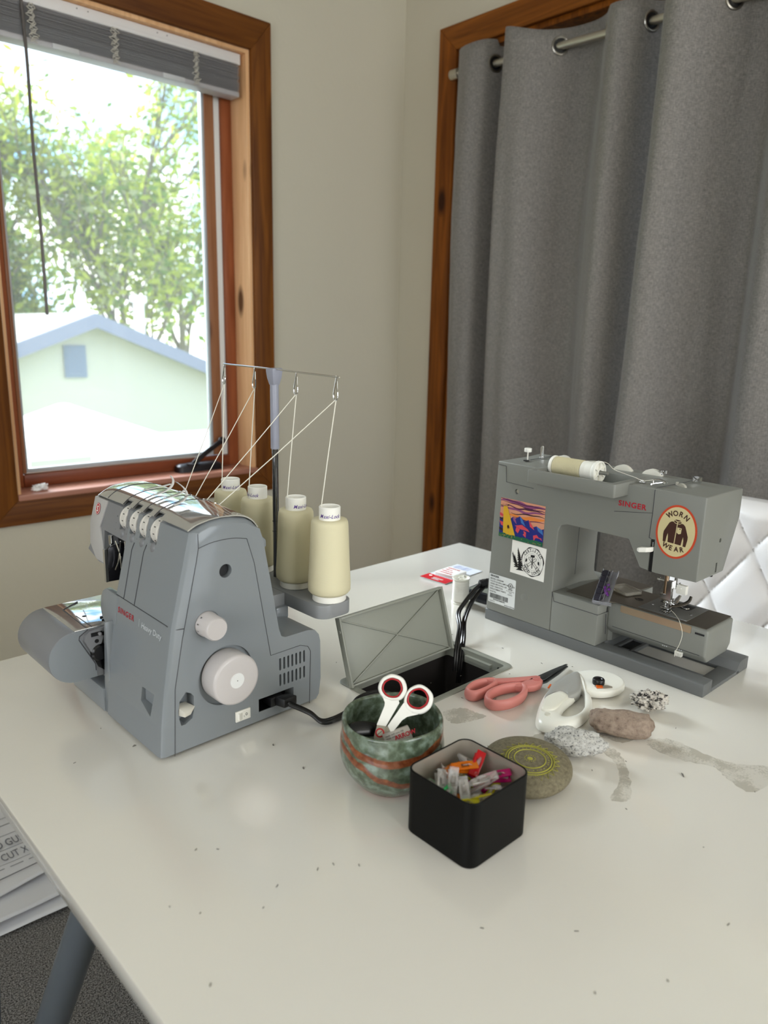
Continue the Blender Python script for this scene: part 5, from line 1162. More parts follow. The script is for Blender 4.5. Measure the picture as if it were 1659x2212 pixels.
A1 = [(1.0, 0.8236, 0.0521), (0.965, 0.8097, 0.0522), (0.925, 0.7953, 0.044), (0.893, 0.7817, 0.0348), (0.87, 0.7571, 0.0237), (0.85, 0.7429, 0.0055), (0.84, 0.7357, -0.0131), (0.834, 0.731, -0.0336)]
A2 = [(1.0, 0.8179, 0.0484), (0.965, 0.8039, 0.0452), (0.925, 0.7845, 0.0404), (0.893, 0.7677, 0.0268), (0.87, 0.7482, 0.0104), (0.85, 0.7325, -0.0029), (0.84, 0.7261, -0.0256), (0.834, 0.7231, -0.0506)]
c_ = MB()
for A, dx in ((A1, 0.0), (A2, 0.0)):
    S_ = smooth_pts(W3(A), 7)
    for off in (-0.0018, 0.0018): c_.tube([p + Vector((off * 0.7, -off * 0.7, 0)) for p in S_], 0.0024, 8)
c_.build('cord', M_blackgloss, cd)
pg_ = MB(); pg_.cyl((0.997, A1[0][1] + 0.001, ZT + A1[0][2] - 0.001), (0.9, -0.42, 0.12), 0.0078, 0.030, 14, r2=0.0095)
for i in range(4): pg_.cyl((0.999 + 0.004 * i, A1[0][1] + 0.001 - 0.0018 * i, ZT + A1[0][2] - 0.001 + 0.0005 * i), (0.9, -0.42, 0.12), 0.0092, 0.002, 14)
pg_.build('plug', M_black, cd)

# ================================================================== SMALL THINGS ON THE TABLE
# spool lying on the machine's pin
mw = Matrix.Translation((0.98164, 0.79686, ZT)) @ Matrix.Rotation(-PI / 2 + 0.0073, 4, 'Z')
p = mw @ Vector((0.1100, 0.014, 0.2895))
sp = thing('thread_spool', 'white spool of cream thread lying on the sewing machine top', 'thread spool', p, -PI / 2 + 0.0073)
M_spw = mat('spool_white', rgb(238, 236, 226), 0.4)
s_ = MB(); s_.lathe([(0.0036, 0), (0.0150, 0), (0.0156, 0.0012), (0.0156, 0.0040), (0.0148, 0.0050), (0.0100, 0.0055), (0.0100, 0.0560), (0.0142, 0.0565), (0.0146, 0.060), (0.0140, 0.0625), (0.0142, 0.0650), (0.0148, 0.069), (0.0150, 0.076), (0.0168, 0.0775), (0.0174, 0.0790), (0.0174, 0.0835), (0.0166, 0.0845), (0.0152, 0.0845), (0.0145, 0.0815), (0.0066, 0.0815), (0.0062, 0.0845), (0.0040, 0.0845), (0.0036, 0.080)], 48, (0, 0, 0), 'x')
for i in range(6):
    a = 2 * PI * i / 6; s_.at((0, 0, 0), (a, 0, 0)).box(0.0810, 0.0842, -0.0006, 0.0006, 0.006, 0.0150)
s_.X = Matrix.Identity(4); s_.build('spool_body', M_spw, sp)
y_ = MB(); y_.lathe([(0.0099, 0.0056), (0.0142, 0.0058), (0.0144, 0.012), (0.0140, 0.040), (0.0142, 0.0555), (0.0099, 0.0560)], 48, (0, 0, 0), 'x', wob=None)
for i in range(34): 
    x_ = 0.0066 + 0.00145 * i; y_.tube([(x_ + 0.0004 * math.sin(a), 0.01425 * math.cos(a), 0.01425 * math.sin(a)) for a in [2 * PI * k / 36 for k in range(36)]], 0.0006, 5, closed=True)
y_.build('wound_thread', M_thread, sp)
t_ = MB(); t_.tube(smooth_pts([(0.0560, 0.006, 0.0135), (0.0860, 0.010, 0.0150), (0.100, 0.012, 0.0060), (0.118, 0.016, 0.0010), (0.136, 0.012, -0.0010), (0.1499, 0.0072, -0.0030), (0.158, 0.005, -0.0012), (0.1675, 0.006, 0.0010)], 5), 0.00042, 5)
t_.build('loose_thread', mat('thread_strand', rgb(232, 228, 214), 0.8), sp)
# thread hanging from the needle: belongs to the machine
t_ = MB(); t_.tube(smooth_pts([(0.3050, 0.0640, 0.0890), (0.3140, 0.0560, 0.0888), (0.3260, 0.0420, 0.0892), (0.3365, 0.0290, 0.0880), (0.3425, 0.0280, 0.0722), (0.3405, 0.0275, 0.0559), (0.3362, 0.0268, 0.0430), (0.3358, 0.0262, 0.0350)], 5), 0.00042, 5)
t_.build('needle_thread', mat('thread_strand', rgb(232, 228, 214), 0.8), sm)
MB().cyl((0.1088, 0.006, 0.2690), 'x', 0.010, 0.0010, 20).build('felt_disc', mat('felt_blue', rgb(52, 84, 118), 0.9), sm)

# bobbin strip leaning in the machine's arm opening, and clear lid lying on the bed
bs_ = thing('bobbin_strip', 'clear strip of bobbins with a purple smudge, leaning on the machine bed', 'bobbin case', mw @ Vector((0.2215, 0.0030, 0.0892)), -PI / 2 + 0.0073)
M_strip = mat('smoky_clear', rgb(200, 200, 206), 0.12, trans=0.75, ior=1.4)
s_ = MB(); s_.at((0, 0, 0), (0.40, 0, 0.36))
s_.box(-0.0125, 0.0125, 0.0, 0.080, 0.0, 0.0010); s_.box(-0.0125, -0.0115, 0, 0.080, 0.001, 0.0055); s_.box(0.0115, 0.0125, 0, 0.080, 0.001, 0.0055); s_.box(-0.0030, -0.0022, 0.004, 0.080, 0.001, 0.005); s_.box(0.0025, 0.0033, 0.004, 0.080, 0.001, 0.005)
s_.box(-0.0125, 0.0165, -0.0012, 0.0, 0.0, 0.0055)
s_.build('strip_tray', M_strip, bs_)
for i in range(5):
    b_ = MB(); b_.at((0, 0, 0), (0.40, 0, 0.36)); b_.cyl((-0.0066, 0.012 + 0.0148 * i, 0.0012), 'z', 0.0068, 0.003, 24); b_.build('bobbin', mat('bobbin_dark', rgb(58, 56, 66), 0.3), bs_)
b_ = MB(); b_.at((0, 0, 0), (0.40, 0, 0.36))
for i, (x, y) in enumerate(((0.001, 0.030), (0.004, 0.024), (-0.001, 0.037), (0.006, 0.034), (0.003, 0.044), (0.007, 0.020))): b_.sphere((x, y, 0.0030), 0.0032 - 0.0002 * i, 6, sc=(1, 1.2, 0.5))
b_.build('purple_thread', mat('purple_thread', rgb(112, 52, 140), 0.7), bs_)
M_lid = mat('clear_lid', rgb(236, 232, 222), 0.08, trans=0.86, ior=1.3)
l_ = MB(); ring(l_, rrect(-0.021, 0.021, -0.0165, 0.0165, 0.003, 3), rrect(-0.0198, 0.0198, -0.0153, 0.0153, 0.0022, 3), 0, 0.0050); l_.box(-0.0200, 0.0200, -0.0155, 0.0155, 0.0, 0.0010); l_.box(-0.006, 0.006, -0.0182, -0.0164, 0.001, 0.004)
o = l_.build('clear_lid', M_lid, loc=mw @ Vector((0.2145, 0.090, 0.0890)), rot=(0, 0.0, -PI / 2 - 0.35))
tag(o, 'small clear plastic lid lying flat on the dark bed of the sewing machine', 'lid')

# white spool behind the raised lid
sp = thing('thread_spool', 'upright white thread spool standing between the raised lid and the sewing machine', 'thread spool', (1.0085, 0.8795, ZT))
s_ = MB(); s_.lathe([(0.0050, 0), (0.0165, 0), (0.0170, 0.0015), (0.0160, 0.0030), (0.0110, 0.0040), (0.0110, 0.0445), (0.0158, 0.0455), (0.0168, 0.0470), (0.0164, 0.0490), (0.0150, 0.0490), (0.0140, 0.0455), (0.0058, 0.0455), (0.0058, 0.0490), (0.0040, 0.0490), (0.0040, 0.02)], 44)
for i in range(3): s_.at((0, 0, 0), (0, 0, 2 * PI * i / 3 + 0.4)).box(0.005, 0.0145, -0.001, 0.001, 0.0450, 0.0485)
s_.X = Matrix.Identity(4); s_.build('spool_body', M_spw, sp)
y_ = MB(); y_.lathe([(0.0105, 0.0035), (0.0155, 0.0045), (0.0158, 0.010), (0.0150, 0.030), (0.0150, 0.0440), (0.0105, 0.0450)], 44)
for i in range(9): 
    z_ = 0.006 + 0.0042 * i; y_.tube([(0.0153 * math.cos(a), 0.0153 * math.sin(a), z_ + 0.0016 * math.sin(a + i)) for a in [2 * PI * k / 30 for k in range(30)]], 0.0004, 4, closed=True)
y_.build('wound_thread', mat('white_thread', rgb(240, 238, 232), 0.75), sp)
# needle packet
nk = thing('needle_packet', 'red and white needle packet lying behind the upright white spool', 'needle packet', (1.0560, 1.0340, ZT + 0.0004), -1.50)
k_ = MB(); k_.prism([(0.0, 0.0), (0.067, 0.0), (0.067, 0.125), (0.0, 0.125)], 'z', 0, 0.0010); k_.build('card', mat('packet_clear', rgb(206, 210, 216), 0.25), nk)
k_ = MB(); hs_ = MB().prism(rrect(0.022, 0.044, 0.006, 0.011, 0.002, 3), 'z', -0.01, 0.02)
k_.box(0.0, 0.067, 0.0, 0.030, 0.0010, 0.0016); k_.build('red_header', mat('packet_red', rgb(190, 22, 36), 0.4), nk, cuts=[hs_])
k_ = MB(); k_.text('SINGER', (0.050, 0.0165, 0.0018), (-1, 0, 0), (0, -1, 0), 0.0075, bold=0.02, sx=1.05); k_.cyl((0.012, 0.0205, 0.0016), 'z', 0.0035, 0.0003, 20); k_.build('header_print', M_white, nk, recalc=False)
MB().box(0.012, 0.058, 0.034, 0.082, 0.001, 0.0075).build('needle_case', mat('case_white', rgb(238, 236, 234), 0.3), nk, bevel=0.0008)
k_ = MB()
for i, t in enumerate(('UNIVERSAL', 'NEEDLES', '100/16', 'REGULAR')): k_.text(t, (0.0155, 0.0385 + 0.0108 * i, 0.0077), (1, 0, 0), (0, 1, 0), 0.0088, bold=0.02, sx=0.82)
k_.build('case_print', mat('packet_red', rgb(190, 22, 36), 0.4), nk, recalc=False)
k_ = MB()
for i in range(6): k_.text('needles for regular use', (0.006, 0.090 + 0.0052 * i, 0.0011), (1, 0, 0), (0, 1, 0), 0.0048, bold=0.01, sx=0.9)
k_.build('card_print', mat('packet_blue', rgb(60, 82, 168), 0.5), nk, recalc=False)
# flat dark case behind the machine
o = MB().prism(rrect(0, 0.085, 0, 0.150, 0.006, 4), 'z', 0, 0.019).build('flat_case', mat('case_navy', rgb(26, 30, 40), 0.3), bevel=0.002, loc=(1.0300, 0.8900, ZT), rot=(0, 0, -PI / 2 + 0.12))
MB().prism(rrect(0.006, 0.079, 0.006, 0.144, 0.004, 4), 'z', 0.0190, 0.0200).build('top_panel', mat('case_top', rgb(120, 124, 114), 0.3), o)
tag(o, 'flat dark case lying under the cord plug at the left end of the sewing machine', 'case')

# green bowl with rust coloured bands
BX, BY = 0.5185, 0.5420
bw = thing('ceramic_bowl', 'green glazed pottery bowl with rust bands holding small scissors', 'bowl', (BX, BY, ZT))
mb_ = bpy.data.materials.new('green_glaze'); mb_.use_nodes = True; nt = mb_.node_tree; b = nt.nodes['Principled BSDF']; N = nt.nodes.new; L = nt.links.new
b.inputs['Roughness'].default_value = 0.22; b.inputs['Coat Weight'].default_value = 0.4
at_ = N('ShaderNodeAttribute'); at_.attribute_name = 'band'
tc = N('ShaderNodeTexCoord'); n1 = N('ShaderNodeTexNoise'); n1.inputs['Scale'].default_value = 95; n1.inputs['Detail'].default_value = 8
r1 = N('ShaderNodeValToRGB'); r1.color_ramp.elements[0].position = 0.35; r1.color_ramp.elements[0].color = rgb(66, 76, 60); r1.color_ramp.elements[1].position = 0.68; r1.color_ramp.elements[1].color = rgb(128, 143, 130)
e = r1.color_ramp.elements.new(0.5); e.color = rgb(90, 103, 84)
n2 = N('ShaderNodeTexNoise'); n2.inputs['Scale'].default_value = 160; n2.inputs['Detail'].default_value = 5
ad = N('ShaderNodeMath'); ad.operation = 'MULTIPLY_ADD'; ad.inputs[1].default_value = 0.35
r2 = N('ShaderNodeValToRGB'); r2.color_ramp.elements[0].position = 0.56; r2.color_ramp.elements[0].color = (0, 0, 0, 1); r2.color_ramp.elements[1].position = 0.74; r2.color_ramp.elements[1].color = (1, 1, 1, 1)
r3 = N('ShaderNodeValToRGB'); r3.color_ramp.elements[0].position = 0.3; r3.color_ramp.elements[0].color = rgb(96, 46, 24); r3.color_ramp.elements[1].position = 0.7; r3.color_ramp.elements[1].color = rgb(148, 86, 52)
mx = N('ShaderNodeMix'); mx.data_type = 'RGBA'
L(tc.outputs['Object'], n1.inputs['Vector']); L(tc.outputs['Object'], n2.inputs['Vector']); L(n1.outputs['Fac'], r1.inputs['Fac']); L(n2.outputs['Fac'], ad.inputs[0]); L(at_.outputs['Fac'], ad.inputs[2]); L(ad.outputs[0], r2.inputs['Fac']); L(n2.outputs['Fac'], r3.inputs['Fac'])
L(r2.outputs['Color'], mx.inputs[0]); L(r1.outputs['Color'], mx.inputs[6]); L(r3.outputs['Color'], mx.inputs[7]); L(mx.outputs[2], b.inputs['Base Color'])
ocam = math.atan2(-BY, -BX)
def interp(T_, x):
    for (a, fa), (c, fc) in zip(T_, T_[1:]):
        if x <= c: t = (x - a) / (c - a); t = t * t * (3 - 2 * t); return fa + (fc - fa) * t
    return T_[-1][1]
bandA = [(-180, .070), (-90, .0715), (-60, .0655), (-35, .0560), (-5, .0530), (30, .0555), (60, .0620), (95, .0700), (180, .070)]
bandB = [(-180, .050), (-90, .0570), (-60, .0525), (-35, .0450), (-10, .0330), (15, .0260), (45, .0250), (95, .030), (180, .050)]
prof_b = [(0.0300, 0.0), (0.0345, 0.0004), (0.0375, 0.0025), (0.0425, 0.0075), (0.0495, 0.0165), (0.0555, 0.0280), (0.0582, 0.0400), (0.0580, 0.0500), (0.0566, 0.0600), (0.0558, 0.0690), (0.0560, 0.0755), (0.0548, 0.0785), (0.0525, 0.0780), (0.0512, 0.0740), (0.0522, 0.0560), (0.0524, 0.0420), (0.0490, 0.0260), (0.0400, 0.0120), (0.0250, 0.0072), (0.0020, 0.0065)]
PB = [(p.x, p.y) for p in smooth_pts([(r, z, 0) for r, z in prof_b], 5)]
nb_ = 160; V = []; bandv = []
for k, (r, z) in enumerate(PB):
    for i in range(nb_):
        t = 2 * PI * i / nb_; ph = math.degrees((t - ocam + PI) % (2 * PI) - PI)
        out = k < len(PB) * 0.58
        m_ = 0.0
        if out:
            wdt = 0.0046
            m_ = max(math.exp(-((z - interp(bandA, ph)) / wdt) ** 2), math.exp(-((z - interp(bandB, ph)) / wdt) ** 2) * 0.97)
            if z < 0.004: m_ = max(m_, 1 - z / 0.004 * 0.4)
        elif z > 0.0768: m_ = 0.1
        rr = r * (1 + 0.012 * math.sin(2 * t + 0.7) + 0.006 * math.sin(5 * t)) + 0.0007 * m_ * (1 if out else 0)
        V.append((rr * math.cos(t), rr * math.sin(t), z + (0.0012 * math.sin(3 * t + 1) if z > 0.06 else 0))); bandv.append(m_)
B_ = MB(); B_.loft([V[k * nb_:(k + 1) * nb_] for k in range(len(PB))])
o = B_.build('bowl_body', mb_, bw, angle=80)
atr = o.data.attributes.new('band', 'FLOAT', 'POINT'); atr.data.foreach_set('value', bandv)
# things inside the bowl
def plane_solid(mb, poly, P0, e1, e2, n, t0, t1, m=0):
    P0, e1, e2, n = Vector(P0), Vector(e1), Vector(e2), Vector(n)
    mb.loft([[P0 + e1 * a + e2 * b_ + n * t0 for a, b_ in poly], [P0 + e1 * a + e2 * b_ + n * t1 for a, b_ in poly]], m)
P0 = Vector((0.50293, 0.54352, 0.062 + ZT)); E1 = Vector((0.7071, -0.7071, 0)); E2 = Vector((0.33954, 0.33954, 0.87716)); NN = Vector((-0.62025, -0.62025, 0.48019))
sc_ = thing('small_scissors', 'small scissors with white and red handles standing in the green bowl', 'scissors', P0)
def loc3(a, b_, c_=0.0): return E1 * a + E2 * b_ + NN * c_
l1o = [(0.0111, 0.0634), (0.0222, 0.0592), (0.0269, 0.0487), (0.0249, 0.0407), (0.019, 0.0352), (0.0068, 0.0347), (-0.0009, 0.0383), (-0.0053, 0.0474), (-0.0023, 0.0569), (0.0043, 0.0618)]
l1i = [(0.0111, 0.0584), (0.0182, 0.0557), (0.0215, 0.0485), (0.0198, 0.0430), (0.0160, 0.0388), (0.0085, 0.0383), (0.0028, 0.0412), (-0.0005, 0.0469), (0.0012, 0.0535), (0.0058, 0.0572)]
l2o = [(0.0415, 0.0533), (0.0511, 0.0484), (0.0561, 0.0407), (0.0543, 0.0301), (0.0477, 0.0233), (0.0397, 0.021), (0.0288, 0.0238), (0.0238, 0.0328), (0.0261, 0.0434), (0.032, 0.0503)]
l2i = [(0.0408, 0.0488), (0.0470, 0.0460), (0.0505, 0.0395), (0.0492, 0.0330), (0.0450, 0.0290), (0.0395, 0.0272), (0.0320, 0.0290), (0.0276, 0.0345), (0.0290, 0.0420), (0.0335, 0.0467)]
def loopring(lo, li, t0, t1, m):
    a = smooth_loop([(x, y, 0) for x, y in lo], 5); b_ = smooth_loop([(x, y, 0) for x, y in li], 5); n = len(a)
    mid = [(p + q) / 2 for p, q in zip(a, b_)]
    secs = [[loc3(p.x, p.y, 0) for p in a]]
    lay = []
    for (w_, t) in ((0.0, 0.0), (0.12, t1 * 0.75), (0.35, t1), (0.8, t1 * 0.9), (1.0, 0.0), (0.8, t0 * 0.9), (0.35, t0), (0.12, t0 * 0.75)):
        lay.append([loc3(*(p.lerp(q, w_)).xy, t) for p, q in zip(a, b_)])
    V = [q for s in lay for q in s]; F = []
    for i in range(8):
        for j in range(n):
            k = (j + 1) % n; F.append((i * n + j, i * n + k, ((i + 1) % 8) * n + k, ((i + 1) % 8) * n + j))
    mb = MB(); mb.add(V, F); return mb
for lo, li, sh in ((l1o, l1i, [(0.0, 0.0385), (0.0030, 0.0320), (0.0025, 0.0280), (-0.0050, 0.0082), (0.0052, 0.0072), (0.0190, 0.0325), (0.0180, 0.0352), (0.010, 0.0345)]), (l2o, l2i, [(0.0240, 0.0330), (0.0225, 0.0310), (0.0070, 0.0075), (0.0112, 0.0005), (0.0130, 0.0015), (0.0225, 0.0140), (0.0280, 0.0180), (0.0400, 0.0212), (0.033, 0.0225)])):
    hm = loopring(lo, li, -0.0034, 0.0034, 0)
    hm.loft([[loc3(x, y, -0.0030) for x, y in sh], [loc3(x, y, 0.0030) for x, y in sh]])
    h_ = hm.build('handle', M_white, sc_, bevel=0.0, angle=50)
    lc = [(x, y) for x, y in li]; c0 = Vector((sum(x for x, y in lc) / len(lc), sum(y for x, y in lc) / len(lc)))
    inn = [tuple(Vector(p).lerp(c0, 0.14)) for p in lc]
    rm = loopring([tuple(Vector(p).lerp(c0, -0.03)) for p in lc], inn, -0.0030, 0.0036, 0)
    rm.build('handle_liner', mat('liner_red', rgb(184, 22, 34), 0.45), h_, angle=50)
for sgn, poly in ((1, [(-0.0043, 0.0090), (0.0050, 0.0085), (0.0040, -0.004), (-0.004, -0.046), (-0.0062, -0.045), (-0.0075, -0.004)]), (-1, [(0.0060, 0.0075), (0.0115, 0.0010), (0.0055, -0.005), (-0.0035, -0.044), (-0.0055, -0.0450), (-0.0030, -0.004)])):
    m_ = MB(); m_.loft([[loc3(x, y, 0.0004 if sgn > 0 else -0.0018) for x, y in poly], [loc3(x, y, 0.0018 if sgn > 0 else -0.0004) for x, y in poly]]); m_.build('blade', mat('blade_warm', rgb(176, 170, 158), 0.3, 1.0), sc_)
m_ = MB(); m_.lathe([(0.0050, 0.0), (0.0050, 0.0008), (0.0034, 0.0010), (0.0034, 0.0004)], 28, loc3(-0.0012, 0.0, 0.0018), NN); m_.build('pivot_ring', mat('liner_red', rgb(184, 22, 34), 0.45), sc_)
m_ = MB(); m_.cyl(loc3(-0.0012, 0.0, 0.0018), NN, 0.0033, 0.0011, 24); m_.loft([[loc3(-0.0012 + a, b_, c_) for a, b_ in ((-0.0026, -0.0018), (-0.0022, -0.0022), (0.0026, 0.0018), (0.0022, 0.0022))] for c_ in (0.0029, 0.0031)], 1); m_.build('pivot_screw', [M_steel, M_dark], sc_)
o = MB().tube(smooth_pts([(0, 0, 0), (0.020, -0.008, -0.003), (0.040, -0.018, -0.010)], 5), [0.005, 0.0065, 0.0072, 0.0075, 0.0075, 0.0072, 0.0068, 0.0062, 0.0055, 0.0045, 0.003], 12, sx=1.2, sy=0.7).build('black_marker', M_blackgloss, loc=(0.4790, 0.5680, ZT + 0.0640))
tag(o, 'black plastic marker leaning inside the left of the green bowl', 'marker')
tg_ = MB(); S2 = [(0.0105 * math.cos(a), 0.0105 * math.sin(a)) for a in [PI * (0.1 + 0.8 * i / 12) for i in range(13)]]
tg_.loft([[(-0.015, y, z) for y, z in S2], [(0.015, y, z) for y, z in S2]], closed=False, caps=False)
o = tg_.build('paper_label', mat('label_paper', rgb(190, 184, 176), 0.6), loc=(0.5150, 0.5300, ZT + 0.0560), rot=(0.85, -0.25, -0.45), solid=0.0004, angle=180)
pr_ = MB(); pr_.text('ARROW', (-0.004, -0.002, 0.0112), (1, 0, 0), (0, 1, 0), 0.0065, 0, bold=0.03)
for i in range(4): pr_.text('made with care 100', (-0.013, 0.0035 - 0.0028 * i + 0.0005, 0.0112 - 0.0002 * i * i), (1, 0, 0), (0, 1, 0), 0.0026, 1)
for i in range(7): pr_.flat([(0, 0), (0.0006, 0), (0.0006, 0.004), (0, 0.004)], (-0.0145 + 0.0012 * i, -0.0055, 0.0100), (1, 0, 0), (0, 0.9, 0.4), 1)
pr_.build('label_print', [M_red, M_ink], o, recalc=False)
tag(o, 'small curled paper label beside the scissors blades inside the green bowl', 'label')

# black box of clips
CX0, CX1, CY0, CY1, CHT = 0.4695, 0.5600, 0.3830, 0.4715, 0.0690
bxx = thing('clip_box', 'square black open box full of clear and coloured sewing clips', 'box', ((CX0 + CX1) / 2, (CY0 + CY1) / 2, ZT), 0.012)
hw_, hd_ = (CX1 - CX0) / 2, (CY1 - CY0) / 2
def rr_(i, r): return rrect(-hw_ + i, hw_ - i, -hd_ + i, hd_ - i, r, 8)
b_ = MB(); lay = [(0.0012, 0.0115, 0.0), (0.0, 0.0130, 0.0015), (0.0, 0.0130, CHT - 0.0008), (0.0006, 0.0124, CHT)]
b_.loft([[(p[0], p[1], z) for p in rr_(i, r)] for i, r, z in lay] + [[(p[0], p[1], z) for p in rr_(i, r)] for i, r, z in ((0.0016, 0.0114, CHT), (0.0019, 0.0111, CHT - 0.0008))], caps=False)
b_.prism(rr_(0.0012, 0.0115), 'z', 0.0, 0.0006)
b_.build('box_shell', mat('matt_black', rgb(12, 12, 11), 0.5, spec=0.15, bump=(900, 0.15, 0.0002)), bxx)
b_ = MB(); b_.loft([[(p[0], p[1], z) for p in rr_(0.0019, 0.0111)] for z in (CHT - 0.0008, 0.0016)], caps=False); b_.prism(rr_(0.0019, 0.0111), 'z', 0.0008, 0.0016)
b_.build('box_lining', mat('satin_lining', rgb(186, 178, 164), 0.2, 0.5), bxx)
def clip_mat(name, c, tr): return mat('clip_' + name, c, 0.08, trans=tr, ior=1.35)
CM = {'clear': mat('clip_clear2', rgb(252, 250, 248), 0.05, trans=0.85, ior=1.36), 'orange': clip_mat('orange', rgb(246, 140, 30), 0.55), 'red': clip_mat('red', rgb(190, 16, 24), 0.35), 'magenta': clip_mat('magenta', rgb(196, 20, 110), 0.4), 'green': clip_mat('green', rgb(60, 205, 120), 0.5), 'yellow': clip_mat('yellow', rgb(226, 216, 40), 0.5), 'pink': clip_mat('pink', rgb(226, 110, 150), 0.5)}
def clip_parts():
    """two jaws and a spring loop, 27 x 10 x 10 mm, lying along x"""
    top = MB(); top.loft([[(-0.0135, y, z) for y, z in ((-0.005, 0.0002), (0.005, 0.0002), (0.005, 0.0016), (-0.005, 0.0016))], [(0.002, y, z) for y, z in ((-0.005, 0.0034), (0.005, 0.0034), (0.005, 0.0052), (-0.005, 0.0052))], [(0.0135, y, z) for y, z in ((-0.0048, 0.0050), (0.0048, 0.0050), (0.0048, 0.0064), (-0.0048, 0.0064))]])
    win_ = MB().box(-0.004, 0.004, -0.0026, 0.0026, 0.0, 0.008)
    bot = MB(); bot.loft([[(-0.0135, y, z) for y, z in ((-0.005, -0.0016), (0.005, -0.0016), (0.005, -0.0002), (-0.005, -0.0002))], [(0.0135, y, z) for y, z in ((-0.0046, -0.0036), (0.0046, -0.0036), (0.0046, -0.0024), (-0.0046, -0.0024))]])
    sp_ = MB(); sp_.tube(smooth_pts([(-0.002, 0, 0.0046), (0.004, 0, 0.0062), (0.0085, 0, 0.0030), (0.0095, 0, 0.0005), (0.0080, 0, -0.0020), (0.003, 0, -0.0030)], 4), 0.0006, 6, sy=3.4)
    a = top.mesh('upper_jaw', [CM['clear']]); 
    return (top, win_), bot, sp_
(ct, cw), cbm, csp = clip_parts()
_t = ct.build('upper_jaw', CM['clear'], bevel=0.0005, cuts=[cw]); _b = cbm.build('lower_jaw', CM['clear'], bevel=0.0005); _s = csp.build('spring', CM['clear'])
ME = {}
for cname, cmm in CM.items():
    for o_, nm in ((_t, 'upper_jaw'), (_b, 'lower_jaw'), (_s, 'spring')):
        me = o_.data.copy(); me.name = nm; me.materials.clear(); me.materials.append(cmm if nm == 'upper_jaw' else CM['clear'] if nm == 'spring' else cmm if cname in ('orange', 'magenta', 'red') else CM['clear']); ME[(cname, nm)] = me
for o_ in (_t, _b, _s): bpy.data.objects.remove(o_, do_unlink=True)
boxc = Vector(((CX0 + CX1) / 2, (CY0 + CY1) / 2, ZT))
CL = [  # colour, x, y, z in the box, rotation, label
    ('clear', -0.020, 0.018, 0.044, (0.3, -0.5, 0.9), 'tilted clear clip at the left of the pile beside the green one'),
    ('green', -0.026, 0.008, 0.041, (0.9, 0.2, 0.5), 'bright green clip at the left of the pile in the black box'),
    ('clear', -0.012, 0.010, 0.047, (0.2, -0.7, 0.7), 'raised clear clip right of the green clip in the black box'),
    ('clear', -0.014, -0.008, 0.046, (-0.2, -0.5, 0.9), 'clear clip between the green and yellow clips'),
    ('yellow', -0.010, -0.024, 0.043, (0.5, 0.5, 2.5), 'yellow clip near the front corner of the black box'),
    ('clear', 0.004, -0.010, 0.047, (0.1, 0.6, 2.3), 'clear clip right of the yellow clip, middle of the pile'),
    ('clear', 0.013, -0.012, 0.049, (-0.1, 0.6, 2.4), 'topmost clear clip in front of the magenta clip'),
    ('orange', 0.013, 0.017, 0.049, (0.3, 0.1, -0.55), 'orange clip lying on top of the pile in the black box'),
    ('red', 0.026, 0.012, 0.050, (0.5, -0.5, 0.4), 'red clip standing behind the magenta one in the black box'),
    ('magenta', 0.030, -0.013, 0.046, (0.2, -0.1, -0.7), 'magenta clip against the right wall of the black box'),
    ('clear', 0.016, -0.028, 0.043, (0.4, 0.3, 2.2), 'clear clip against the front right wall of the black box'),
    ('pink', -0.033, -0.004, 0.041, (0.3, 0.2, 1.2), 'pink clip against the left front wall of the black box'),
    ('yellow', -0.024, -0.018, 0.040, (0.2, 0.0, -0.8), 'yellow clip lying low by the left front wall of the black box'),
    ('orange', -0.012, -0.034, 0.038, (0.4, 0.0, 0.1), 'pale orange clip lying lowest at the front corner of the black box'),
    ('orange', 0.008, 0.031, 0.042, (1.1, 0.2, 0.3), 'orange clip standing against the back wall of the black box'),
    ('clear', -0.004, 0.030, 0.044, (0.8, 0.3, 1.0), 'clear clip by the back wall left of the orange clip'),
    ('clear', 0.030, 0.028, 0.042, (0.3, 0.8, -0.3), 'clear clip in the back right corner of the black box'),
    ('clear', -0.030, 0.028, 0.040, (0.2, 0.4, 0.3), 'clear clip in the back left corner of the black box'),
]
for i in range(16):
    CL.append((('clear', 'orange', 'clear', 'magenta', 'clear', 'green', 'clear', 'yellow')[i % 8], -0.027 + 0.018 * (i % 4), -0.027 + 0.018 * (i // 4), 0.022 + 0.003 * (i % 3), (rng.uniform(-.4, .4), rng.uniform(-.3, .3), rng.uniform(0, 3)), None))
for cname, x, y, z, r_, lb_ in CL:
    t_ = thing('sewing_clip', lb_ or 'sewing clip buried under the top layer of clips in the black box', 'sewing clip', boxc + Vector((x, y, z + 0.0075)), group='sewing clips in the black box', rot=r_)
    for nm in ('upper_jaw', 'lower_jaw', 'spring'):
        o = bpy.data.objects.new(nm, ME[(cname, nm)]); COL.objects.link(o); o.parent = t_

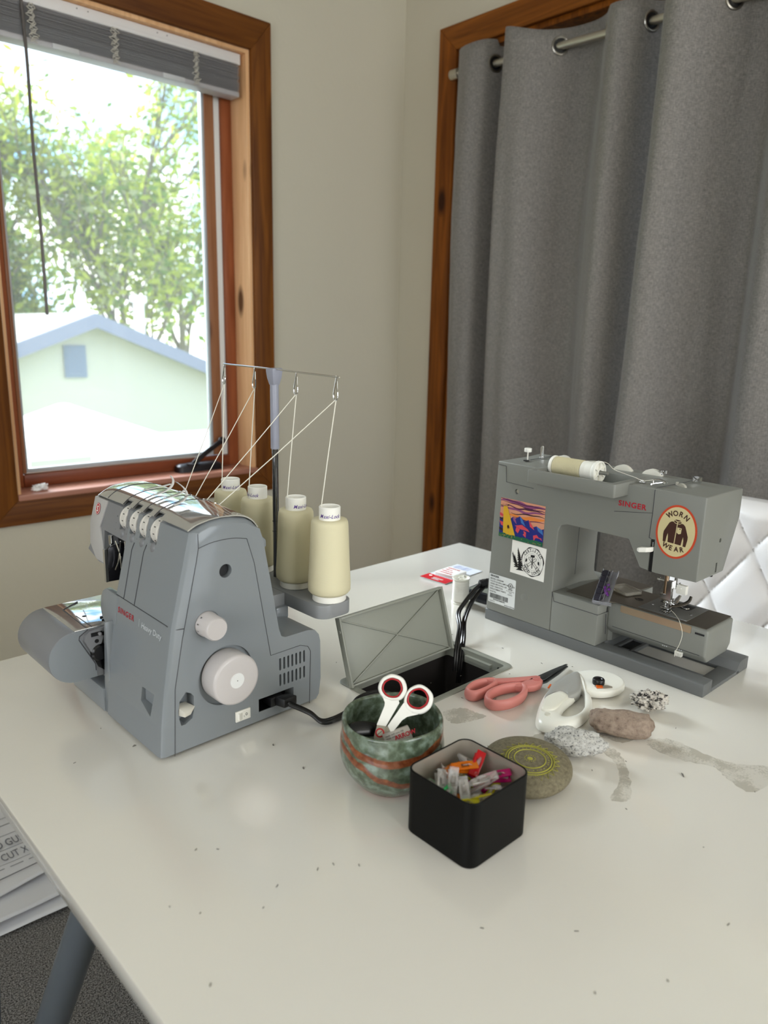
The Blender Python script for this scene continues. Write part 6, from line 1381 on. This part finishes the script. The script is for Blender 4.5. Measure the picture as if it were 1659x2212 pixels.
# pink scissors
M_pink = mat('pink_plastic', rgb(206, 128, 120), 0.45)
M_blade = mat('blade_dark', rgb(92, 94, 96), 0.28, 0.9)
pk = thing('fabric_scissors', 'pink handled fabric scissors lying closed in front of the cable port', 'scissors', (0.80, 0.59, ZT))
def pkp(P, z): return [(x - 0.80, y - 0.59, z) for x, y in P]
bl_ = [(0.7274, 0.6135), (0.7446, 0.6212), (0.7647, 0.6206), (0.7800, 0.6112), (0.7739, 0.6032), (0.7509, 0.6001), (0.7297, 0.6023)]
fl_ = [(0.7291, 0.5790), (0.7451, 0.5895), (0.7703, 0.5902), (0.7902, 0.5832), (0.7990, 0.5744), (0.7906, 0.5639), (0.7701, 0.5564), (0.7456, 0.5571), (0.7290, 0.5668)]
for lp_, sh, z0_ in ((bl_, [(0.770, 0.616), (0.780, 0.6125), (0.800, 0.5985), (0.822, 0.5860), (0.836, 0.5785), (0.838, 0.573), (0.828, 0.571), (0.806, 0.584), (0.788, 0.594), (0.774, 0.604)], 0.0085), (fl_, [(0.786, 0.585), (0.796, 0.580), (0.812, 0.580), (0.832, 0.5785), (0.8365, 0.572), (0.832, 0.564), (0.820, 0.559), (0.808, 0.560), (0.797, 0.566), (0.792, 0.574)], 0.0090)):
    m_ = MB(); m_.tube(smooth_loop(pkp(lp_, z0_), 6), 0.0042, 12, closed=True, sx=1.0, sy=1.0)
    m_.v = [Vector((p.x, p.y, z0_ + (p.z - z0_) * 1.95)) for p in m_.v]
    m_.loft([[(x - 0.80, y - 0.59, z) for x, y in sh] for z in (0.0050, 0.0150)])
    m_.build('handle', M_pink, pk, bevel=0.0022, seg=3, angle=50, bang=50)
for poly, za, zb in (([(0.8300, 0.5700), (0.8385, 0.5795), (0.8800, 0.5825), (0.9170, 0.5840), (0.9195, 0.5815), (0.8800, 0.5740), (0.8400, 0.5660)], 0.0108, 0.0128), ([(0.8280, 0.5640), (0.8330, 0.5720), (0.8800, 0.5770), (0.9185, 0.5822), (0.9190, 0.5800), (0.8800, 0.5700), (0.8400, 0.5620)], 0.0082, 0.0104)):
    m_ = MB(); m_.loft([[(x - 0.80, y - 0.59, z - (0.006 * max(0, (x - 0.84)) / 0.08)) for x, y in poly] for z in (za, zb)]); m_.build('blade', M_blade, pk, bevel=0.0005)
MB().lathe([(0.0055, 0), (0.0055, 0.0010), (0.0045, 0.0016)], 28, (0.0265, -0.0185, 0.0148)).build('pivot', mat('pink_pivot', rgb(192, 112, 106), 0.4), pk)

# rotary cutter
M_cw = mat('cutter_white', rgb(238, 236, 226), 0.3)
rc = thing('rotary_cutter', 'white and grey loop handled rotary cutter lying beside the pink scissors', 'rotary cutter', (0.83, 0.51, ZT))
def rcp(P): return [(x - 0.83, y - 0.51) for x, y in P]
co_ = rcp([(0.8960, 0.5510), (0.8660, 0.5530), (0.8358, 0.5500), (0.7970, 0.5380), (0.7600, 0.5205), (0.7340, 0.5030), (0.7290, 0.4881), (0.7419, 0.4745), (0.7666, 0.4665), (0.7906, 0.4672), (0.8173, 0.4750), (0.8440, 0.4920), (0.8570, 0.5090), (0.8740, 0.5240), (0.8900, 0.5370)])
ci_ = rcp([(0.8620, 0.5225), (0.8500, 0.5185), (0.8360, 0.5115), (0.8245, 0.5060), (0.8100, 0.5035), (0.7940, 0.5010), (0.7760, 0.4940), (0.7700, 0.4880), (0.7720, 0.4815), (0.7815, 0.4775), (0.7930, 0.4770), (0.8120, 0.4830), (0.8290, 0.4930), (0.8430, 0.5030), (0.8560, 0.5150)])
def loop_body(lo, li, zs, name, m, parent):
    a = smooth_loop([(x, y, 0) for x, y in lo], 4); b_ = smooth_loop([(x, y, 0) for x, y in li], 4); n = len(a); lay = []
    for w_, z in zs: lay.append([(*(p.lerp(q, w_)).xy, z) for p, q in zip(a, b_)])
    V = [q for s in lay for q in s]; F = []; K = len(lay)
    for i in range(K):
        for j in range(n):
            k = (j + 1) % n; F.append((i * n + j, i * n + k, ((i + 1) % K) * n + k, ((i + 1) % K) * n + j))
    mb = MB(); mb.add(V, F); return mb.build(name, m, parent, angle=60)
loop_body(co_, ci_, [(0.0, 0.004), (0.02, 0.010), (0.14, 0.0145), (0.45, 0.0165), (0.8, 0.0150), (0.97, 0.011), (1.0, 0.006), (0.85, 0.001), (0.2, 0.001)], 'handle_loop', M_cw, rc)
gy = rcp([(0.8930, 0.5480), (0.8660, 0.5505), (0.8360, 0.5470), (0.8000, 0.5360), (0.7880, 0.5290), (0.8080, 0.5290), (0.8190, 0.5240), (0.8195, 0.5140), (0.8160, 0.5090), (0.8390, 0.5075), (0.8640, 0.5215), (0.8860, 0.5370)])
m_ = MB(); a = smooth_loop([(x, y, 0) for x, y in gy], 4); cc = sum(a, Vector()) / len(a)
m_.loft([[(*(p.lerp(cc, k_)).xy, z) for p in a] for k_, z in ((0.06, 0.004), (0.0, 0.009), (0.02, 0.0145), (0.10, 0.0172), (0.35, 0.0180))]); m_.build('grey_cover', mat('cutter_grey', rgb(158, 157, 152), 0.45), rc, angle=60)
gr = rcp([(0.7560, 0.5110), (0.7690, 0.5190), (0.7860, 0.5270), (0.8070, 0.5270), (0.8165, 0.5220), (0.8165, 0.5140), (0.8110, 0.5085), (0.7960, 0.5055), (0.7790, 0.5015), (0.7640, 0.5010)])
m_ = MB(); a = smooth_loop([(x, y, 0) for x, y in gr], 4); cc = sum(a, Vector()) / len(a)
m_.loft([[(*(p.lerp(cc, k_)).xy, z) for p in a] for k_, z in ((0.0, 0.010), (0.0, 0.0165), (0.06, 0.0184), (0.25, 0.0190))]); m_.build('grip', mat('grip_cream', rgb(232, 229, 215), 0.4), rc, angle=60)
hc = Vector((0.8925 - 0.83, 0.5150 - 0.51))
hp = [(hc.x + 0.0405 * math.cos(a) * (1.0), hc.y + 0.0345 * math.sin(a)) for a in [2 * PI * i / 56 for i in range(56)]]
ang_ = -0.42; hp = [(hc.x + (x - hc.x) * math.cos(ang_) - (y - hc.y) * math.sin(ang_), hc.y + (x - hc.x) * math.sin(ang_) + (y - hc.y) * math.cos(ang_)) for x, y in hp]
slt = MB().prism([(0.8660 - 0.83, 0.5000 - 0.51), (0.8840 - 0.83, 0.4915 - 0.51), (0.8890 - 0.83, 0.4870 - 0.51), (0.8910 - 0.83, 0.4905 - 0.51), (0.8870 - 0.83, 0.4985 - 0.51), (0.8760 - 0.83, 0.5080 - 0.51)], 'z', 0.0098, 0.03)
m_ = MB(); m_.loft([[((x - hc.x) * s_ + hc.x, (y - hc.y) * s_ + hc.y, z) for x, y in hp] for s_, z in ((0.94, 0.003), (1.0, 0.006), (1.0, 0.0115), (0.97, 0.0135), (0.90, 0.0142))]); m_.build('blade_guard', M_cw, rc, cuts=[], angle=50)
sl_ = MB(); sl_.prism(rcp([(0.8680, 0.4990), (0.8790, 0.4910), (0.8870, 0.4868), (0.8905, 0.4890), (0.8890, 0.4950), (0.8800, 0.5030), (0.8730, 0.5070)]), 'z', 0.0138, 0.0146); sl_.build('slot', mat('slot_grey', rgb(168, 160, 146), 0.4), rc)
MB().prism(rcp([(0.8690, 0.5000), (0.8760, 0.4950), (0.8800, 0.4985), (0.8740, 0.5050)]), 'z', 0.0146, 0.0160).build('orange_tab', mat('tab_orange', rgb(220, 98, 30), 0.4), rc)
MB().prism(rcp([(0.8150, 0.5440), (0.8260, 0.5480), (0.8270, 0.5462), (0.8160, 0.5422)]), 'z', 0.0150, 0.0165).build('lock_button', mat('tab_orange', rgb(220, 98, 30), 0.4), rc)
kb = MB(); kb.lathe([(0.0080, 0.0), (0.0084, 0.001), (0.0084, 0.0068), (0.0074, 0.0080), (0.0052, 0.0080), (0.0042, 0.0070), (0.0042, 0.0062), (0.0022, 0.0062), (0.0016, 0.0066)], 36, (0.8835 - 0.83, 0.5070 - 0.51, 0.0140)); kb.build('knob', M_black, rc, angle=40)
MB().cyl((0.7520 - 0.83, 0.4990 - 0.51, 0.0152), 'z', 0.0038, 0.0018, 20).build('hang_hole', mat('hole_cream', rgb(214, 210, 196), 0.4), rc)

# stones
def stone_mat(name, cols, scale, thr, bump):
    m = bpy.data.materials.new(name); m.use_nodes = True; nt = m.node_tree; b = nt.nodes['Principled BSDF']; N = nt.nodes.new; L = nt.links.new
    b.inputs['Roughness'].default_value = 0.85
    tc = N('ShaderNodeTexCoord'); n1 = N('ShaderNodeTexNoise'); n1.inputs['Scale'].default_value = scale; n1.inputs['Detail'].default_value = 8; n1.inputs['Roughness'].default_value = 0.7
    r = N('ShaderNodeValToRGB'); els = r.color_ramp.elements
    els[0].position = thr[0]; els[0].color = cols[0]; els[1].position = thr[-1]; els[1].color = cols[-1]
    for t, c in zip(thr[1:-1], cols[1:-1]): e = els.new(t); e.color = c
    bp = N('ShaderNodeBump'); bp.inputs['Strength'].default_value = bump; bp.inputs['Distance'].default_value = 0.002
    L(tc.outputs['Object'], n1.inputs['Vector']); L(n1.outputs['Fac'], r.inputs['Fac']); L(r.outputs['Color'], b.inputs['Base Color']); L(n1.outputs['Fac'], bp.inputs['Height']); L(bp.outputs['Normal'], b.inputs['Normal']); return m
def stone(name, label, x, y, r, sc, rz, m, seed, amp, freq, n=40, ex=1.0):
    mb = blob(name, 0, r, sc, None, seed, amp, freq, n)
    if ex != 1.0:
        R0 = r * sc[0] * 1.05
        mb.v = [Vector((math.copysign(min(1.2, abs(p.x) / R0) ** 0.9 * R0, p.x), p.y * (1 + 0.75 * min(1, abs(p.x) / R0) ** 3), (p.z - r * sc[2]) * (1 + 0.65 * min(1, abs(p.x) / R0) ** 3) + r * sc[2])) for p in mb.v]
        mn = min(p.z for p in mb.v); mb.v = [Vector((p.x, p.y, p.z - mn)) for p in mb.v]
    o = mb.build(name, m, loc=(x, y, ZT - 0.0006), rot=(0, 0, rz), angle=180)
    tag(o, label, 'stone'); return o
IR = -PI / 4 - 0.06
stone('stone', 'rough black and white speckled stone nearest the sewing machine base', 0.8925, 0.4335, 0.0225, (1.0, 0.66, 0.54), IR, stone_mat('stone_speckled', [rgb(28, 26, 26), rgb(60, 56, 54), rgb(212, 205, 194), rgb(226, 220, 210)], 170, [0.38, 0.44, 0.50, 0.8], 1.0), 3, 0.34, 2.6, 56)
stone('stone', 'long brown oval stone in front of the rotary cutter', 0.8035, 0.4245, 0.0370, (1.0, 0.50, 0.44), IR - 0.14, stone_mat('stone_brown', [rgb(84, 66, 56), rgb(136, 118, 104), rgb(152, 134, 118), rgb(168, 150, 136)], 120, [0.30, 0.42, 0.55, 0.8], 0.5), 9, 0.10, 1.3, 48, 0.8)
stone('stone', 'pointed pale grey granite stone behind the painted stone', 0.7185, 0.4345, 0.0350, (1.0, 0.52, 0.44), IR - 0.16, stone_mat('stone_granite', [rgb(60, 60, 62), rgb(140, 138, 134), rgb(200, 198, 192), rgb(218, 216, 210)], 330, [0.34, 0.41, 0.47, 0.8], 0.8), 17, 0.20, 1.6, 48)
ps_ = MB(); Zs = [(0.0080, 0.0), (0.0300, 0.0004), (0.0430, 0.0040), (0.0505, 0.0110), (0.0520, 0.0165), (0.0500, 0.0225), (0.0440, 0.0278), (0.0360, 0.0312), (0.0260, 0.0332), (0.0120, 0.0342), (0.0010, 0.0344)]
ZZ = [(p.x, p.y) for p in smooth_pts([(r, z, 0) for r, z in Zs], 4)]
ps_.lathe(ZZ, 72, wob=lambda t, z: 0.03 * math.sin(2 * t + 0.4) + 0.012 * math.sin(3 * t))
SX, SY = 0.6345, 0.4430
o = ps_.build('painted_stone', stone_mat('stone_olive', [rgb(80, 74, 56), rgb(112, 104, 82), rgb(126, 118, 94), rgb(142, 134, 110)], 260, [0.3, 0.45, 0.6, 0.8], 0.25), loc=(SX, SY, ZT), angle=180)
tag(o, 'round olive grey stone painted with a yellow sun mandala', 'stone')
def stz(r):
    for (r0, z0_), (r1, z1_) in zip(ZZ[::-1], ZZ[::-1][1:]):
        if r0 <= r <= r1: return z0_ + (z1_ - z0_) * (r - r0) / max(1e-9, r1 - r0)
    return 0.03
DY = mat('paint_yellow', rgb(172, 168, 66), 0.6); dm = MB(); dcx, dcy = -0.009, -0.010
def dpt(r, a, h=0.0003):
    x, y = dcx + r * math.cos(a), dcy + r * math.sin(a); return (x, y, stz(math.hypot(x, y) * 0.985) + h)
for rad, w_ in ((0.0172, 0.0006), (0.0238, 0.0006), (0.0262, 0.0004)): dm.tube([dpt(rad, 2 * PI * i / 90) for i in range(90)], w_, 5, closed=True)
for i in range(30): dm.sphere(dpt(0.0205, 2 * PI * i / 30, 0.0001), 0.0006, 5)
dm.sphere(dpt(0, 0, -0.0006), 0.0036, 10, sc=(1, 1, 0.35))
for i in range(14): dm.sphere(dpt(0.0058, 2 * PI * i / 14, 0.0001), 0.0006, 5)
for i in range(24):
    a = 2 * PI * i / 24; d_ = PI / 24 * 0.85; P = [dpt(0.0270, a - d_), dpt(0.0325, a), dpt(0.0270, a + d_)]; dm.tube(P, 0.0004, 4, closed=True)
o2 = dm.build('painted_mandala', DY, o); o2['label'] = 'yellow painted sun mandala'

# old adhesive smears worn into the laminate, and specks of lint
mr = bpy.data.materials.new('adhesive_residue'); mr.use_nodes = True; nt = mr.node_tree; b = nt.nodes['Principled BSDF']; N = nt.nodes.new; L = nt.links.new
b.inputs['Base Color'].default_value = rgb(160, 152, 132); b.inputs['Roughness'].default_value = 0.7
tc = N('ShaderNodeTexCoord'); n1 = N('ShaderNodeTexNoise'); n1.inputs['Scale'].default_value = 420; n1.inputs['Detail'].default_value = 6
n3 = N('ShaderNodeTexNoise'); n3.inputs['Scale'].default_value = 45; n3.inputs['Detail'].default_value = 3
ad = N('ShaderNodeMath'); ad.operation = 'MULTIPLY_ADD'; ad.inputs[1].default_value = 0.55
r = N('ShaderNodeValToRGB'); r.color_ramp.elements[0].position = 0.66; r.color_ramp.elements[0].color = (0.10, 0.10, 0.10, 1); r.color_ramp.elements[1].position = 0.82; r.color_ramp.elements[1].color = (0.34, 0.34, 0.34, 1)
L(tc.outputs['Object'], n1.inputs['Vector']); L(tc.outputs['Object'], n3.inputs['Vector']); L(n1.outputs['Fac'], ad.inputs[0]); L(n3.outputs['Fac'], ad.inputs[2]); L(ad.outputs[0], r.inputs['Fac']); L(r.outputs['Color'], b.inputs['Alpha'])
RS = [[(0.6599, 0.5008), (0.7167, 0.4951), (0.7441, 0.4867), (0.778, 0.4612), (0.8158, 0.4115), (0.7894, 0.4122), (0.7777, 0.4408), (0.7394, 0.4559), (0.7057, 0.4594), (0.663, 0.4821)],
      [(0.819, 0.3944), (0.8436, 0.3765), (0.8436, 0.3294), (0.8511, 0.2994), (0.8748, 0.269), (0.8429, 0.2568), (0.8043, 0.2642), (0.8116, 0.2931), (0.8229, 0.3143), (0.8077, 0.3465), (0.8053, 0.3807)],
      [(0.7534, 0.4191), (0.7683, 0.4092), (0.7425, 0.3787), (0.6919, 0.3455), (0.6733, 0.3591), (0.7097, 0.3701), (0.7409, 0.3928)],
      [(0.676, 0.6094), (0.7035, 0.5996), (0.7082, 0.5791), (0.71, 0.5647), (0.6803, 0.5708), (0.6624, 0.5827)]]
for P in RS:
    S_ = smooth_loop([(x, y, 0) for x, y in P], 7); m_ = MB(); loc_ = [TL(p.x + 0.0012 * math.sin(i * 2.3), p.y + 0.0012 * math.cos(i * 3.1)) for i, p in enumerate(S_)]
    m_.add([(x, y, ZT + 0.0003) for x, y in loc_], [tuple(range(len(loc_)))]); o = m_.build('adhesive_smear', mr, tb, recalc=False, smooth=False)
    o.data.polygons[0].flip() if o.data.polygons[0].normal.z < 0 else None
lt = MB(); R_ = random.Random(12)
for _ in range(70):
    x, y = R_.uniform(0.22, 0.95), R_.uniform(0.12, 0.95)
    if (0.34 < x < 0.62 and y > 0.70) or (0.46 < x < 0.60 and 0.37 < y < 0.62): continue
    a = R_.uniform(0, PI); l_ = R_.uniform(0.0006, 0.0020); lt.at((x, y, ZT + 0.0003), (0, 0, a)).box(-l_, l_, -0.0003, 0.0003, 0, 0.0004)
for x, y, l_ in ((0.7789, 0.3293, 0.004), (0.4574, 0.6855, 0.002), (0.33, 0.7903, 0.0022), (0.4556, 0.622, 0.0022)):
    lt.at((x, y, ZT + 0.0003), (0, 0, x * 9)).loft([[(-l_, -0.0006, 0), (-l_, 0.0006, 0), (-l_, 0, 0.001)], [(0, -0.001, 0), (0.0004, 0.001, 0), (0, 0, 0.002)], [(l_, 0.0004, 0), (l_, 0.001, 0), (l_, 0.0006, 0.0008)]])
lt.X = Matrix.Identity(4)
tag(lt.build('table_lint', mat('lint_grey', rgb(110, 106, 100), 0.9)), 'specks of grey lint scattered over the white table', 'lint', kind='stuff')

# ================================================================== CHAIR
M_lea = mat('white_leather', rgb(226, 222, 220), 0.36, bump=(240, 0.2, 0.0006))
ch = thing('quilted_chair', 'white quilted leather chair behind the sewing machine', 'chair', (1.60, 0.50, 0))
def puff(y, z):
    a, b_ = y / 0.150 + z / 0.228 - 0.484, y / 0.150 - z / 0.228 - 0.476
    fa, fb = abs(math.sin(PI * a)), abs(math.sin(PI * b_)); return 0.017 * (min(1, fa * 1.3) * min(1, fb * 1.3)) ** 0.42
ny, nz = 110, 120; Y0_, Y1_, Z0_, Z1_ = 0.255, 0.775, 0.42, 0.895
def wrap(i, j):
    y = Y0_ + (Y1_ - Y0_) * i / ny; z = Z0_ + (Z1_ - Z0_) * j / nz
    ez = max(0.0, 1 - (Z1_ - z) / 0.030); ey = max(0.0, 1 - min(y - Y0_, Y1_ - y) / 0.030)
    e_ = min(1.0, math.sqrt(ez * ez + ey * ey)); x = 1.602 + 0.10 * (z - 0.65) - puff(y, z) * (1 - e_ * e_) + 0.028 * (1 - math.sqrt(max(0, 1 - e_ * e_)))
    return (x - 1.60, y - 0.50, z)
m_ = MB(); fr = [[wrap(i, j) for i in range(ny + 1)] for j in range(nz + 1)]
m_.loft(fr, closed=False, caps=False)
bk_ = [[(1.602 + 0.10 * (z - 0.65) + 0.055 - 1.60, y - 0.50, z) for y in (Y0_, Y1_)] for z in (Z0_, Z1_)]
edge = [fr[0][i] for i in range(ny + 1)] + [fr[j][ny] for j in range(1, nz + 1)] + [fr[nz][i] for i in range(ny - 1, -1, -1)] + [fr[j][0] for j in range(nz - 1, 0, -1)]
m_.loft([edge, [(p[0] + 0.035, p[1] + (0.01 if p[1] < 0 else -0.01) * 0, p[2]) for p in edge], [(p[0] + 0.055, p[1] * 0.95, 0.65 + (p[2] - 0.65) * 0.95) for p in edge]])
m_.build('backrest', M_lea, ch, angle=60, recalc=True)
sti = MB(); 
for sgn in (0, 1):
    for k in range(-4, 14):
        P = []
        for j in range(0, 81):
            z = Z0_ + 0.02 + (Z1_ - Z0_ - 0.045) * j / 80
            y = ((k + 0.484) - z / 0.228) * 0.150 if sgn == 0 else ((k - 8 + 0.476) + z / 0.228) * 0.150
            if Y0_ + 0.03 < y < Y1_ - 0.03: P.append((1.602 + 0.10 * (z - 0.65) - 0.0012 - 1.60, y - 0.50, z))
        for a in range(0, len(P) - 2, 2): sti.tube([P[a], P[a + 1]], 0.0008, 4)
sti.build('quilt_stitching', mat('stitch_grey', rgb(150, 144, 140), 0.8), ch)
m_ = MB(); m_.prism(rrect(-0.42, 0.02, -0.245, 0.245, 0.05, 6), 'z', 0.40, 0.49); m_.build('seat', M_lea, ch, bevel=0.02, seg=3)
for sx, sy in ((-0.38, -0.2), (-0.38, 0.2), (0.0, -0.2), (0.0, 0.2)):
    MB().cyl((sx, sy, 0.402), (sx * 0.1 + 0.02, sy * 0.15, -0.4), 0.018, 0.404, 16, r2=0.012).build('leg', mat('chair_leg', rgb(60, 60, 62), 0.35, 0.6), ch)

# ================================================================== PATTERN SHEETS ON THE FLOOR
def sheet(name, label, x0_, x1_, y0_, y1_, z0_, curl, seed, rz, writing=None):
    from mathutils import noise
    n = 36; m_ = MB(); secs = []
    def hz(x, y):
        u = (x - x0_) / (x1_ - x0_); v = (y - y0_) / (y1_ - y0_)
        return z0_ + curl * (max(0, 1 - v / 0.35) ** 2 * 0.6) * (0.6 + 0.8 * noise.noise(Vector((x * 5, seed, 0)))) + 0.004 * (1 + noise.noise(Vector((x * 7, y * 7, seed))))
    for j in range(n + 1): secs.append([(x0_ + (x1_ - x0_) * i / n, y0_ + (y1_ - y0_) * j / n + 0.016 * math.sin(i / n * PI * 1.7 + seed), 0) for i in range(n + 1)])
    secs = [[(p[0], p[1], hz(p[0], p[1])) for p in s_] for s_ in secs]
    m_.loft(secs, closed=False, caps=False)
    o = m_.build(name, mat('pattern_paper', rgb(226, 225, 226), 0.8), solid=0.0004, angle=180, rot=(0, 0, rz), loc=(0, 0, 0))
    tag(o, label, 'pattern sheet', 'paper sewing patterns on the carpet')
    if writing:
        w_ = MB(); writing(w_, hz); w_.build('pattern_print', mat('pattern_ink', rgb(96, 96, 104), 0.7), o, recalc=False)
    return o
def wr(w_, hz):
    def t(s_, x, y, sz, ang=0.03):
        w_.text(s_, (x, y, hz(x + 0.08, y + 0.02) + 0.004), (math.cos(ang), math.sin(ang), 0), (-math.sin(ang), math.cos(ang), 0.02), sz, bold=0.006, sx=0.52)
    t('HOOD GUSSET', 0.325, 1.712, 0.040); t('CUT X1', 0.372, 1.664, 0.038)
    for y, r_ in ((1.703, 0.0006), (1.758, 0.0006), (1.652, 0.0005), (1.80, 0.0008), (1.83, 0.0006)): w_.tube([(x, y + 0.03 * (x - 0.36), hz(x, y) + 0.004) for x in [0.1 + 0.03 * i for i in range(18)]], r_, 4)
    for i in range(12): w_.tube([(0.1 + 0.04 * i, 1.637, hz(0.1 + 0.04 * i, 1.637) + 0.004), (0.128 + 0.04 * i, 1.638, hz(0.128 + 0.04 * i, 1.638) + 0.004)], 0.0008, 4)
    w_.tube([(x, 1.603 + 0.05 * (x - 0.3), hz(x, 1.60) + 0.004) for x in [0.1 + 0.03 * i for i in range(18)]], 0.0010, 4)
sheet('pattern_sheet', 'lowest paper sewing pattern sheet on the carpet under the table edge', 0.02, 0.66, 1.475, 2.05, 0.002, 0.010, 1.0, 0.0)
sheet('pattern_sheet', 'middle paper sewing pattern sheet with a curled front edge', 0.0, 0.62, 1.500, 2.06, 0.012, 0.02, 2.0, 0.0)
sheet('pattern_sheet', 'top sewing pattern sheet lettered hood gusset cut x1', 0.02, 0.60, 1.560, 2.10, 0.026, 0.012, 3.0, 0.0, wr)
